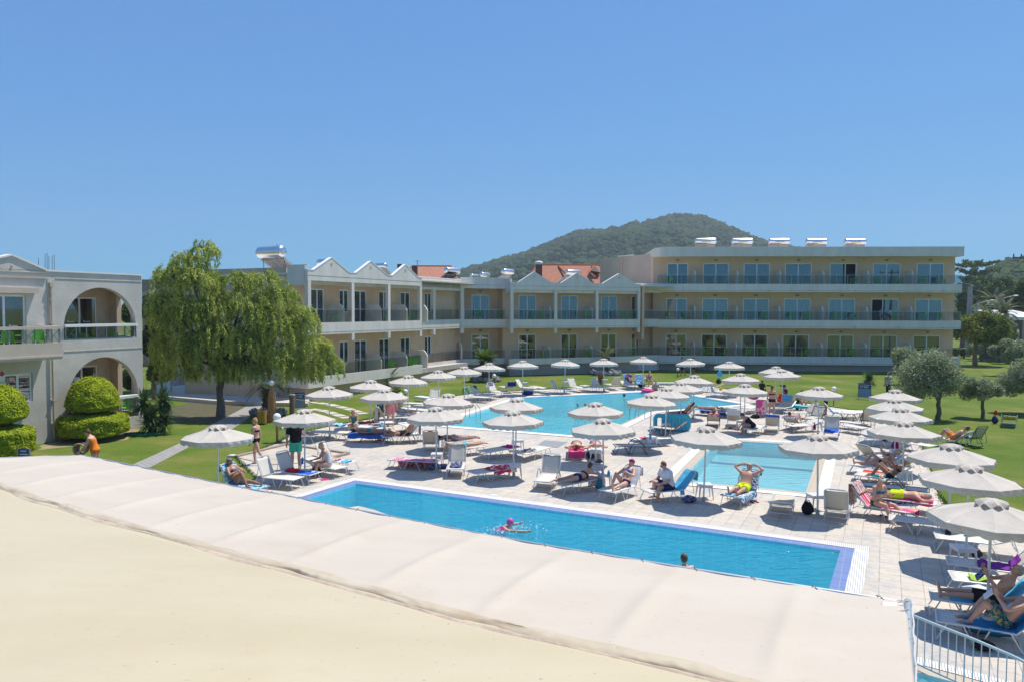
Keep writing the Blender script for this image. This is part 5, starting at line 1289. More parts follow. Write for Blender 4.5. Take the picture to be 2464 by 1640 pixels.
# ================= side tables =================
M_plast=mat('white_plastic',(.66,.68,.71),.35)
def make_table():
    t=thing('side_table','x','side table'); m=MB(); s=.21
    m.slab(lambda u,v:(-s+2*s*u,-s+2*s*v,.45),1,1,.03); m.box(-s+.01,s-.01,-s+.01,-s+.03,.36,.42); m.box(-s+.01,s-.01,s-.03,s-.01,.36,.42); m.box(-s+.01,-s+.03,-s+.03,s-.03,.36,.42); m.box(s-.03,s-.01,-s+.03,s-.03,.36,.42); m.build('table_top',M_plast,t)
    for sx in (-1,1):
        for sy in (-1,1):
            m=MB(); m.loft([((sx*(s-.03),sy*(s-.03),.36),(.03,0,0),(0,.03,0)),((sx*(s+.01),sy*(s+.01),0),(.016,0,0),(0,.016,0))],4); m.build('leg',M_plast,t)
    return Proto(t)
TP=make_table()
TB=[('1',1290,1010,'white side table with a blue bottle, left group'),('2',370,1050,'white side table beside the pink patterned towel'),('2',1135,1165,'white stool shaped table beside the red starred towel'),('2',1160,905,'white side table between the two shaded loungers'),('2',1925,1000,'white side table in front of the two prone women'),('2',2010,1260,'white side table with blue bottles by the magenta cap woman'),('3',875,1370,'white stool under the left parasol of the small pool'),('3',1960,1480,'white side table behind the black bag'),('3',495,735,'white side table before the blue inflatable'),('3',345,870,'white side table with water bottle between the pools'),('3',1975,715,'white side table with magenta bottle'),('3',1230,700,'side table with yellow cup beside the woman in black'),('b',910,650,'side table under the parasol by the fan palm'),('b',1590,580,'side table beside the dark blue towel'),('c',170,560,'side table in the far side row, left'),('c',910,520,'side table beside the brown bin'),('c',1640,490,'side table left of the seated woman on the far side'),('f',860,1010,'side table with glasses behind the headband woman'),('f',760,720,'side table with blue cup in the right column'),('g',480,660,'low white table full of things under the nearest parasol'),('g',640,1120,'white table between the two men at the right edge'),('e',800,770,'side table behind the standing woman in black bikini'),('a',700,1330,'side table hung with bags in the lower left group'),('1',1225+0,600,'side table hidden behind the shirted man'),('e',1340,760,'small side table with white bag near the lawn')]
for k,x,y,lb in TB:
    p=zat(k,x,y); TP.put((p.x,p.y,.004),random.uniform(-.3,.3),lb,'white plastic side tables')
# ================= vegetation =================
def leafmat(name,c1,c2,scale=.8,trans=.3,rough=.7,lo=.35,hi=.65): return mat(name,c1,rough,col2=c2,scale=scale,trans=trans,spec=.25,lo=lo,hi=hi,detail=5)
def leaves(name,P,size,m,parent,D=None,aspect=2.2,jit=.5,loc=(0,0,0),up=.8,seed=1,Nn=None):
    """P (N,3) centres; D (N,3) preferred long axis or None for random"""
    rg=np.random.default_rng(seed); N=len(P)
    if D is None: D=rg.normal(size=(N,3))
    else: D=D+rg.normal(size=(N,3))*jit
    D/=np.linalg.norm(D,axis=1,keepdims=True)+1e-9
    A=rg.normal(size=(N,3))+np.array([0,0,up])
    if Nn is not None: A=Nn+rg.normal(size=(N,3))*.45; D=np.cross(A,rg.normal(size=(N,3))); D/=np.linalg.norm(D,axis=1,keepdims=True)+1e-9
    B=np.cross(D,A); B/=np.linalg.norm(B,axis=1,keepdims=True)+1e-9
    s=size*rg.uniform(.6,1.35,(N,1)); l=D*s*aspect/2; w_=B*s/2
    V=np.stack([P-l,P+w_*.9-l*.1,P+l,P-w_*.9-l*.1],1).reshape(-1,3)
    o=fast_mesh(name,V-np.array(loc),np.arange(N*4).reshape(-1,4),m,parent,loc=(0,0,0)); return o
M_bark=mat('bark',(.11,.085,.065),.95,col2=(.20,.165,.13),scale=3,stretch=(3,3,.6),bump=.8,bscale=8)
M_barkg=mat('grey_bark',(.16,.145,.125),.95,col2=(.26,.24,.21),scale=4,stretch=(3,3,.7),bump=.8,bscale=8)
def clump_pts(rg,centers,radii,n,shell=.55):
    k=rg.integers(0,len(centers),n); d=rg.normal(size=(n,3)); d/=np.linalg.norm(d,axis=1,keepdims=True)
    r=radii[k]*(shell+(1-shell)*rg.uniform(0,1,n)**.6)[:,None] if radii.ndim==2 else (radii[k]*(shell+(1-shell)*rg.uniform(0,1,n)**.6))[:,None]
    return centers[k]+d*r
def crown_centers(rg,c,rx,ry,rz,n,rmin,rmax,low=-.6):
    out=[];rad=[]
    while len(out)<n:
        d=rg.normal(size=3); d/=np.linalg.norm(d); f=rg.uniform(.35,.95)
        if d[2]<low: continue
        out.append(np.array(c)+d*f*np.array([rx,ry,rz])); rad.append(rg.uniform(rmin,rmax))
    return np.array(out),np.array(rad)
def tree(name,label,cat,base,h_trunk,c,r,nclump,rc,nleaf,size,mt,bark=M_bark,tr=.16,seed=1,group=None,lean=(0,0),aspect=2.0,limbs=7,core=True,multi=1):
    rg=np.random.default_rng(seed); rn=random.Random(seed)
    t=thing(name,label,cat,base,0,group); bx,by,bz=base
    m=MB()
    for q in range(multi):
        ox=rn.uniform(-.3,.3)*(multi>1); oy=rn.uniform(-.3,.3)*(multi>1)
        fork=Vector((lean[0]+ox*2,lean[1]+oy*2,h_trunk)); pts=[Vector((ox*.5,oy*.5,-.1))+(fork-Vector((ox*.5,oy*.5,-.1)))*k/5+Vector((rn.uniform(-.05,.05),rn.uniform(-.05,.05),0))*(0<k<5) for k in range(6)]
        m.tube(pts,[tr*(1.35-.5*k/5) for k in range(6)],9)
        for l in range(limbs):
            a=2*PI*l/limbs+rn.random(); e=Vector((c[0]+r[0]*.75*math.cos(a)*rn.uniform(.5,1),c[1]+r[1]*.75*math.sin(a)*rn.uniform(.5,1),c[2]+r[2]*rn.uniform(-.2,.7)))
            mid=fork.lerp(e,.5)+Vector((rn.uniform(-.2,.2),rn.uniform(-.2,.2),rn.uniform(0,.3)))*r[0]*.3
            m.tube([fork-Vector((0,0,.1)),fork.lerp(mid,.5)+Vector((0,0,.05)),mid,e],[tr*.6,tr*.42,tr*.3,tr*.08],6)
    m.build('trunk',bark,t)
    cc,rr=crown_centers(rg,c,r[0]-rc*.6,r[1]-rc*.6,r[2]-rc*.6,nclump,rc*.6,rc*1.15)
    P=clump_pts(rg,cc,rr,nleaf,.35)
    leaves('crown',P,size,mt,t,aspect=aspect,seed=seed)
    return t
# --- the big willow-like pepper tree ---
def willow(base):
    rg=np.random.default_rng(7); rn=random.Random(7)
    t=thing('weeping_tree','large weeping pepper tree with drooping light green strands','tree',base)
    m=MB(); fork=Vector((.1,0,2.2)); m.tube([(0,0,-.1),(.02,0,.7),(-.03,0,1.5),fork],[.27,.21,.19,.20],10)
    D=[];P=[]
    def S(px,py,dy=0): 
        q=at_y(px,py,base[1]+dy); return Vector((q.x-base[0],dy,q.z))
    # crown lobes (photo pixels at the tree's depth): centre, radii in metres
    lobes=[(452,628,0,.75,.7,.55),(490,602,.2,.5,.5,.6),(418,668,.1,.8,.8,.8),(478,672,-.3,.9,.8,.8),(400,735,0,.75,.8,.9),(452,745,-.6,1.0,.8,.9),(515,730,-.2,.8,.9,.9),(410,820,-.2,.75,.8,.8),(465,825,-.8,1.0,.8,.9),(530,810,-.7,.9,.8,.9),(425,880,-.3,.8,.7,.5),
      (575,675,.3,.7,.8,.55),(632,672,.3,.85,.9,.55),(605,735,-.3,.9,.8,.8),(672,710,.2,.75,.8,.6),(665,775,-.4,1.0,.8,.8),(722,765,.1,.7,.8,.7),(600,815,-.7,1.0,.8,.8),(675,850,-.6,1.0,.8,.7),(745,830,-.1,.8,.8,.6),(790,872,0,.55,.6,.45),(590,880,-.5,.9,.7,.5),(510,880,-.7,.9,.7,.5),(728,885,-.2,.8,.7,.4)]
    limbs=[]
    for (px,py,dy,rx,ry,rz) in lobes:
        c=S(px,py,dy); mid=fork.lerp(c,.5)+Vector((rn.uniform(-.4,.4),rn.uniform(-.3,.3),.5)); m.tube([fork-Vector((0,0,.15)),fork.lerp(mid,.6)+Vector((0,0,.2)),mid,c,c+Vector((rn.uniform(-.3,.3),rn.uniform(-.3,.3),rz*.6))],[.14,.10,.08,.045,.015],6)
        n=int(290*rx*rz/2.2)
        for k in range(n):
            d=rg.normal(size=3); d/=np.linalg.norm(d); d[2]=abs(d[2])*1.0 if rn.random()<.75 else d[2]
            f=rn.uniform(.55,1.05); s=np.array(c)+d*np.array([rx,ry,rz])*f
            L=rn.uniform(.45,1.75)*(1.0 if py>680 else .75); st=s.copy(); v=np.array([d[0]*.9+.15,d[1]*.9,.35*rn.random()]); nseg=int(L/.075); 
            ds=L/nseg; sway=rn.uniform(-.2,.35)
            for q in range(nseg):
                v=v*.86+np.array([sway*.10,0,-.17]); vv=v/np.linalg.norm(v); st=st+vv*ds
                if st[2]<1.75+rn.random()*.3: break
                for _ in range(4):
                    o=rg.normal(size=3)*.05; P.append(st+o); D.append(vv*.8+o*9+np.array([0,0,-.35]))
            if k%7==0:
                e=Vector(s)+Vector((d[0]*.3,d[1]*.3,.1)); m.tube([c,c.lerp(e,.55)+Vector((0,0,.15)),e],[.025,.016,.006],4)
    m.build('trunk',mat('weeping_bark',(.10,.09,.085),.95,col2=(.20,.185,.17),scale=3,stretch=(4,4,.5),bump=.8,bscale=7),t)
    P=np.array(P);D=np.array(D)
    leaves('crown',P,.055,leafmat('weeping_leaf',(.21,.30,.04),(.58,.62,.15),scale=.9,trans=.35),t,D=D,aspect=3.4,jit=.35,seed=3)
    # dry seed clusters
    idx=rg.choice(len(P),2500); leaves('seed_clusters',P[idx]+rg.normal(size=(2500,3))*.04,.05,mat('dry_seed',(.26,.17,.07),.9,trans=.2),t,aspect=1.6,seed=5)
    print('willow leaves',len(P))
b=at(531,1001); willow((b.x,b.y,0))
M_olive=leafmat('olive_leaf',(.18,.235,.10),(.47,.51,.32),scale=1.6,trans=.2)
def pxtree(name,label,cat,px,py,dz,pxl,pxr,pyt,pyb,mt,nleaf,size,seed,depthf=.85,rcf=.33,nclump=40,Y=None,**k):
    """tree standing at ground pixel (px,py), crown spanning the pixel box"""
    b=at(px,py) if Y is None else Vector((at_y(px,740,Y).x,Y,0))
    L=at_y(pxl,(pyt+pyb)/2,b.y); Rr=at_y(pxr,(pyt+pyb)/2,b.y); zt=at_y(px,pyt,b.y).z; zb=max(.2,at_y(px,pyb,b.y).z)
    rx=(Rr.x-L.x)/2; rz=(zt-zb)/2; c=((L.x+Rr.x)/2-b.x,0,(zt+zb)/2)
    return tree(name,label,cat,(b.x,b.y,0),max(.3,zb+rz*.3),c,(rx,rx*depthf,rz),nclump,min(rx,rz)*rcf*1.6,nleaf,size,mt,seed=seed,**k)
G_OL='olive trees on the right lawn'
pxtree('olive_tree','large silvery olive tree in front of the three storey block corner','olive tree',2258,1008,0,2150,2322,836,985,M_olive,30000,.065,21,tr=.11,group=G_OL,bark=M_bark,nclump=34)
pxtree('olive_tree','smaller olive crown behind and left of the large one at the block corner','olive tree',2175,925,0,2134,2215,832,905,M_olive,12000,.075,22,tr=.1,group=G_OL,nclump=18)
pxtree('olive_tree','small round olive tree with straight thin trunk, right of the large one','olive tree',2364,1005,0,2306,2412,900,968,M_olive,16000,.06,23,tr=.08,group=G_OL,nclump=22)
pxtree('olive_tree','olive tree cut by the right edge of the photo','olive tree',2478,996,0,2396,2560,856,968,M_olive,38000,.062,24,tr=.12,group=G_OL,nclump=30)
pxtree('olive_tree','distant olive tree on the lawn below the yellowish bush','olive tree',2361,868,0,2322,2440,812,860,M_olive,14000,.12,25,tr=.15,group=G_OL,nclump=24)
pxtree('olive_tree','olive tree near the far boundary wall at the right edge','olive tree',2440,905,0,2380,2520,812,885,M_olive,34000,.10,26,tr=.15,group=G_OL,nclump=28)
pxtree('olive_tree','pale olive tree rising behind the distant lawn olives','olive tree',2360,850,0,2330,2420,790,838,M_olive,10000,.14,27,tr=.15,group=G_OL,nclump=18)
M_ybush=leafmat('yellow_green_leaf',(.07,.13,.022),(.33,.37,.07),scale=.55,trans=.25,lo=.38,hi=.6)
pxtree('bush','large bush with yellowish tips behind the three storey block','bush',2350,860,0,2290,2432,748,842,M_ybush,36000,.17,31,Y=80,nclump=46,tr=.2,limbs=5)
M_pine=leafmat('pine_needle',(.055,.10,.02),(.16,.23,.05),scale=.35,trans=.15)
pxtree('umbrella_pine','round topped stone pine behind the utility poles','pine tree',2395,780,0,2322,2440,662,742,M_pine,42000,.34,32,Y=150,nclump=40,tr=.5,group='pines at the right edge')
pxtree('umbrella_pine','dark green stone pine cut by the right edge','pine tree',2462,780,0,2424,2530,666,760,M_pine,42000,.24,33,Y=110,nclump=40,tr=.4,group='pines at the right edge')
pxtree('umbrella_pine','low dark tree behind the right corner of the three storey block','tree',2318,790,0,2302,2340,694,770,M_pine,12000,.3,34,Y=120,nclump=16,tr=.3,group='pines at the right edge')
pxtree('tree','grey green tree behind the street lamps','tree',2385,800,0,2330,2440,722,800,M_olive,16000,.2,35,Y=105,nclump=22,tr=.3)
pxtree('tree','shrubby tree beside the white carport roof','tree',2430,800,0,2405,2452,755,830,M_olive,12000,.15,36,Y=84,nclump=16,tr=.2)
# norfolk pine: tiers of flat branches
def norfolk():
    Y=190; b=at_y(2345,740,Y); t=thing('norfolk_pine','dark tiered araucaria standing behind the block, flat layered branches','pine tree',(b.x,Y,0)); zt=at_y(2345,632,Y).z
    m=MB(); m.tube([(0,0,0),(0,0,zt-.5)],[.45,.1],8); m.build('trunk',M_bark,t); rg=np.random.default_rng(4); P=[]
    rn=random.Random(9); m=MB()
    for k in range(7):
        z=zt-.3-k*2.0; r=(4.9 if k<2 else 4.2)*(.75 if k>3 else 1) ; 
        for a in range(7):
            an=2*PI*a/7+k*.5; rr=r*rn.uniform(.6,1.15); e=Vector((math.cos(an)*rr,math.sin(an)*rr,z+rn.uniform(-.1,1.0)))
            m.tube([(0,0,z-.9),e.lerp(Vector((0,0,z-.9)),.5)-Vector((0,0,.2)),e],[.1,.06,.03],4)
            q=np.linspace(.35,1,14)[:,None]; base=np.array([[0,0,z-.9]])*(1-q)+np.array([tuple(e)])*q
            P.append(np.repeat(base,9,0)+rg.normal(size=(len(base)*9,3))*np.array([.38,.38,.16]))
    m.build('branches',M_bark,t); leaves('crown',np.concatenate(P),.5,M_pine,t,aspect=1.4,seed=5)
norfolk()
# palms and cycads
M_frond=leafmat('palm_frond',(.05,.095,.015),(.13,.19,.03),scale=2,trans=.2)
M_frondp=leafmat('pale_palm_frond',(.10,.13,.05),(.28,.28,.16),scale=1,trans=.2)
M_ptrunk=mat('palm_trunk',(.09,.065,.045),.95,col2=(.17,.12,.08),scale=9,bump=1.0,bscale=14)
def palm(name,label,base,h,tr,nf,L,droop=.9,up=.9,mt=M_frond,seed=1,leaf=.22,wid=.03,rocks=0,group=None,cat='palm',a0=None,tt=None):
    rn=random.Random(seed); t=thing(name,label,cat,base,0,group); m=MB(); m.tube([(0,0,-.05),(0,0,h*.5),(0,0,h)],[tr*1.1,tr,tr*.95],12)
    for k in range(int(60*tr/.15)):
        z=rn.uniform(.05,h); a=rn.uniform(0,6.28); m.tube([(math.cos(a)*tr*.9,math.sin(a)*tr*.9,z),(math.cos(a)*tr*1.35,math.sin(a)*tr*1.35,z+tr*.5)],[tr*.16,tr*.05],4)
    m.build('trunk',M_ptrunk,t)
    V=[];Fc=[]
    for i in range(nf):
        a=2*PI*i/nf*2.4+rn.uniform(-.2,.2) if a0 is None else a0[i%len(a0)]+rn.uniform(-.15,.15); el=rn.uniform(.15,up*1.3); l=L*rn.uniform(.8,1.1)
        pos=Vector((0,0,h)); d=Vector((math.cos(a)*math.cos(el),math.sin(a)*math.cos(el),math.sin(el))); n=16; pts=[]
        for k in range(n):
            pts.append(pos.copy()); pos=pos+d*l/n; d=(d+Vector((0,0,-droop/n))).normalized()
        for k in range(2,n):
            p=pts[k]; dd=(pts[k]-pts[k-1]).normalized(); side=dd.cross(Vector((0,0,1))); side=side.normalized() if side.length>.01 else Vector((1,0,0)); upv=side.cross(dd)
            w_=leaf*math.sin(PI*(k/n)**.7)*1.0+.05
            for sgn in (-1,1):
              for jj in (0,.5):
                pp=p+dd*jj*l/n; e=pp+side*sgn*w_+dd*w_*.6-upv*w_*.12*sgn*0+Vector((0,0,w_*.1)); o=len(V); V+=[pp-dd*wid/2,pp+dd*wid/2,e]; Fc.append((o,o+1,o+2))
            o=len(V); V+=[pts[k-1]-side*.012,pts[k-1]+side*.012,p]; Fc.append((o,o+1,o+2))
    V=np.array([tuple(v) for v in V]); fast_mesh('fronds',V,np.array(Fc),mt,t)
    return t
def rock_ring(label,base,r,n,seed,mt,h=.45):
    rn=random.Random(seed); m=MB()
    for k in range(n):
        a=2*PI*k/n+rn.uniform(-.1,.1); s=rn.uniform(.22,.36)
        mm=MB(); mm.ell((0,0,0),s,s*.8,s*.7,8,6); q=[Vector(v)*(1+.28*noise.noise(Vector(v)*5+Vector((k,0,0)))) for v in mm.v]
        m.add([v+Vector((math.cos(a)*r,math.sin(a)*r*.8,rn.uniform(.08,.3))) for v in q],mm.f)
    o=m.build('rock_ring',mt,None); o.location=base; tag(o,label,'rock border'); return o
M_rock=mat('rough_rock',(.16,.145,.13),.95,col2=(.34,.32,.30),scale=3,bump=1,bscale=5); M_rockl=mat('pale_rock',(.22,.21,.20),.95,col2=(.42,.41,.39),scale=3,bump=1,bscale=5)
G_P='cycads and palms on the lawn'
b=at(1168,917); palm('cycad_palm','dense green sago palm with fan crown in a dark rock ring',(b.x,b.y,0),1.55,.42,54,1.35,.75,1.0,seed=2,leaf=.28,wid=.05,group=G_P,mt=leafmat('bright_frond',(.06,.12,.01),(.16,.24,.03),scale=2)); rock_ring('dark rock ring around the sago palm',(b.x,b.y,0),1.05,16,3,M_rock)
b=at(1459,901); palm('cycad_palm','palm with thick dark trunk behind the slatted bin, in a pale rock ring',(b.x,b.y,0),1.55,.24,16,1.5,1.1,.9,seed=3,group=G_P,mt=M_frondp); rock_ring('pale rock ring around the palm behind the slatted bin',(b.x,b.y,0),1.15,18,4,M_rockl)
b=at(1690,889); palm('cycad_palm','short palm with arching fronds before the three storey block',(b.x,b.y,0),.6,.22,24,1.7,1.0,.8,seed=4,group=G_P); rock_ring('rock ring beside the two walking people',(b.x-.3,b.y,0),1.0,14,5,M_rock)
b=at(645,999); palm('cycad_palm','dark palm with long arching fronds beside the cone shaped lamp',(b.x,b.y,0),1.5,.26,22,1.75,1.5,.75,seed=5,group=G_P); rock_ring('rocks at the foot of the palm behind the wooden bin',(b.x,b.y,0),.75,12,6,M_rock)
b=at(938,935); palm('cycad_palm','small palm with thin fronds in front of the low terrace wall',(b.x,b.y,0),.75,.18,16,1.3,1.0,.9,seed=6,group=G_P)
b=at(952,975); palm('cycad_palm','dark palm trunk behind the globe lamp at the lawn edge',(b.x,b.y,0),.9,.22,10,1.0,1.0,.9,seed=8,group=G_P)
b=at_y(2425,740,88); palm('date_palm','tall pale date palm behind the bush at the right',(b.x-.5,88,0),5.3,.3,34,2.6,1.4,1.1,mt=M_frondp,seed=9,leaf=.45,wid=.09)
b=at_y(2372,740,112); palm('date_palm','date palm in front of the stone pine',(b.x+1.2,112,0),6.6,.35,40,3.4,1.5,1.1,mt=M_frondp,seed=10,leaf=.55,wid=.12)
# yuccas
def yucca(label,base,heads,L,seed):
    rn=random.Random(seed); t=thing('yucca',label,'yucca',base); m=MB(); V=[];Fc=[]
    for hx,hy,hz,n in heads:
        m.tube([(hx*.4,hy*.4,0),(hx*.8,hy*.8,hz*.6),(hx,hy,hz)],.07,8)
        for k in range(n):
            a=rn.uniform(0,6.28); el=rn.uniform(-.9,1.5); d=Vector((math.cos(a)*math.cos(el),math.sin(a)*math.cos(el),math.sin(el))); l=L*rn.uniform(.75,1.1); s=d.cross(Vector((0,0,1))); s=s.normalized()*.035 if s.length>.01 else Vector((.035,0,0)); p=Vector((hx,hy,hz-.3+rn.random()*.35)); mid=p+d*l*.5; e=p+d*l+Vector((0,0,-.12*l)); o=len(V)
            V+=[p-s*.6,p+s*.6,mid+s,e,mid-s]; Fc+= [(o,o+1,o+2),(o,o+2,o+4),(o+4,o+2,o+3)]
    m.build('trunk',M_ptrunk,t); fast_mesh('leaf_rosettes',np.array([tuple(v) for v in V]),np.array(Fc),leafmat('yucca_leaf',(.035,.085,.03),(.10,.18,.06),scale=3),t); return t
b=at(372,1042); yucca('dark spiky yucca clump at the corner of the arched villa',(b.x,b.y,0),[(-.5,0,1.5,200),(.35,.2,1.55,190),(.0,-.3,.8,160),(-.3,.2,.5,120),(.5,-.1,.7,120)],.85,3)
b=at(2090,949); yucca('small yucca behind the blue notice board on the right lawn',(b.x,b.y,0),[(0,0,1.15,190)],.75,4)
# topiaries
M_top=leafmat('topiary_leaf',(.19,.275,.008),(.47,.54,.02),scale=2.2,trans=.22,lo=.3,hi=.7)
def topiary(label,px,py,w1,h1,z1,w2,h2,z2,seed):
    b=at(px,py); rg=np.random.default_rng(seed); t=thing('topiary',label,'topiary',(b.x,b.y,0)); m=MB(); m.tube([(0,0,0),(.03,0,z1+.3)],[.1,.08],8)
    for k in range(8): a=k*.8; m.tube([(0,0,z2),(math.cos(a)*w2*.7,math.sin(a)*w2*.7,z2+h2*.25)],[.04,.01],5)
    m.build('trunk',M_bark,t)
    def dome(cz,w,h,n,flat,nm):
        d=rg.normal(size=(n,3)); d/=np.linalg.norm(d,axis=1,keepdims=True)
        e=.75 if flat else 1.0
        s=np.sign(d)*np.abs(d)**e; 
        if flat:
            s=np.sign(d)*np.abs(d)**.8; s/= (np.abs(s[:,[0]])**3+np.abs(s[:,[1]])**3+np.abs(s[:,[2]])**3)**(1/3)
            rr=np.sqrt(s[:,0]**2+s[:,1]**2)[:,None]; k=np.where(rr>1,1/rr,1); s[:,:2]*=k
        bump=np.array([1+.05*noise.noise(Vector(tuple(v))*4+Vector((seed,0,0))) for v in d])[:,None]
        r=(1-rg.uniform(0,.11,(n,1)))*bump
        P=s*r*np.array([w,w,h]); 
        if not flat:
            P[:,2]=np.where(P[:,2]<0,P[:,2]*.28,P[:,2])
        P[:,2]+=cz; N_=d.copy(); N_[:,2]+=.5; leaves(nm,P,.044,M_top,t,Nn=N_,aspect=1.8,seed=seed)
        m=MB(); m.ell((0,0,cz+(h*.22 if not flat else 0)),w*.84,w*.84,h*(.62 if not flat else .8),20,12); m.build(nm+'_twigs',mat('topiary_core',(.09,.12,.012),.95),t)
    dome(z1,w1,h1,34000,False,'upper_dome'); dome(z2,w2,h2,34000,True,'lower_tier')
topiary('tall clipped two tier topiary, domed top over flat disc, before the villa arches',225,1056,1.07,1.25,1.56,1.42,.52,.66,3)
topiary('two tier clipped topiary cut by the left edge of the photo',2,1104,.95,1.17,1.72,1.15,.6,.70,4)
# trees between villa and willow
M_dkleaf=leafmat('dark_leaf',(.035,.065,.025),(.12,.17,.06),scale=1.0)
pxtree('tree','silver green tree behind the right corner of the villa','tree',368,960,0,338,402,698,800,M_olive,16000,.12,41,Y=52,nclump=22,tr=.15)
pxtree('bush','dark shrub between the villa corner and the weeping tree','bush',368,960,0,336,400,765,880,M_dkleaf,18000,.12,42,Y=48,nclump=24,tr=.12)
pxtree('bush','purple grey leafless shrub beside the weeping tree','bush',392,960,0,368,408,715,800,mat('purple_twig',(.16,.13,.15),.95,var=.3),9000,.10,43,Y=50,nclump=14,tr=.1,aspect=4) if False else None
t=pxtree('bush','low yellowish shrub at the foot of the weeping tree','bush',385,955,0,350,415,845,930,leafmat('yellowish_leaf',(.09,.13,.02),(.25,.26,.05),scale=1.2),14000,.10,44,Y=45,nclump=16,tr=.08)
pxtree('bush','garden shrub seen through the lower villa arch','bush',330,960,0,285,345,870,960,M_dkleaf,9000,.12,45,Y=45,nclump=12,tr=.08)
pxtree('tree','garden tree seen through the upper villa arch','tree',318,960,0,290,345,715,790,leafmat('mid_leaf',(.06,.11,.025),(.15,.22,.05)),9000,.12,46,Y=48,nclump=14,tr=.1)
# low hedge along the far wall, right
pxtree('hedge','low hedge along the far end of the right lawn','hedge',2320,862,0,2280,2350,836,866,M_dkleaf,9000,.14,47,nclump=14,tr=.08)
# ================= far right: poles, lamps, wall, carport =================
def pole(label,px,Y,pyt,r=.14,arm=None,cat='utility pole'):
    b=at_y(px,740,Y); zt=at_y(px,pyt,Y).z; t=thing('utility_pole' if arm!='lamp' else 'street_lamp',label,cat,(b.x,Y,0)); m=MB(); m.tube([(0,0,0),(0,0,zt)],[r*1.3,r],10); m.build('post',mat('concrete_pole',(.32,.33,.34),.9,var=.05) ,t)
    if arm=='cross':
        m=MB()
        for k,(w_,dz) in enumerate(((1.3,.3),(1.0,1.4))): m.box(-w_,w_,-.05,.05,zt-dz-.1,zt-dz)
        for x in (-1.2,-.6,.6,1.2): m.tube([(x,0,zt-.3),(x,0,zt-.05)],.05,6)
        m.build('cross_arm',M_joint,t)
    if arm=='lamp':
        m=MB(); m.tube([(0,0,zt-.3),(.8,0,zt+.0),(1.7,0,zt+.2)],.035,6); m.build('arm',M_steel,t); m=MB(); m.ell((2.0,0,zt+.24),.32,.14,.08); m.build('lamp_head',M_cap,t)
    return t
pole('left one of the pair of concrete utility poles at the right',2330,96,690,.16,'cross'); pole('right one of the pair of concrete utility poles at the right',2335.5,96,684,.15,'cross')
pole('street lamp with arm pointing right, before the palm',2404,92,716,.10,'lamp','street lamp'); pole('street lamp with short arm behind the yellowish bush',2350,100,727,.08,'lamp','street lamp')
pole('utility pole cut by the right edge of the photo with two cross arms',2472,60,610,.13,'cross')
m=MB(); 
def wire(a,b,sag,m): 
    m.tube([Vector(a).lerp(Vector(b),k/16)-Vector((0,0,sag*4*(k/16)*(1-k/16))) for k in range(17)],.022,4,False)
w0=at_y(2335,690,96); w1=at_y(2472,620,60); w2=at_y(2472,662,60)
wire(w0,w1,.8,m); wire(w0-Vector((0,0,1)),w2,1.0,m); wire(w0-Vector((0,0,.5)),at_y(2300,735,100),.3,m); wire(at_y(2335,710,96),at_y(2464,735,80),.8,m)
o=m.build('power_lines',M_joint,None,loc=w0); tag(o,'thin power lines between the concrete poles and the right edge','power lines')
bw=[at(2448,838),at(2560,870)]; 
t=thing('boundary_wall','low rubble boundary wall with sandstone cap at the far right','wall',tuple(at(2455,850)))
m=MB(); a,b=at(2425,828,0),at(2500,858,0); d=(b-a).normalized(); k=Vector((-d.y,d.x,0))*.2
m.prism([tuple((a-k).xy),tuple((b-k).xy),tuple((b+k).xy),tuple((a+k).xy)],0,.9,'z'); m.build('wall',mat('rubble_wall',(.26,.23,.20),.95,col2=(.44,.40,.35),scale=2,bump=.8,bscale=4),t)
m=MB(); k=k*1.4; m.prism([tuple((a-k).xy),tuple((b-k).xy),tuple((b+k).xy),tuple((a+k).xy)],.9,1.0,'z'); m.build('capping',mat('sandstone',(.52,.42,.25),.9,var=.1),t)
c=at(2440,822); m=MB(); m.box(c.x-.9,c.x+.9,c.y-.5,c.y+.5,0,1.6); m.build('pillar',MATS['rubble_wall'],t); m=MB(); m.box(c.x-1,c.x+1,c.y-.6,c.y+.6,1.6,1.8); m.build('pillar_cap',MATS['sandstone'],t)
for c_ in [x for x in C.objects if x.parent is t]: c_.data.transform(Matrix.Translation(-t.location))
Y=88; a=at_y(2425,763,Y); b=at_y(2520,763,Y); t=thing('carport','white roofed open shelter with dark interior at the right edge','carport',(a.x+2,Y,0))
m=MB(); m.box(a.x,b.x,Y,Y+6,a.z-.35,a.z); m.add([(a.x,Y,a.z+.003),(b.x,Y,a.z+.003),(b.x,Y+6,a.z+.8),(a.x,Y+6,a.z+.8)],[(0,1,2,3)]); m.build('roof',M_cap,t)
for x in (a.x+.3,a.x+2,a.x+3.8): m=MB(); m.tube([(x,Y+.3,0),(x,Y+.3,a.z-.35)],.08,8); m.build('post',M_steel,t)
m=MB(); m.box(a.x+.3,b.x,Y+5.5,Y+5.7,0,a.z-.35); m.build('back_wall',mat('shade_wall',(.10,.09,.08),.9),t)
for c_ in [x for x in C.objects if x.parent is t]: c_.data.transform(Matrix.Translation(-t.location))
# radio mast on the hill
p=at_y(1745,555,880); m=MB(); z1=at_y(1745,533,880).z
for sx,sy in ((-1,-1),(1,-1),(0,1)): m.tube([(p.x+sx,880+sy,p.z-6),(p.x,880,z1)],.35,5)
for k in range(5): m.box(p.x-1.6,p.x+1.6,879.5,880.5,p.z+k*1.7,p.z+k*1.7+.4)
o=m.build('radio_mast',M_joint,None,loc=(p.x,880,p.z)); tag(o,'thin radio mast on the right shoulder of the hill','mast')
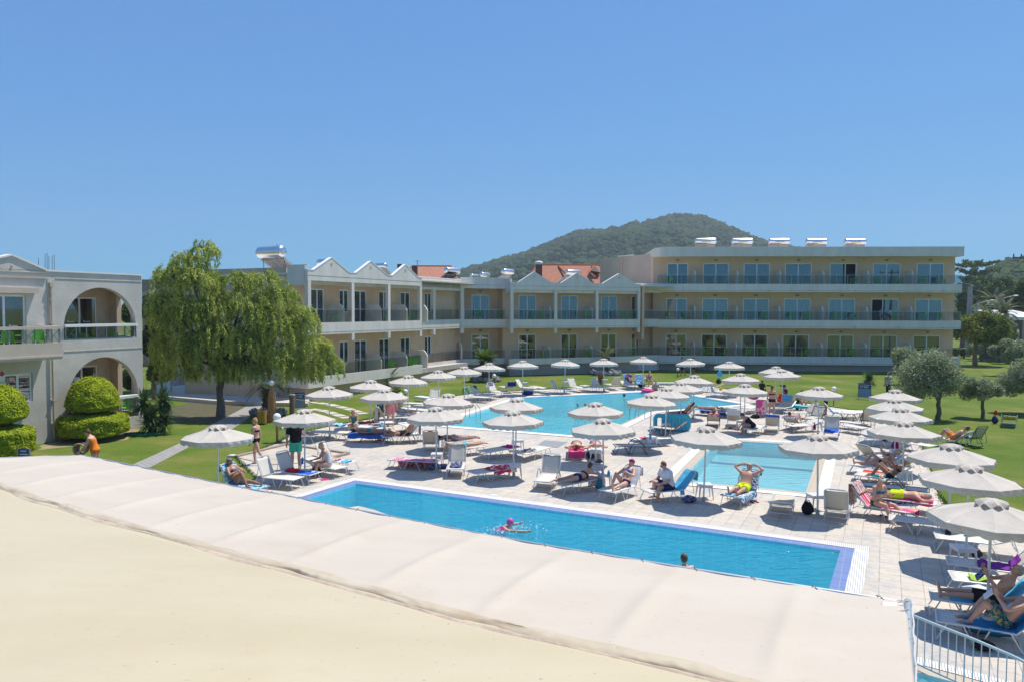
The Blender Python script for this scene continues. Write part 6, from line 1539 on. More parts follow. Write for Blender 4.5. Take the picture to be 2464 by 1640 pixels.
# ================= lamps, bins, signs, posts =================
M_globe=mat('opal_globe',(.85,.86,.86),.25); M_wood=mat('stained_wood',(.33,.15,.05),.7,col2=(.45,.22,.08),scale=5,stretch=(4,4,.4)); M_woodd=mat('dark_post_wood',(.14,.09,.05),.8)
def globe(label,k,x,ytop,ybase,post='thin',r=.14):
    px,py=zp(k,x,ybase); b=at(px,py); tx,ty=zp(k,x,ytop); z=at_y(tx,ty,b.y).z
    t=thing('globe_lamp',label,'garden lamp',(b.x,b.y,0),0,'white globe lamps'); m=MB(); m.ell((0,0,z-r),r,r,r,20,14); m.build('globe',M_globe,t,smooth=True)
    m=MB()
    if post=='cone': m.tube([(0,0,0),(0,0,z-.9),(0,0,z-2*r)],[.2,.2,.08],12)
    else: m.tube([(0,0,0),(0,0,z-2*r+.02)],.03 if post=='thin' else .055,8)
    m.build('post',M_wood if post in('cone','wood') else M_woodd,t); m=MB(); m.tube([(0,0,z-2*r-.03),(0,0,z-2*r+.03)],.07,10); m.build('collar',M_joint,t)
globe('white globe lamp on a brown cone shaped post before the stair block','1',952,135,545,'cone',.15)
globe('white globe lamp on a wooden post beside the foot bath','1',1003,458,742,'wood',.17)
globe('white globe lamp at the lawn edge above the reading man','a',1180,305,600,'thin',.15)
globe('white globe lamp beside the dark rock ring','b',1014,305,560,'thin',.15)
globe('white globe lamp left of the two walking people','c',2283,190,370,'thin',.14)
globe('white globe lamp right of the parasol over the bending man','e',1880,425,830,'thin',.155)
def slatbin(label,k,x,yt,yb,w_,mt):
    b=zat(k,x,yb); t=thing('litter_bin',label,'litter bin',(b.x,b.y,0)); px,py=zp(k,x,yt); z=at_y(px,py,b.y).z; r=w_/2; n=16; hb=z-.85 if z>1.1 else .05
    m=MB()
    for i in range(n):
        a=2*PI*i/n; c,s=math.cos(a),math.sin(a); q=Vector((c*r,s*r)); tn=Vector((-s,c))*r*.155
        m.prism([tuple(q-tn),tuple(q+tn),tuple((q+tn)*1.07),tuple((q-tn)*1.07)],max(.08,z-.82),z,'z')
    m.build('slats',mt,t); m=MB(); m.tube([(0,0,max(.08,z-.8)),(0,0,z-.05)],r*.93,16); m.tube([(0,0,0),(0,0,.3)],.04,8); m.build('liner',M_dark,t)
M_woody=mat('varnished_slats',(.45,.24,.03),.6,var=.15,scale=6,stretch=(5,5,.4))
slatbin('yellow brown slatted wooden bin behind the walking woman','1',856,432,568,.42,M_woody); slatbin('brown slatted bin beside the far side parasol pole','c',830,308,500,.42,mat('brown_slats',(.30,.12,.03),.6,var=.15,scale=6,stretch=(5,5,.4)))
# sandstone post with rope
b=at(703,995); t=thing('stone_post','round brown post with pale cap beside the blue notice board','post',(b.x,b.y,0)); z=at_y(703,948,b.y).z; m=MB(); m.tube([(0,0,0),(0,0,z-.06)],.145,16); m.build('shaft',mat('brown_post',(.28,.18,.13),.9,var=.08),t); m=MB(); m.tube([(0,0,z-.06),(0,0,z)],.17,16); m.build('cap',M_beigeR,t)
m=MB(); m.tube([(0,0,z-.2),(.9,.2,z-.45),(1.4,.3,z-.6)],.02,6); m.tube([(0,0,z-.2),(-1.1,.3,z-.35),(-1.9,.3,z-.25)],.02,6); m.build('rope',mat('rope',(.38,.27,.18),.9),t)
# notice boards: navy header with two white title bars, a pale panel, rows of pictogram boxes and small print on lighter blue
M_navy=mat('sign_navy',(.025,.03,.16),.5); M_sblue=mat('sign_blue',(.10,.20,.38),.5); M_sw=mat('sign_white',(.55,.62,.72),.6); M_spale=mat('sign_pale',(.25,.42,.50),.6)
def board(label,pl,pr,pyt,pyb,Y,skew,kind='big'):
    a=at_y(pl,pyt,Y); b_=at_y(pr,pyt,Y); w_=b_.x-a.x; zt=a.z; zb=max(.1,at_y(pl,pyb,Y).z)
    t=thing('notice_board',label,'sign',((a.x+b_.x)/2,Y,0),skew); hh=zt-zb; h2=w_/2/math.cos(skew)
    m=MB(); m.box(-h2,h2,-.02,.02,zb,zt); m.build('board',M_navy if kind=='small' else M_navy,t)
    m=MB(); m.box(-h2-.03,-h2,-.03,.03,0,zt+.02); m.box(h2,h2+.03,-.03,.03,0,zt+.02); m.build('post',M_steel,t)
    if kind=='big':
        m=MB(); m.box(-h2+.01,h2-.01,-.024,-.0201,zb+.01,zb+hh*.63); m.build('rules_panel',M_sblue,t)
        m=MB(); m.box(-h2*.9,-h2*.55,-.026,-.021,zt-hh*.13,zt-hh*.09); m.box(-h2*.45,h2*.9,-.026,-.021,zt-hh*.13,zt-hh*.09); m.build('title_text',M_sw,t)
        m=MB(); m.box(-h2*.15,h2*.6,-.026,-.021,zt-hh*.33,zt-hh*.18); m.build('picture_panel',M_spale,t); m=MB()
        for r_ in range(4): m.box(-h2*.8,-h2*.25,-.026,-.021,zt-hh*(.20+.035*r_),zt-hh*(.185+.035*r_))
        for cx in range(4):
            for ry in range(4):
                x=-h2*.82+cx*h2*.44; zz=zb+hh*(.58-.15*ry); m.box(x,x+h2*.3,-.028,-.0241,zz-hh*.012,zz); m.box(x,x+h2*.05,-.028,-.0241,zz-hh*.08,zz-hh*.015); m.box(x+h2*.25,x+h2*.3,-.028,-.0241,zz-hh*.08,zz-hh*.015)
                for q in range(2): m.box(x,x+h2*.3,-.028,-.0241,zz-hh*(.10+.02*q),zz-hh*(.092+.02*q))
        m.build('small_print',M_sw,t)
    else:
        m=MB()
        for x0,x1,z in ((-.4,-.28,.78),(-.22,.32,.78),(-.45,-.2,.42),(-.15,.5,.42)): m.box(h2*x0*1.6,h2*x1*1.6,-.026,-.021,zb+hh*(z-.09),zb+hh*(z+.07))
        m.build('small_print',M_sw,t)
board('blue pool notice board beside the round brown post, left',709,731,943,981,at(720,985).y,R(30)); board('blue pool notice board in front of the small yucca, right lawn',2069,2093,921,955,at(2080,960).y,R(-28)); board('small navy sign beside the left topiary behind the awning',44,72,1079,1100,24.5,R(-8),'small')
# ladders
def ladder(label,pts,rz):
    p=at(*pts); t=thing('pool_ladder',label,'pool ladder',(p.x,p.y,0),rz)
    for sx in (-.25,.25):
        m=MB(); m.tube([(sx,-.45,.02),(sx,-.45,.45)]+[(sx,-.45+.42*(1-math.cos(a))/2*1.4,.45+.25*math.sin(a)) for a in (.5,1.0,1.6,2.2)]+[(sx,.17,.45),(sx,.2,0),(sx,.2,-.6)],.019,8); m.build('handrail',M_steel,t,smooth=True)
    m=MB()
    for z in (-.15,-.4): m.box(-.24,.24,.17,.24,z-.015,z+.015)
    m.build('step',M_steel,t)
ladder('steel ladder at the left end of the large pool',(1143,1001),R(-60)); ladder('steel ladder at the right side of the large pool',(1528,1006),R(118))
# garden hose
b=at(345,1046); m=MB(); m.tube([(b.x+(.5+.02*k*.3)*math.cos(k*.5)*(1+.1*math.sin(k)),b.y+.3*math.sin(k*.5)*(1+.15*math.cos(k*1.3)),.03+.012*(k//12)) for k in range(70)],.022,5); o=m.build('garden_hose',mat('green_hose',(.01,.22,.12),.5),None,loc=(b.x,b.y,0)); tag(o,'coiled green garden hose on the dry soil by the villa','hose')
# ================= people =================
SKIN={'l':mat('skin_light',(.62,.36,.26),.5,var=.05,scale=9),'m':mat('skin_sunburnt',(.55,.31,.22),.5,var=.06,scale=9),'t':mat('skin_tanned',(.35,.18,.11),.45,var=.06,scale=9),'d':mat('skin_dark',(.12,.055,.035),.45,var=.06,scale=9)}
HAIR={'blond':mat('blond_hair',(.50,.34,.15),.7,var=.25,scale=30),'brown':mat('brown_hair',(.10,.05,.025),.6,var=.3,scale=30),'black':mat('black_hair',(.012,.01,.012),.45),'grey':mat('grey_hair',(.33,.31,.29),.7,var=.2,scale=30),'red':mat('auburn_hair',(.20,.07,.03),.6,var=.25,scale=30)}
def cloth(n,c,**k): return mat('cloth_'+n,c,.9,spec=.2,bump=.15,bscale=25,**k)
CL={'black':cloth('black',(.015,.015,.018)),'navy':cloth('navy',(.02,.03,.12)),'white':cloth('white',(.74,.75,.78)),'mint':cloth('mint',(.08,.50,.36)),'lime':cloth('lime',(.62,.80,.02)),'orange':cloth('orange',(.80,.22,.03)),'red':cloth('red',(.65,.03,.03)),'pink':cloth('pink',(.75,.06,.22)),'magenta':cloth('magenta',(.42,.03,.20)),'blue':cloth('blue',(.03,.13,.55)),'lblue':cloth('light_blue',(.10,.48,.75)),'teal':cloth('teal',(.02,.24,.28)),'grey':cloth('grey',(.20,.21,.24)),'lgrey':cloth('light_grey',(.42,.43,.46)),'purple':cloth('purple',(.22,.04,.30)),'yellow':cloth('yellow',(.75,.50,.03)),'pyellow':cloth('pale_yellow',(.78,.80,.30)),'green':cloth('dark_green',(.02,.12,.05)),'wine':cloth('wine',(.20,.01,.05)),'cyan':cloth('cyan',(.05,.55,.60)),'beige':cloth('beige',(.5,.42,.32)),
 'plaid':stripe_mat('plaid_red',[(.70,.10,.12),(.75,.35,.35),(.70,.10,.12),(.80,.55,.52)],14,'X'),'floral':stripe_mat('floral_dark',[(.02,.05,.08),(.03,.22,.20),(.02,.06,.12),(.55,.30,.04),(.04,.30,.28)],14,'N'),
 'floralred':stripe_mat('floral_red',[(.60,.60,.58),(.55,.05,.06),(.30,.32,.36),(.65,.62,.58),(.50,.18,.08)],11,'N'),'bluepat':stripe_mat('blue_print',[(.02,.05,.22),(.65,.70,.75),(.04,.30,.50),(.02,.08,.30),(.70,.74,.78)],8,'N'),
 'lbluepat':stripe_mat('light_blue_print',[(.06,.40,.65),(.50,.75,.85),(.10,.50,.75),(.45,.30,.60)],7,'N'),'pinkstripe':stripe_mat('pink_stripes',[(.60,.03,.18),(.80,.70,.70),(.50,.02,.25),(.80,.35,.10),(.62,.04,.20)],3.1,'X'),'bluestripe':stripe_mat('blue_stripes',[(.10,.30,.60),(.72,.75,.78),(.10,.30,.60),(.75,.75,.70)],7,'Y'),
 'pinkprint':stripe_mat('pink_print',[(.62,.10,.26),(.72,.38,.48),(.55,.06,.20),(.75,.45,.52)],6,'N'),'star':stripe_mat('red_star_print',[(.70,.05,.10),(.72,.06,.12),(.80,.72,.70)],5,'N'),'pinktowel':stripe_mat('pale_pink_print',[(.75,.42,.45),(.78,.50,.50),(.78,.08,.30)],3,'N'),
 'navypat':stripe_mat('navy_print',[(.03,.04,.14),(.20,.22,.35),(.03,.04,.12)],10,'N')}
def smooth_union(o,v,it=2):
    r=o.modifiers.new('remesh','REMESH'); r.mode='VOXEL'; r.voxel_size=v; r.use_smooth_shade=True
    s=o.modifiers.new('smooth','SMOOTH'); s.factor=.5; s.iterations=it
V3=Vector
def person(label,loc,rz,pel,u,f,legs,arms,skin='l',hair=('brown','short'),wear=(),head=None,face=None,g=1.0,s=1.0,fem=True,glasses=False,hat=None,u2=None,vox=.013):
    t=thing('person',label,'person',loc,rz); t.scale=(s,)*3
    pel=V3(pel)/s; u=V3(u).normalized(); f=V3(f); f=(f-u*f.dot(u)).normalized(); r=f.cross(u)
    u2=V3(u2).normalized() if u2 else u; f2=(f-u2*f.dot(u2)); f2=f2.normalized() if f2.length>.05 else (u-u2*u.dot(u2)).normalized()*(-1); r2=r
    hd=V3(head).normalized() if head else u2; hf=V3(face) if face else f2; hf=(hf-hd*hf.dot(hd)).normalized(); hr=hf.cross(hd)
    hw=.178 if fem else .162; sw=.150 if fem else .178; ww=.132 if fem else .150
    secs=[(-.09,.10,.075),(-.04,hw*.95,.115),(.02,hw,.118),(.10,ww*1.08,.104),(.16,ww,.096),(.25,ww*1.06,.100),(.34,sw*.98,.112),(.41,sw,.100),(.455,sw*.85,.085),(.495,.085,.062),(.53,.054,.054)]
    def cen(x):
        if x<=.16: return pel+u*x
        b=pel+u*.16; k=min(1,(x-.16)/.16); d=(u*(1-k*.5)+u2*k*.5).normalized() if k<1 else None
        m_=b+(u+u2).normalized()*min(x-.16,.12); return m_ if x<=.28 else m_+u2*(x-.28)
    def wd(x): xs=[q[0] for q in secs]; return float(np.interp(x,xs,[q[1] for q in secs]))*g,float(np.interp(x,xs,[q[2] for q in secs]))*g*(1 if g<1.1 else 1.08)
    def ax(x): k=min(1,max(0,(x-.1)/.2)); return (r,(f*(1-k)+f2*k).normalized())
    m=MB()
    def torso(mb,x0,x1,ex=0.0,n=9):
        rg=[]
        for i in range(n+1):
            x=x0+(x1-x0)*i/n; w_,d_=wd(x); a,b=ax(x); rg.append((cen(x),a*(w_+ex),b*(d_+ex)))
        mb.loft(rg,18)
    torso(m,-.09,.53,0,14)
    C5=cen(.50); nb=cen(.53); m.cap(C5,nb+hd*.05,.052,.048)
    hc=nb+hd*.125+hf*.012
    Mh=Matrix((hr,hf,hd)).transposed()
    m.ell(hc,.073,.092,.108,16,12,M=Mh); m.ell(hc-hd*.055+hf*.03,.052,.06,.055,12,8,M=Mh)
    m.cap(hc+hf*.085+hd*.012,hc+hf*.108-hd*.018,.008,.013,8,3)
    for sg in (-1,1): m.ell(hc+hr*.075*sg-hf*.005-hd*.005,.012,.02,.028,8,6,M=Mh)
    if fem and g>0.7:
        for sg in (-1,1): m.ell(cen(.325)+r*.065*sg*g+ax(.33)[1]*(.085*g),.055,.055,.055,12,8)
    J={}
    for k,(sg,L) in enumerate(zip((1,-1),legs)):
        td,sd_,fd=[V3(q).normalized() for q in L]; hp=pel-u*.03+r*sg*.088; kn=hp+td*.43; an=kn+sd_*.41
        m.cap(hp,hp+td*.2,.092*g,.078*g); m.cap(hp+td*.2,kn,.078*g,.053*g); m.cap(kn,kn+sd_*.15,.053*g,.054*g); m.cap(kn+sd_*.13,an,.054*g,.034)
        hl=an+sd_*.03-fd*.045; m.cap(hl,an+sd_*.035+fd*.10,.032,.030); m.cap(an+sd_*.035+fd*.10,an+sd_*.045+fd*.165,.030,.018)
        sdw=fd.cross(sd_); sdw=sdw.normalized() if sdw.length>.01 else r
        for q in range(5): tp=an+sd_*.045+fd*.165+sdw*(q-2)*.016; m.cap(tp-fd*.02,tp+fd*(.025-.004*q*(1)),.0105,.009,7,2)
        J[k]=(hp,kn,an,td,sd_)
    A={}
    for k,(sg,L) in enumerate(zip((1,-1),arms)):
        ud,fd,hd_=[V3(q).normalized() for q in L]; sh=cen(.435)+r2*sg*(sw+.018)*min(g,1.1); el=sh+ud*.28; wr=el+fd*.245
        m.cap(cen(.43)+r2*sg*.08,sh,.055*g,.056*g); m.cap(sh,el,.050*g,.038*g); m.cap(el,el+fd*.09,.038*g,.039*g); m.cap(el+fd*.08,wr,.039*g,.024)
        pn=(hd_.cross(u2)); pn=pn.normalized() if pn.length>.1 else hd_.orthogonal().normalized(); sd2=hd_.cross(pn)
        m.loft([(wr,sd2*.022,pn*.018),(wr+hd_*.03,sd2*.034,pn*.016),(wr+hd_*.08,sd2*.040,pn*.014),(wr+hd_*.09,sd2*.036,pn*.011)],12)
        for q in range(4):
            b_=wr+hd_*.082+sd2*(.029-.0195*q); ln=(.068,.078,.072,.055)[q]; c1=(hd_-pn*.18).normalized(); c2=(hd_-pn*.65).normalized()
            m.cap(b_,b_+c1*ln*.55,.0092,.0085,7,2); m.cap(b_+c1*ln*.55,b_+c1*ln*.55+c2*ln*.45,.0085,.0075,7,2)
        th=wr+hd_*.03+sd2*.030; td2=(hd_*.75+sd2*.6-pn*.25).normalized(); m.cap(th,th+td2*.04,.012,.010,7,2); m.cap(th+td2*.04,th+td2*.04+(td2+hd_*.4).normalized()*.03,.010,.008,7,2)
        A[k]=(sh,el,wr,ud,fd)
    b=m.build('body',SKIN[skin],t); smooth_union(b,vox,2)
    # eyes, mouth
    m=MB()
    for sg in (-1,1): m.ell(hc+hf*.083+hr*.028*sg+hd*.014,.011,.007,.007,8,6,M=Mh)
    m.build('eyes',M_dark,t)
    m=MB(); m.ell(hc+hf*.091-hd*.050,.020,.006,.006,10,6,M=Mh); m.build('mouth',mat('lip',(.40,.10,.09),.5),t)
    # hair
    hcol,hst=hair
    if hst!='bald':
        m=MB(); m.ell(hc-hf*.020+hd*.018,.082,.092,.110,16,12,M=Mh)
        if hst=='long': m.loft([(hc-hf*.05+hd*.03,hr*.07,hf*.05),(hc-hf*.07-hd*.08,hr*.075,hf*.035),(hc-hf*.08-hd*.18,hr*.07,hf*.03),(hc-hf*.085-hd*.27,hr*.035,hf*.015)],12)
        if hst=='bun': m.ell(hc-hf*.07+hd*.09,.042,.042,.040,10,8,M=Mh)
        if hst=='pony': m.loft([(hc-hf*.09+hd*.04,hr*.02,hd*.02),(hc-hf*.14-hd*.03,hr*.028,hf*.022),(hc-hf*.13-hd*.2,hr*.015,hf*.012)],10)
        o=m.build('hair',HAIR[hcol],t); smooth_union(o,.014,1)
    if glasses:
        m=MB()
        for sg in (-1,1): m.ell(hc+hf*.094+hr*.03*sg+hd*.014,.024,.007,.017,10,6,M=Mh)
        m.cap(hc+hf*.092-hr*.03+hd*.018,hc+hf*.092+hr*.03+hd*.018,.006,.006,6,2); m.cap(hc+hf*.085-hr*.055+hd*.018,hc-hr*.078+hd*.012,.005,.005,6,2); m.cap(hc+hf*.085+hr*.055+hd*.018,hc+hr*.078+hd*.012,.005,.005,6,2)
        m.build('sunglasses',CL['black'],t)
    if hat:
        kind,mt=hat; m=MB()
        if kind=='cap':
            m.ell(hc-hf*.012+hd*.040,.090,.102,.088,16,10,M=Mh); m.loft([(hc+hf*.06+hd*.045,hr*.07,hd*.006),(hc+hf*.13+hd*.040,hr*.065,hd*.005),(hc+hf*.165+hd*.032,hr*.035,hd*.004)],12)
        if kind=='swim': m.ell(hc-hf*.014+hd*.022,.085,.097,.108,16,10,M=Mh)
        if kind=='band': m.loft([(hc+hd*.03,hr*.088,hf*.103),(hc+hd*.075,hr*.078,hf*.093)],18)
        if kind=='brim': m.ell(hc-hf*.01+hd*.05,.088,.098,.085,16,10,M=Mh); m.loft([(hc+hd*.05,hr*.15,hf*.16),(hc+hd*.058,hr*.15,hf*.16)],20)
        o=m.build('cap' if kind=='cap' else {'swim':'swim_cap','band':'headband','brim':'sun_hat'}[kind],mt,t)
    for w_ in wear:
        kd,mt=w_; m=MB()
        if kd=='brief': torso(m,-.095,.055,.009,6); [m.cap(J[k][0]+J[k][3]*.0,J[k][0]+J[k][3]*.05,.097*g,.093*g) for k in J]; nm='bikini_bottom' if fem else 'swim_briefs'
        elif kd=='bra':
            torso(m,.27,.335,.008,3)
            for sg in (-1,1): m.ell(cen(.325)+r*.065*sg*g+ax(.33)[1]*(.085*g),.062,.062,.060,12,8)
            for sg in (-1,1): m.cap(cen(.34)+r*.07*sg+ax(.34)[1]*.12,cen(.47)+r*.07*sg+ax(.4)[1]*.04,.008,.008,6,2); m.cap(cen(.47)+r*.07*sg+ax(.4)[1]*.04,cen(.33)+r*.05*sg-ax(.3)[1]*.11*g,.008,.008,6,2)
            nm='bikini_top'
        elif kd=='onepiece':
            torso(m,-.095,.40,.009,9); [m.cap(J[k][0],J[k][0]+J[k][3]*.05,.097*g,.093*g) for k in J]
            for sg in (-1,1): m.ell(cen(.325)+r*.065*sg*g+ax(.33)[1]*(.085*g),.062,.062,.060,12,8); m.cap(cen(.38)+r*.08*sg+ax(.34)[1]*.10,cen(.475)+r*.08*sg,.011,.011,6,2); m.cap(cen(.475)+r*.08*sg,cen(.36)+r*.07*sg-ax(.3)[1]*.1,.011,.011,6,2)
            nm='swimsuit'
        elif kd in('trunks','shorts'):
            torso(m,-.09,.075,.016,6); ll=.27 if kd=='shorts' else .20
            for k in J: m.cap(J[k][0],J[k][0]+J[k][3]*ll*.5,.108*g,.103*g); m.loft([(J[k][0]+J[k][3]*.05,)+ortho(J[k][3],.106*g),(J[k][0]+J[k][3]*(ll+.06),)+ortho(J[k][3],.10*g)],14)
            nm='swim_shorts'
        elif kd=='pants':
            torso(m,-.09,.075,.014,6)
            for k in J: m.cap(J[k][0],J[k][1],.100*g,.066*g); m.cap(J[k][1],J[k][2]-J[k][4]*.08,.066*g,.055*g)
            nm='trousers'
        elif kd=='shirt':
            torso(m,-.04,.50,.020,11)
            for k in A: m.cap(cen(.43)+r2*(1 if k==0 else -1)*.08,A[k][0],.070*g,.072*g); m.loft([(A[k][0]-A[k][3]*.03,)+ortho(A[k][3],.070*g),(A[k][0]+A[k][3]*.19,)+ortho(A[k][3],.068*g)],14)
            nm='t_shirt'
        elif kd=='dress':
            torso(m,-.09,.47,.018,11)
            for k in J: m.cap(J[k][0],J[k][1]-J[k][3]*.05,.112*g,.085*g)
            for k in A: m.cap(cen(.43)+r2*(1 if k==0 else -1)*.08,A[k][0],.066*g,.068*g)
            nm='dress'
        elif kd=='wrap':
            torso(m,-.09,.12,.02,6)
            for k in J: m.cap(J[k][0],J[k][1],.115*g,.085*g)
            nm='sarong'
        o=m.build(nm,mt,t); smooth_union(o,.011,1)
    return t
def ortho(d,r_):
    a=d.orthogonal().normalized(); b=d.cross(a); return (a*r_,b*r_)
def stand(label,k,x,y,deg,legs=None,arms=None,lean=0,**kw):
    """deg: direction faced, 0 = away from camera, 90 = towards picture left, 180 = towards the camera"""
    p=zat(k,x,y); fem=kw.get('fem',True)
    u=(0,math.sin(R(lean)),math.cos(R(lean)))
    legs=legs or [((.06,.03,-1),(.0,-.02,-1),(.25,1,-.05)),((-.06,-.03,-1),(0,-.03,-1),(-.25,1,-.05))]
    arms=arms or [((.22,.03,-1),(.08,.15,-1),(0,.1,-1)),((-.22,.03,-1),(-.08,.15,-1),(0,.1,-1))]
    zmin=min(-.03+.43*V3(L[0]).normalized().z+.41*V3(L[1]).normalized().z for L in legs)-.062
    return person(label,(p.x,p.y,.004),R(deg),(0,0,-zmin*kw.get('s',1)),u,(0,1,-.001),legs,arms,**kw)
def lie(key,label,mode='recline',a=None,bent=(0,0),y=1.05,x=0,arms='side',flip=False,dz=0,**kw):
    loc,rz,ang=LG[key]; a=R(ang if a is None else a)
    F1=1
    if mode=='prone':
        u=(0,1,.04); f=(0,0,-1); pel=(x,y-.12,.335+.115)
        legs=[((.08,-1,-.03),(.03,-1,.02),(0,-1,-.25)),((-.10,-1,-.03),(-.02,-1,.02),(0,-1,-.25))]
        if bent[0]: legs[0]=((.08,-1,-.03),(.0,-.25,1),(0,-.9,.4))
        if arms=='fold': ar=[((.9,.55,-.12),(-.75,.75,.02),(-1,.2,-.1)),((-.9,.55,-.12),(.75,.75,.02),(1,.2,-.1))]
        elif arms=='hang': ar=[((.9,.35,-.3),(.15,.3,-1),(0,.2,-1)),((-.9,.55,-.12),(.75,.75,.02),(1,.2,-.1))]
        else: ar=[((.5,-1,-.08),(.1,-1,.0),(0,-1,0)),((-.5,-1,-.08),(-.1,-1,0),(0,-1,0))]
        hd=(.0,1,.12); fc=(.9,0,-.5)
    else:
        u=(0,math.cos(a),math.sin(a)); f=(0,-math.sin(a),math.cos(a)); pel=(x,y+.02,.335+.115)
        st=((-.08,-1,.03),(0,-1,-.08),(0,-.15,1)); sb=((-.12,-.70,.72),(0,-.55,-.83),(0,-1,-.15))
        legs=[]
        for q in range(2):
            L=sb if bent[q] else st; sg=1 if q==0 else -1; legs.append(tuple((c[0]*sg,c[1],c[2]) for c in L))
        U=V3(u);Fv=V3(f)
        def mk(q,ud,fd,hh): 
            sg=-1 if q==0 else 1   # right side of the body is -x here
            conv=lambda c:tuple(V3((c[0]*sg,0,0))+U*c[1]+Fv*c[2]); return (conv(ud),conv(fd),conv(hh))
        if arms=='read': ar=[mk(q,(.25,-.75,.55),(-.35,.25,.9),(-.2,.5,.5)) for q in (0,1)]
        elif arms=='behind': ar=[mk(q,(.85,.62,.1),(-.82,.50,-.05),(-1,.1,0)) for q in (0,1)]
        elif arms=='cross': ar=[mk(q,(.35,-.8,.35),(-.85,.15,.45),(-1,.1,.1)) for q in (0,1)]
        else: ar=[mk(q,(.35,-1,.05),(.05,-1,.25),(0,-1,.2)) for q in (0,1)]
        hd=tuple(V3(u)+V3((0,0,.15))); fc=f
    if flip:
        loc=loc+Vector((math.cos(rz+PI/2),math.sin(rz+PI/2),0))*1.88; rz=rz+PI
    kw.setdefault('head',hd); kw.setdefault('face',fc)
    return person(label,(loc.x,loc.y,loc.z+dz),rz,pel,u,f,legs,ar,**kw)
def sit(key,label,y=.6,side=1,x=.08,lean=12,arms='knee',k=None,turn=0,seat=.335,**kw):
    """sitting across a lounger facing its side"""
    loc,rz,ang=LG[key]; q=Matrix.Rotation(rz,3,'Z')@V3((x*side,y,0)); l=loc+q; rr=rz-side*PI/2+R(turn)
    return sitat(label,(l.x,l.y,l.z),rr,lean,arms,seat,**kw)
def sitat(label,loc,rr,lean=12,arms='knee',seat=.335,legs=None,**kw):
    u=(0,math.sin(R(lean)),math.cos(R(lean)))
    legs=legs or [((.14,1,.06),(.02,-.05,-1),(.15,1,0)),((-.14,1,.06),(-.02,.12,-1),(-.15,1,0))]
    ar={'knee':[((.18,.35,-.9),(-.1,.95,-.2),(-.2,.9,-.2)),((-.18,.35,-.9),(.1,.95,-.2),(.2,.9,-.2))],
        'lap':[((.25,.15,-1),(-.6,.8,.1),(-.6,.7,.1)),((-.25,.15,-1),(.6,.8,.1),(.6,.7,.1))],
        'phone':[((.22,.3,-1),(-.35,.9,.35),(-.3,.8,.5)),((-.22,.3,-1),(.35,.9,.35),(.3,.8,.5))],
        'down':[((.2,.5,-.9),(.05,.55,-.9),(0,.4,-1)),((-.2,.5,-.9),(-.05,.55,-.9),(0,.4,-1))]}[arms] if isinstance(arms,str) else arms
    kw.setdefault('head',(0,math.sin(R(lean+14)),math.cos(R(lean+14))))
    return person(label,loc,rr,(0,0,seat+.115),u,(0,1,-.001),legs,ar,**kw)
W=lambda *a:[(k,CL[c]) for k,c in a]
# --- left group
p=at_y(228,1036,26.2); 
person('woman in orange swimsuit bending over a round woven bag behind the awning',(p.x,26.2,.0),R(100),(0,0,.88),(0,.32,1),(0,1,-.1),[((.08,.1,-1),(0,-.1,-1),(.2,1,0)),((-.08,.1,-1),(0,-.1,-1),(-.2,1,0))],[((.15,.35,-1),(0,.8,-.7),(0,.8,-.6)),((-.15,.35,-1),(0,.8,-.7),(0,.8,-.6))],hair=('brown','bun'),wear=W(('onepiece','orange')),head=(0,.6,1),g=1.15)
bm_=MB(); bp=p+Vector((-.42,0,0)); 
for k in range(7): bm_.tube([(bp.x+.20*(1-.03*k)*math.cos(a),26.1+.05*k-.15,.93-.0+.2*(1-.03*k)*math.sin(a)) for a in [2*PI*i/24 for i in range(25)]],.028,6,False)
o=bm_.build('woven_bag',mat('wicker',(.42,.30,.20),.9,var=.2,scale=15,bump=.5),None,loc=(bp.x,26.1,.93)); tag(o,'round woven bag held by the woman in orange','bag')
stand('woman in black bikini striding left across the grass, orange hairband','1',800,958,78,legs=[((.02,.32,-1),(0,-.05,-1),(.1,1,-.1)),((-.05,-.42,-1),(0,-.75,-1),(0,.7,-.7))],arms=[((.1,-.2,-1),(0,.15,-1),(0,.1,-1)),((-.1,.2,-1),(0,.3,-1),(0,.2,-1))],hair=('blond','bun'),wear=W(('bra','black'),('brief','black')),head=(0,.3,1),hat=('band',CL['orange']),s=1.03)
stand('man in black t-shirt and mint green shorts reaching up into the parasol','1',1185,1000,20,arms=[((.75,.1,.45),(.75,.1,.5),(.5,.1,.6)),((-.22,.03,-1),(-.05,.1,-1),(0,.1,-1))],fem=False,hair=('brown','short'),wear=W(('shirt','black'),('shorts','mint')),skin='m',g=1.1,s=1.08)
sit(5,'blonde woman in grey printed swimsuit sitting sideways on a lounger, hands on knees',y=.62,side=-1,arms='knee',lean=18,hair=('blond','bun'),wear=W(('onepiece','lgrey')),skin='m',g=1.12,turn=-28)
lie(1,'tanned woman in patterned headscarf and bandeau reclining beside the awning with bent knees',a=58,bent=(1,0),arms='cross',skin='t',wear=W(('bra','navypat'),('brief','navypat')),hat=('swim',CL['navypat']),glasses=True,g=1.2)
sit(8,'sunglasses woman in dark green swimsuit hunched on a white towelled lounger',y=.75,side=-1,arms='knee',lean=20,hair=('blond','long'),wear=W(('onepiece','teal')),glasses=True,skin='l')
sitat('dark skinned woman in mint bikini sitting beside the parasol pole',tuple(zat('a',690,935)),R(150),8,'lap',.33,skin='d',hair=('black','bun'),wear=W(('bra','cyan'),('brief','cyan')))
stand('man in red checked swim shorts standing with his back turned','a',870,1080,8,fem=False,skin='l',hair=('brown','short'),wear=[('shorts',CL['plaid'])],g=1.2,s=1.07)
lie(14,'man reading on a raised lounger at the lawn edge',arms='read',bent=(0,0),fem=False,skin='m',hair=('brown','short'),wear=W(('trunks','lgrey')),g=1.1)
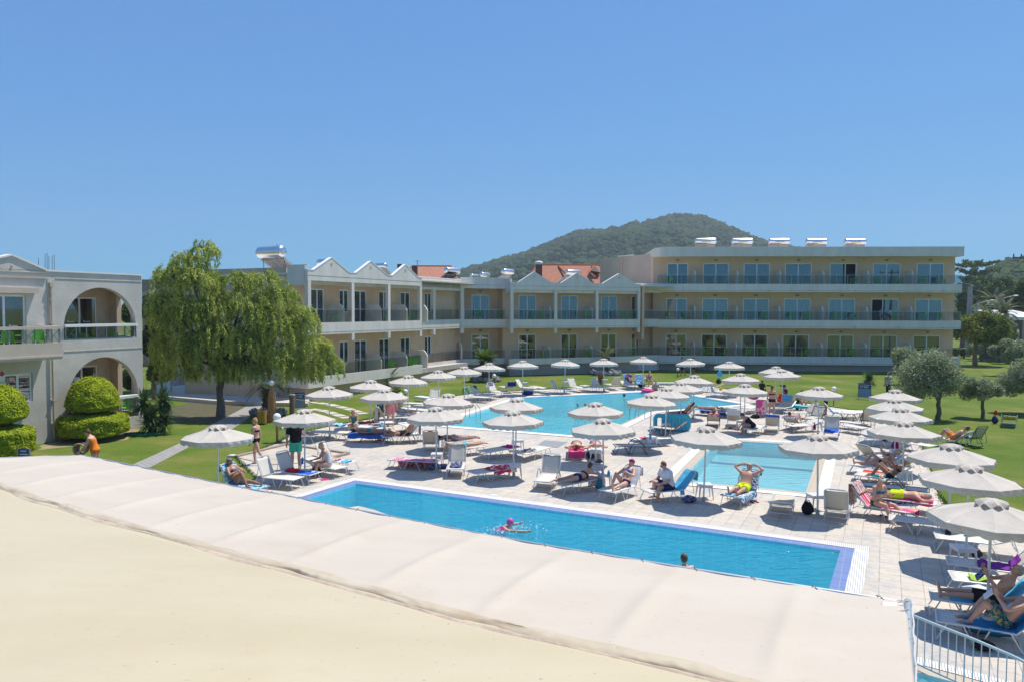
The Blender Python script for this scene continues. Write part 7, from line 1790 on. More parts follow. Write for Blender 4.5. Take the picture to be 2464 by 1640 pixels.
lie(11,'sleeping woman in teal bikini lying face down on a royal blue towel',mode='prone',arms='side',skin='t',hair=('black','bun'),wear=W(('brief','teal')))
lie(12,'tanned man lying back on the towel draped lounger, only his arm and shoulder in view',arms='side',fem=False,skin='t',hair=('black','short'),wear=W(('trunks','black')))
lie(6,'man lying behind the black shirted man with one knee raised',arms='side',bent=(1,0),fem=False,skin='m',hair=('brown','short'),wear=W(('trunks','yellow')))
p=at_y(390,1128,21); person('swimmer haired head of a bather showing over the awning edge',(p.x,21,0),R(120),(0,-.3,.42),(0,.5,.8),(0,1,-.2),[((.1,1,.1),(0,-.2,-1),(0,1,0)),((-.1,1,.1),(0,-.2,-1),(0,1,0))],[((.2,.3,-1),(0,.8,-.3),(0,1,0)),((-.2,.3,-1),(0,.8,-.3),(0,1,0))],skin='m',hair=('brown','short'),wear=W(('trunks','navy')),fem=False,s=.9) if False else None
# --- centre
lie(21,'woman in light blue bikini lying face down, arm hanging to the ground',mode='prone',arms='hang',skin='m',hair=('blond','long'),wear=W(('bra','lblue'),('brief','cyan')),flip=False)
lie(22,'dark tanned person in red and white flowered wrap lying behind the light blue bikini woman',mode='prone',arms='fold',skin='t',hair=('black','short'),wear=[('wrap',CL['floralred'])],y=.9)
lie(29,'woman in black string bikini lying face down on her elbows',mode='prone',arms='fold',skin='l',hair=('brown','bun'),wear=W(('bra','black'),('brief','navy')),head=(0,.5,.9),face=(0,1,-.2),u2=(0,.85,.5))
lie(30,'woman in magenta cap and blue bikini with arms crossed and knees bent',arms='cross',bent=(1,0),skin='l',hair=('brown','short'),wear=W(('bra','blue'),('brief','navy')),hat=('cap',CL['magenta']),glasses=True)
sit(31,'heavy man in white t-shirt and navy shorts sitting sideways facing left',y=1.0,side=-1,arms='knee',lean=14,fem=False,skin='l',hair=('red','short'),wear=W(('shirt','white'),('shorts','navy')),g=1.3,turn=45,glasses=True) if False else None
loc,rz,_=LG[31]
sitat('heavy man in white t-shirt and navy shorts sitting on a lounger facing left',tuple(loc+Matrix.Rotation(rz,3,'Z')@V3((-.02,.86,0))),rz+PI,14,'knee',.335,legs=[((.16,1,.25),(.02,.02,-1),(.15,1,0)),((-.16,1,.02),(-.02,.25,-1),(-.15,1,0))],fem=False,skin='l',hair=('red','short'),wear=W(('shirt','white'),('shorts','navy')),g=1.32,glasses=True)
lie(32,'suntanned man in fluorescent yellow shorts, hands behind his head, sunglasses on',arms='behind',bent=(0,0),fem=False,skin='m',hair=('grey','short'),wear=W(('trunks','lime')),glasses=True,g=1.08)
lie(35,'woman in dark bikini sunbathing face down over a hot pink towel',mode='prone',arms='fold',skin='l',hair=('brown','bun'),wear=W(('bra','black'),('brief','black')),g=1.25)
lie(36,'woman in blue bikini sunbathing face down behind the white stool',mode='prone',arms='fold',skin='l',hair=('blond','bun'),wear=W(('bra','blue'),('brief','blue')),g=1.25)
# --- right of the large pool
lie(40,'deeply tanned man lying back with legs stretched towards the large pool',arms='behind',fem=False,skin='t',hair=('black','short'),wear=W(('trunks','wine')))
lie(41,'woman with straw hair lying face down on a blue towel at the poolside',mode='prone',arms='fold',skin='m',hair=('blond','bun'),wear=W(('brief','lgrey')))
lie(42,'bather with one knee up in the lounger with the red towel',arms='side',bent=(1,0),fem=False,skin='m',hair=('brown','short'),wear=W(('trunks','red')))
sit(44,'woman in black bending forward over her bags on a lounger',y=.7,side=-1,arms='down',lean=48,hair=('brown','bun'),skin='m',wear=W(('onepiece','black')))
stand('woman in black bikini with black hair standing with her back to the camera','e',580,1062,-25,hair=('black','pony'),skin='m',wear=W(('bra','black'),('brief','black')),arms=[((.2,.3,-1),(.05,.5,-1),(0,.3,-1)),((-.2,-.05,-1),(-.05,.1,-1),(0,.1,-1))],head=(0,.2,1),g=1.05)
sitat('boy in red sitting beside the standing woman in black bikini',tuple(zat('e',750,860)),R(-60),25,'down',.3,skin='m',hair=('brown','short'),fem=False,wear=W(('shirt','red'),('trunks','red')),s=.85)
sitat('person in navy top and dark cap resting under the right lawn parasols',tuple(zat('e',870,800)),R(100),5,'lap',.33,skin='m',hair=('black','short'),wear=W(('shirt','navy'),('trunks','red')),hat=('cap',CL['navy']))
sitat('woman in grey top sitting forward with hands on her knees near the turquoise towel',tuple(zat('e',1130,905)),R(-150),22,'knee',.36,skin='m',hair=('red','short'),wear=W(('shirt','grey'),('trunks','black')),g=1.15)
stand('man in black and red shorts bending far forward beside the parasol pole','e',1700,1030,70,lean=70,fem=False,skin='t',hair=('brown','short'),wear=W(('trunks','black')),arms=[((.1,.3,-1),(0,.2,-1),(0,.1,-1)),((-.1,.3,-1),(0,.2,-1),(0,.1,-1))])
lie(46,'pale bather lying with bent knees behind the white towelled lounger',arms='side',bent=(1,1),fem=False,skin='l',hair=('black','short'),wear=W(('trunks','lgrey')))
lie(57,'bather with one raised knee in the dark framed lounger of the right column',arms='side',bent=(1,0),fem=False,skin='t',hair=('brown','short'),wear=W(('trunks','navy')))
lie(63,'rear woman in black bikini with one raised knee, reading',arms='read',bent=(1,0),skin='m',hair=('blond','bun'),wear=W(('bra','black'),('brief','black')))
lie(65,'front woman in black bikini with both knees raised, hair tied up',arms='read',bent=(1,1),skin='t',hair=('blond','bun'),wear=W(('bra','black'),('brief','black')))
loc,rz,_=LG[67]
sitat('woman with white headband and green bikini sitting on the striped towel looking at her phone',tuple(loc+Matrix.Rotation(rz,3,'Z')@V3((-.05,1.0,0))),rz+PI-R(25),10,'phone',.335,legs=[((.1,1,.08),(-.02,.5,-1),(.1,1,-.2)),((-.3,.9,.0),(-.25,.75,-.7),(-.2,1,-.3))],skin='l',hair=('blond','bun'),wear=W(('bra','teal'),('brief','green')),hat=('band',CL['white']),g=1.08)
lie(68,'man in lime yellow shorts lying face down, arms folded under his head',mode='prone',arms='fold',fem=False,skin='m',hair=('grey','short'),wear=W(('trunks','lime')),g=1.12)
lie(73,'grey haired man reading with one leg stretched out, black shorts, right edge',arms='read',bent=(0,0),fem=False,skin='m',hair=('grey','short'),wear=W(('shorts','black')),a=55)
lie(74,'man in dark floral shorts with crossed knees and a tablet, right edge',arms='read',bent=(1,1),fem=False,skin='m',hair=('grey','short'),wear=[('shorts',CL['floral'])],a=55)
lie(77,'bather with both knees raised lying on the grass beside the dark framed lounger',arms='side',bent=(1,1),fem=False,skin='m',hair=('brown','short'),wear=W(('trunks','orange')))
# --- far side
sitat('woman in grey blue swimsuit sitting on a lounger edge at the far poolside',tuple(zat('c',1745,545)+Vector((0,.35,0))),R(195),16,'knee',.33,skin='m',hair=('grey','short'),wear=W(('onepiece','grey')),g=1.15)
lie(92,'reader in purple top and dark cap on the far side',arms='read',bent=(1,0),skin='m',hair=('black','short'),wear=W(('shirt','purple'),('trunks','navy')),hat=('cap',CL['navy']))
stand('tanned man in black shorts walking left carrying a dark bag on the far lawn','s',1641,903,70,fem=False,skin='t',hair=('brown','short'),wear=W(('shorts','black')),legs=[((0,.3,-1),(0,-.1,-1),(0,1,0)),((0,-.3,-1),(0,-.5,-1),(0,1,-.3))])
stand('bare backed man walking behind the far row parasol','s',1668,905,-60,fem=False,skin='t',hair=('brown','short'),wear=W(('trunks','wine')))
stand('man in floral shirt and black trousers standing by the large olive tree','s',2137,955,20,fem=False,skin='m',hair=('red','short'),wear=[('shirt',stripe_mat('shirt_print',[(.50,.42,.36),(.24,.28,.20),(.55,.48,.42),(.18,.14,.16)],9,'N')),('pants',CL['black'])],g=1.15)
p=zat('e',455,640); sitat('child holding up a dark cloth at the right lawn edge',(p.x,p.y+.8,0),R(-40),5,'lap',.3,skin='d',hair=('black','short'),fem=False,s=.8,wear=W(('shirt','black')))
p=at(1579,944); sitat('bather sitting at the far pool rim, only the head in view',(p.x,p.y+.3,-.3),R(180),10,'lap',.3,skin='m',hair=('grey','short'),fem=False,wear=W(('trunks','navy')))
# --- swimmers
def swimmer(label,px,py,deg,depth=.0,z=-.05,upright=True,**kw):
    p=at(px,py,z); 
    legs=[((.1,-.4,-1),(0,-.5,-1),(0,.5,-1)),((-.1,.2,-1),(0,-.4,-1),(0,.5,-1))]; ar=[((.6,.8,.0),(-.1,1,.05),(0,1,0)),((-.6,.8,-.0),(.1,1,.05),(0,1,0))]
    if 'arms' in kw: ar=kw.pop('arms')
    return person(label,(p.x,p.y,0),R(deg),(0,-.15,z-.47-depth),(0,.28,1),(0,1,0),legs,ar,head=(0,.1,1),**kw)
p=at(1224,1272,-.05); person('swimmer in pink and purple bathing cap with outstretched arms in the lap pool',(p.x,p.y,0),R(-75),(0,-.47,-.23),(0,.86,.42),(0,.3,-1),[((.12,-1,-.1),(.05,-1,.1),(0,-1,0)),((-.15,-1,-.25),(-.05,-1,.15),(0,-1,0))],[((.6,.8,.06),(.3,1,.02),(0,1,0)),((-.6,.8,.06),(-.2,1,.02),(0,1,0))],skin='m',hair=('brown','bald'),hat=('swim',mat('cap_print',(.45,.05,.40),.5,col2=(.75,.12,.35),scale=14)),wear=W(('onepiece','magenta')),head=(0,.25,1),face=(0,1,-.1))
swimmer('child with light hair and goggles in the lap pool at the awning edge',1646,1362,20,depth=-.02,skin='l',hair=('brown','short'),fem=False,arms=[((.5,.4,-.3),(0,.8,.1),(0,1,0)),((-.7,.4,-.4),(0,.9,-.2),(0,1,0))],wear=W(('trunks','navy')))
swimmer('dark haired swimmer in the far part of the large pool',1502,953,60,depth=.08,skin='m',hair=('black','short'),wear=W(('onepiece','black')))
swimmer('grey haired bather standing in the middle of the large pool',1390,977,-20,depth=.05,skin='t',hair=('grey','short'),fem=False,wear=W(('trunks','navy')))
swimmer('second head of a bather beside the grey haired one, half behind a parasol',1409,975,40,depth=.1,skin='m',hair=('blond','short'),wear=W(('onepiece','black')))
# balcony guests
for px,lb,c in ((2118,'guest sitting on the first floor balcony by the open dark door','grey'),(2143,'guest in pale shirt sitting at the right of the same first floor balcony','white')):
    x=FB.sx(px,740,.8); q=FB.M@Vector((x,.8,4.72)); sitat(lb,tuple(q),FB.ang+(PI*.5 if px>2130 else -PI*.5),5,'lap',.42,skin='t',fem=False,hair=('black','short'),wear=W(('shirt',c),('trunks','navy')))
# heads seen over the awning edge
p=at_y(390,1135,22); sitat('bather sitting low beside the awning, only the top of the head in view',(p.x,22,0),R(120),10,'knee',.1,skin='m',hair=('red','short'),fem=False,s=.75,wear=W(('trunks','navy')))
# ================= towels, bags and small things =================
def towel(key,y0,y1,m_,label,w=.29,drop=0.0,back=0.0,side=0,lift=.014,cat='towel',name='towel',seed=0,wave=.008):
    """cloth following the lounger's bed; back = length hanging behind the top, side/drop = hanging over one long side"""
    loc,rz,ang=LG[key]; a=R(ang); n=26
    def fn(u,v):
        y=y0+(y1-y0+back)*u; x=-w+2*w*v
        if y<=y1 or not back:
            p=bedprof(y,a); q=Vector((x,p[0],p[1])); nrm=Vector((0,-math.sin(a),math.cos(a))) if y>1.2 else Vector((0,0,1)); q+=nrm*lift
        else:
            t_=y-y1; e=bedprof(y1,a); q=Vector((x*(1+.05*t_),e[0]+.05+.05*math.sin(v*17+seed)*t_,e[1]+.03-t_*.92))
        q.z+=wave*math.sin(x*31+y*9+seed)+wave*.8*math.sin(y*23+seed*2); q.x+=.012*math.sin(y*11+seed)
        if side and v*side>(.5 if side>0 else -.5)-0 and drop:
            pass
        return q
    m=MB(); m.slab(fn,n,12,.006)
    if side:
        sx=side*w
        def fs(u,v):
            y=y0+(min(y1,1.2 if ang>12 else y1)-y0)*u; p=bedprof(y,a); return Vector((sx+side*(.015+.03*v+.018*math.sin(y*19+seed)*v),p[0],p[1]+lift-drop*v-.02*math.sin(y*9)*v))
        if side>0: m.slab(lambda u,v:fs(u,v),18,6,.006)
        else: m.slab(lambda u,v:fs(1-u,v),18,6,.006)
    o=m.build(name,m_,None,smooth=True); o.location=loc; o.rotation_euler=(0,0,rz); tag(o,label,cat); return o
T=towel; K=CL
T(1,.0,1.86,K['lbluepat'],'turquoise and white patterned towel under the tanned headscarf woman',back=.25,seed=1)
T(3,.1,1.15,K['blue'],'blue towel spread on the lounger beside the raised white one',seed=2)
T(3,.75,1.18,K['red'],'red towel heap at the hinge of the same lounger as the blue towel',lift=.05,wave=.02,seed=3,w=.2)
T(4,.75,1.25,K['floralred'],'red and white striped cloth behind the seated blonde woman',lift=.04,wave=.02,seed=4)
T(4,.2,.5,K['lblue'],'small bright blue cloth on the foot of the lounger behind the blonde woman',lift=.03,wave=.018,w=.15,seed=5)
T(6,1.2,1.86,K['pyellow'],'pale yellow towel over the raised back behind the black shirted man',back=.4,seed=6)
T(8,.05,1.25,K['white'],'white towel under the sunglasses woman',side=1,drop=.12,seed=7)
T(8,1.3,1.85,K['lbluepat'],'multicoloured clothes heap at the head of the sunglasses woman',lift=.06,wave=.03,seed=8)
T(9,.9,1.85,K['red'],'red towel rolled on the flat lounger by the parasol pole',lift=.05,wave=.02,seed=9)
T(10,1.2,1.86,K['white'],'white towels over the raised lounger behind the dark haired woman',back=.7,seed=10)
T(11,.0,1.8,K['blue'],'royal blue towel under the sleeping woman',side=-1,drop=.15,seed=11)
T(12,.1,1.86,K['lgrey'],'grey and white towel draped over the raised lounger, lower left group',back=.55,seed=12,w=.31)
T(13,.0,1.0,K['white'],'white towel on the foot of the lounger right of the draped one',side=1,drop=.12,seed=13)
T(18,.0,1.7,K['white'],'thick white towel on the lawn lounger',side=1,drop=.10,seed=14)
T(20,1.6,1.86,K['pink'],'pink cloth on the lounger seen from behind, left of the couple',side=0,lift=.03,w=.1,seed=15)
T(21,1.5,1.86,K['white'],'white cloth hanging over the raised end beside the light blue bikini woman',back=.25,w=.12,seed=16)
T(23,.3,1.1,K['navypat'],'navy towel hanging off the side of the white lounger facing the lap pool',w=.2,side=-1,drop=.3,lift=.04,wave=.02,seed=17)
T(24,.2,1.75,K['pinkprint'],'pink patterned towel hanging down from the low lounger',side=-1,drop=.36,seed=18)
T(25,.75,1.7,K['star'],'red towel with white star print on a flat lounger by the stool',lift=.045,wave=.015,seed=19,side=1,drop=.15)
T(26,1.2,1.8,K['magenta'],'magenta towel on the shaded lounger by the centre side table',lift=.03,wave=.02,seed=20)
T(27,.9,1.4,K['grey'],'dark cloth on the shaded lounger right of the centre side table',lift=.05,wave=.025,w=.18,seed=21)
T(29,1.1,1.86,K['floralred'],'flowered towel under the elbows of the prone woman in black bikini',side=1,drop=.2,seed=22)
T(30,.5,1.86,K['white'],'white towel with green clips behind the magenta cap woman',back=.35,seed=23)
T(31,1.05,1.86,K['lblue'],'bright blue towel over the raised back behind the white shirted man',back=.3,side=1,drop=.15,seed=24)
T(32,.0,1.86,K['bluepat'],'blue and white leaf patterned towel under the man in yellow shorts',side=1,drop=.15,seed=25,w=.32,back=.2)
T(33,1.2,1.5,K['lbluepat'],'small green patterned towel on the low cream lounger',lift=.03,seed=26,w=.2)
T(35,1.2,1.86,K['pink'],'hot pink towel hanging from the head end of a lounger',back=.28,w=.31,seed=27)
T(36,1.0,1.8,K['white'],'white towel under the woman in blue bikini',seed=28,back=.15)
T(38,.5,.95,K['pink'],'pink and navy clothes on the flat lounger between the pools',lift=.05,wave=.025,w=.17,seed=29)
T(41,.1,1.7,K['blue'],'blue towel hanging over the side under the prone woman',side=-1,drop=.28,seed=30)
T(42,1.3,1.86,K['pinktowel'],'dusty red towel over the back of the lounger with the bent knee',side=1,drop=.2,back=.12,seed=31)
T(43,1.4,1.86,K['white'],'white towel hanging round the back of the lounger seen from behind',back=.3,seed=32,w=.33)
T(45,1.62,1.86,K['blue'],'bright blue towel folded over the top of a lounger seen from behind',back=.12,w=.31,seed=33,lift=.03)
T(46,1.2,1.86,K['white'],'white towel over the head of the pale bather',back=.12,w=.32,seed=34)
T(48,.4,1.25,K['blue'],'blue towel heap on the white lounger facing the small pool',side=1,drop=.18,lift=.04,wave=.02,seed=35)
T(49,1.25,1.86,K['pinktowel'],'long pink towel with a hot pink print hanging from a lounger back',back=.85,w=.24,seed=36)
T(52,1.5,1.86,K['lblue'],'bright blue towel corner on the raised cream lounger',back=.2,w=.2,lift=.03,seed=37)
T(61,1.6,1.86,K['bluestripe'],'blue edged towel over the raised back turned left, right column',seed=38)
T(62,1.1,1.5,K['blue'],'blue cloth on the flat white lounger of the right column',lift=.04,wave=.02,seed=39,w=.15)
T(64,.3,1.2,K['red'],'dark and red striped towel on the middle lounger of the two women',seed=40,w=.2,side=-1,drop=.1)
T(65,.5,1.2,K['teal'],'teal patterned towel under the front woman with raised knees',seed=41,side=-1,drop=.12)
T(67,.0,1.86,K['pinkstripe'],'pink, purple and white striped towel under the headband woman',side=1,drop=.16,seed=42,w=.3)
T(67,1.55,1.9,K['floralred'],'flowered wrap hanging behind the striped towel lounger',back=.75,w=.33,lift=.05,seed=43)
T(68,.1,1.3,K['navypat'],'grey blue towel under the prone man in lime shorts',seed=44,side=1,drop=.08)
T(68,.9,1.75,K['pink'],'bright pink cloth spread beside the prone man in lime shorts',seed=45,w=.18,lift=.05,side=1,drop=.12)
T(71,.6,1.5,K['purple'],'purple towel crumpled on the lounger at the right edge',lift=.05,wave=.025,seed=46,w=.22)
T(72,.35,.75,cloth('apple_green',(.35,.55,.08)),'light green cloth on the lounger at the right edge',lift=.04,wave=.02,seed=47,w=.16)
T(73,.35,1.8,K['lblue'],'bright blue towel under the grey haired man',seed=48,side=-1,drop=.12)
T(74,.45,1.86,cloth('sky_blue',(.02,.24,.50)),'large blue towel hanging to the ground under the man in floral shorts',side=-1,drop=.33,seed=49,w=.32)
T(75,.3,1.2,K['bluepat'],'blue and red clothes heap on the lounger on the grass',lift=.06,wave=.03,seed=50,w=.2)
T(76,.9,1.86,K['yellow'],'yellow towel on the far right lawn lounger',side=1,drop=.18,seed=51,back=.1)
T(78,1.4,1.86,K['green'],'dark green towel hanging behind a far side lounger',back=.4,seed=52)
T(80,1.65,1.86,K['navy'],'dark cap and cloth on the shaded far side lounger',lift=.04,wave=.03,w=.18,seed=53,back=.1)
T(81,1.65,1.86,K['navypat'],'black and white cloth on the head of a far side lounger',w=.2,lift=.02,seed=54,back=.3)
T(82,1.1,1.86,cloth('deep_blue',(.01,.035,.20)),'dark blue towel over the raised back on the far side',back=.35,seed=55,w=.32)
T(85,1.2,1.86,cloth('deep_blue',(.01,.035,.20)),'dark blue towel hanging off the end of a flat far side lounger',side=-1,drop=.3,seed=56)
T(92,1.5,1.86,K['lblue'],'light blue towel behind the head of the purple dressed reader',w=.33,back=.15,seed=57)
T(93,.6,1.86,K['lbluepat'],'light blue butterfly patterned towel over an upright far side lounger',w=.33,side=1,drop=.2,seed=58)
T(94,.2,1.6,K['bluestripe'],'blue and white striped towel behind the stepped parasols',seed=59,side=-1,drop=.1)
T(95,.0,.8,K['bluestripe'],'blue striped towel on the lounger with raised right end',seed=60,lift=.05,wave=.02)
T(100,.1,1.3,K['cyan'],'turquoise towel near the right lawn edge',side=1,drop=.1,seed=61)
T(54,.9,1.5,K['lblue'],'light blue towel on the dark framed lounger by the bending man',seed=62,w=.2,lift=.03)
def lump(name,label,cat,loc,s,m_,seed=0,strap=True,rz=0):
    t=thing(name,label,cat,loc,rz); mm=MB(); mm.ell((0,0,s[2]),s[0],s[1],s[2],18,12); sd_=Vector((seed*3.1,seed,0))
    vs=[]
    for v in mm.v:
        q=Vector(v); k=1+.22*noise.noise(q*6+sd_)+.1*noise.noise(q*15+sd_); tp=1-.42*min(1,q.z/(2*s[2]))**1.5; q=Vector((q.x*k*tp,q.y*k*tp,max(.0,q.z*(1+.15*noise.noise(q*7+sd_))))); vs.append(q)
    m=MB(); m.add(vs,mm.f); m.build('body',m_,t,smooth=True)
    if strap:
        m=MB(); m.tube([(-s[0]*.6,0,s[2]*1.5),(-s[0]*.28,.02,s[2]*2.15),(s[0]*.2,.02,s[2]*2.1),(s[0]*.6,0,s[2]*1.5)],.012,6); m.build('strap',m_,t)
    return t
def B(k,x,y,s,c,label,name='bag',cat='bag',strap=True,z=.004,dy=0):
    p=zat(k,x,y); return lump(name,label,cat,(p.x,p.y+dy,z),s,K[c] if isinstance(c,str) else c,seed=len(label),strap=strap)
B('3',1880,1530,(.20,.14,.19),'black','black rucksack on the paving left of the upright cream lounger','backpack')
B('3',725,1415,(.24,.15,.12),'navypat','dark and pale bundle of clothes beside the white stool','clothes_bundle','clothes',False)
B('3',1275,715,(.2,.18,.3),'black','large black bag at the feet of the bending woman'); B('3',1370,665,(.28,.15,.12),'black','black beach bag on the lounger of the bending woman',z=.36)
B('2',345,1095,(.26,.17,.14),'navypat','grey and navy beach bag on the paving under the small table'); B('2',430,1085,(.3,.12,.1),'navy','navy cloth on the ground by the white lounger','cloth','cloth',False)
B('2',1960,1290,(.17,.12,.18),'teal','teal beach bag under the table of the magenta cap woman'); B('2',1990,1290,(.1,.1,.15),'lbluepat','patterned small bag under the table of the magenta cap woman')
B('2',1870,985,(.2,.14,.15),'navy','navy bag beneath the stool before the two prone women'); B('2',1960,1015,(.14,.1,.06),'black','black shoes beneath the stool before the two prone women','shoes','shoes',False)
B('1',1385,1075,(.2,.13,.19),'black','black rucksack beside the seated blonde woman','backpack'); B('e',960,890,(.3,.2,.22),'black','black bag under the raised cream lounger with the blue towel corner')
B('e',1120,1060-140,(.12,.1,.12),'navy','dark small bag beside the woman in the grey top'); B('c',1600,560,(.3,.17,.18),'black','black bag on the ground at the far poolside')
B('a',740,1350,(.14,.1,.25),'green','dark green bag hanging beside the small table in the lower left group'); B('a',690,1290,(.16,.14,.2),'bluepat','grey blue printed bag on the small table in the lower left group',z=.2)
B('d',1470,300,(.22,.14,.2),'black','black bag lying on the far right poolside lounger',z=.36); B('d',1520,400,(.14,.08,.12),'yellow','yellow and black toy hanging at the far right poolside','toy','toy',False,z=.2)
B('4',1545,565,(.18,.14,.2),'navy','navy bag beside the yellow towelled lounger'); B('4',1550,540,(.12,.1,.14),'red','red bag on top of the navy one beside the yellow towelled lounger',z=.3,strap=False)
B('f',755,640,(.2,.14,.26),'wine','wine red bag on the lounger of the right column',z=.1); B('f',610,570,(.13,.11,.07),'black','black cap on the cream seat of the right column','cap','hat',False,z=.36)
B('g',560,490,(.16,.1,.09),'beige','brown handbag on the low white table',z=.46); B('g',330,480,(.08,.05,.12),'black','black cloth hanging from the low white table','cloth','cloth',False,z=.25); B('g',620,600,(.15,.1,.1),'black','black bag behind the low white table',z=.05)
B('g',690,1500,(.2,.12,.09),'black','black shoes on the paving under the blue towel','shoes','shoes',False); B('d',1720,1130,(.12,.07,.03),'black','black sandals behind the lounger with draped white towel','sandals','sandals',False)
B('1',565,885,(.22,.1,.05),'white','white and black cloth lying on the grass','cloth','cloth',False)
def flips(k,x,y,c,label):
    p=zat(k,x,y); m=MB(); 
    for s in (-1,1):
        m.loft([((s*.08,-.12,.012),(.035,0,0),(0,0,.010)),((s*.08,0,.012),(.032,0,0),(0,0,.010)),((s*.085,.13,.012),(.042,0,0),(0,0,.010))],10); m.tube([(s*.08-.03,.0,.02),(s*.08,.08,.05),(s*.08+.03,.0,.02)],.006,5)
    m.tube([(-.05,-.02,.012),(.05,.02,.012)],.006,5)
    o=m.build('flip_flops',K[c]); o.location=(p.x,p.y,.006); o.rotation_euler=(0,0,random.uniform(0,3)); tag(o,label,'flip flops')
flips('1',1715,1058,'navypat','pair of dark flip flops right of the seated blonde woman'); flips('3',1355,1410,'wine','brown sandals beside the patterned towel lounger'); flips('1',1465,1108,'pink','pink sandal at the feet of the seated blonde woman'); flips('f',600,1460,'navypat','flip flops on the paving before the striped towel lounger'); flips('a',640,1230+150,'wine','sandals under the sleeping woman on the blue towel'); flips('2',925,1340,'white','pale drain cover sized sandals on the paving by the lap pool') if False else None
def bottle(k,x,y,z,m_,label,h=.24,r=.035):
    p=zat(k,x,y,z); mm=MB(); mm.loft([((0,0,0),(r,0,0),(0,r,0)),((0,0,h*.62),(r,0,0),(0,r,0)),((0,0,h*.78),(r*.45,0,0),(0,r*.45,0)),((0,0,h),(r*.4,0,0),(0,r*.4,0))],12); o=mm.build('bottle',m_); o.location=(p.x,p.y,z); tag(o,label,'bottle')
M_bb=mat('blue_bottle',(.02,.12,.40),.25)
bottle('1',1250,955,.455,M_bb,'blue bottle on the left group side table'); bottle('2',1990,1135,.455,M_bb,'blue spray bottle on the table by the magenta cap woman'); bottle('2',2050,1150,.455,mat('water_blue',(.10,.35,.60),.2),'pale blue water flask on the table by the magenta cap woman',.18,.05); bottle('3',345,795,.455,MATS['water_blue'],'water bottle on the table between the pools',.3,.05); bottle('3',1950,700,.2,K['wine'],'magenta bottle hanging by the side table before the small pool',.32,.06); bottle('3',1248,600,.455,K['yellow'],'yellow cup on the table beside the bending woman',.14,.04); bottle('f',800,470+200,.455,K['lblue'],'blue cup on the right column side table',.16,.05); bottle('e',2290,1210,.0,M_bb,'dark bottle standing alone on the paving, right side',.3,.04)
# cap on table, book, tablet
B('2',1955,1150,(.15,.1,.05),'black','black cap on the table by the magenta cap woman','cap','hat',False,z=.455)
def book(key,x,y,z,label,c,tilt=-.9,sz=(.15,.21)):
    loc,rz,a=LG[key]; m=MB(); m.box(-sz[0],sz[0],-.008,.008,-sz[1]/2,sz[1]/2); m.box(-.004,.004,-.012,.012,-sz[1]/2,sz[1]/2); o=m.build('book',K[c]); o.location=loc+Matrix.Rotation(rz,3,'Z')@Vector((x,y,z)); o.rotation_euler=(tilt,0,rz); tag(o,label,'book')
book(14,0,1.0,.85,'book held by the man reading at the lawn edge','lgrey'); book(73,0,.85,.85,'magazine held by the grey haired man at the right edge','navypat',-.7,(.16,.24)); book(74,0,.8,.86,'white tablet held by the man in floral shorts','white',-.8,(.12,.18)); book(63,0,1.0,.82,'book held by the rear woman with raised knee','white'); book(92,0,1.0,.85,'book held by the purple dressed reader','navy')
# clothes pegs
m=MB()
# blue inflatable boat standing on its side
a_=zat('3',370,715); b_=zat('3',742,722); L=(b_-a_).length; ang=math.atan2((b_-a_).y,(b_-a_).x); t=thing('inflatable_mattress','large turquoise inflatable lounger standing on its edge behind a dark framed lounger','inflatable',tuple(a_),ang)
M_inf=mat('turquoise_vinyl',(.02,.42,.58),.25); Hh=.86
def rrect(x0,x1,z0,z1,r,n=6):
    out=[]
    for cx,cz,a0 in ((x1-r,z0+r,-PI/2),(x1-r,z1-r,0),(x0+r,z1-r,PI/2),(x0+r,z0+r,PI)):
        for k in range(n+1): q=a0+PI/2*k/n; out.append((cx+r*math.cos(q),0,cz+r*math.sin(q)))
    return out
m=MB(); q=rrect(.1,L-.1,.1,Hh-.1,.18); m.tube(q+[q[0],q[1]],.10,12,False)
m.tube([(L*.26,0,.12),(L*.26,0,Hh-.12)],.07,10); m.tube([(.15,0,.17),(L*.26,0,.17)],.06,10)
for k in range(7): x=L*.30+k*(L*.62/7)+.05; m.tube([(x,0,.14),(x,0,Hh-.14)],.085,12)
o=m.build('air_chambers',M_inf,t); smooth_union(o,.02,3)
m=MB(); q=rrect(.19,L*.26-.05,.2,Hh-.19,.07); m.tube(q+[q[0],q[1]],.02,6,False); m.build('window_rim',M_globe,t)
m=MB()
for k in range(4): x=L*.36+k*.22; m.ell((x,-.09,Hh*.66),.02,.012,.02,8,6)
m.build('valve_dimples',mat('dark_turquoise',(.01,.25,.36),.4),t)
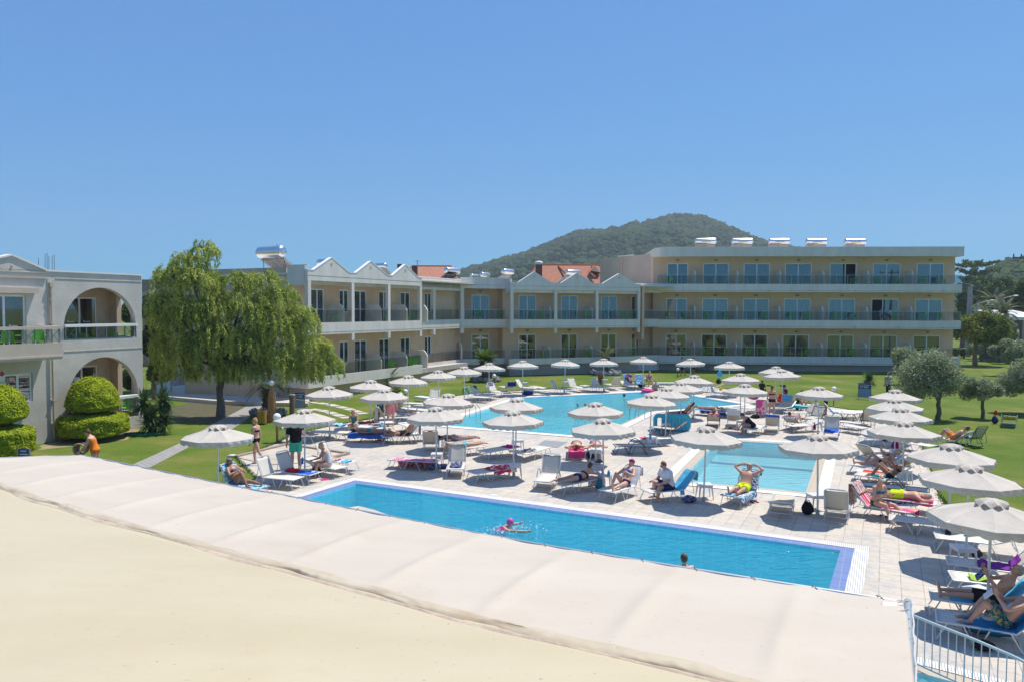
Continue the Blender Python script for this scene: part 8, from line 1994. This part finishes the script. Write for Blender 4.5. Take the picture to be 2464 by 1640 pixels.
# drop shaped blue float
p=at_y(1732,900,52); m=MB(); m.loft([((0,0,.34),(.01,0,0),(0,.01,0)),((0,0,.22),(.09,0,0),(0,.06,0)),((0,0,.08),(.19,0,0),(0,.11,0)),((0,0,-.05),(.22,0,0),(0,.13,0)),((0,0,-.16),(.15,0,0),(0,.09,0)),((0,0,-.21),(.03,0,0),(0,.02,0))],18); m.tube([(0,0,.33),(.03,0,.6),(.08,0,.9)],.006,4); o=m.build('float',K['lblue'],smooth=True); o.location=p; tag(o,'blue drop shaped float hanging under the far row parasol','pool float')
def ring(k,x,y,r,c,label,z=.05,tl=.0):
    p=zat(k,x,y,z); m=MB(); m.tube([(r*math.cos(a),r*math.sin(a)*math.cos(tl),r*math.sin(a)*math.sin(tl)) for a in [2*PI*i/28 for i in range(29)]],r*.28,10,False); o=m.build('swim_ring',K[c],smooth=True); o.location=(p.x,p.y,z+.06); tag(o,label,'swim ring')
ring('3',320,330,.36,'pink','pink swim ring at the far edge of the large pool',.06); ring('3',1345,378,.3,'pink','pink swim ring on the far right poolside',.4,.5)
# dark cloth held up at the right lawn edge
p=zat('e',560,420); q0=at_y(1845,925,p.y); m=MB(); m.slab(lambda u,v:q0+Vector((-.0+1.15*u,.05*math.sin(u*9),-.55*v-.13*math.sin(u*PI)*(1-v)+.06*math.sin(u*7+v*3))),14,8,.01); o=m.build('dark_cloth',mat('taupe_cloth',(.09,.075,.07),.9),None,loc=q0); tag(o,'dark grey cloth held up flapping under the right lawn parasols','cloth')
# white awning box behind the woman in orange / table edge at the lower left
# splashes
rg=np.random.default_rng(8)
def splash(px,py,rx,ry,n,label):
    c=at(px,py,-.04); P=np.c_[c.x+rg.normal(0,rx,n),c.y+rg.normal(0,ry,n),-.045+np.abs(rg.normal(0,.035,n))]; o=leaves('splash',P,.022,mat('foam',(.8,.85,.88),.3),None,aspect=1.5,seed=n); tag(o,label,'splash',kind='stuff')
splash(1250,1268,.30,.20,260,'white splash round the lap swimmer'); splash(1205,1276,.25,.15,220,'foam behind the lap swimmer')
# pool deck lamps / inlets on wall and skimmer covers
m=MB(); p=zat('2',925,1340); m.loft([((p.x,p.y,.005),(.11,0,0),(0,.11,0)),((p.x,p.y,.014),(.11,0,0),(0,.11,0))],20); o=m.build('drain_cover',M_globe,None,loc=(p.x,p.y,0)); tag(o,'round white drain cover on the paving beside the lap pool','drain cover')
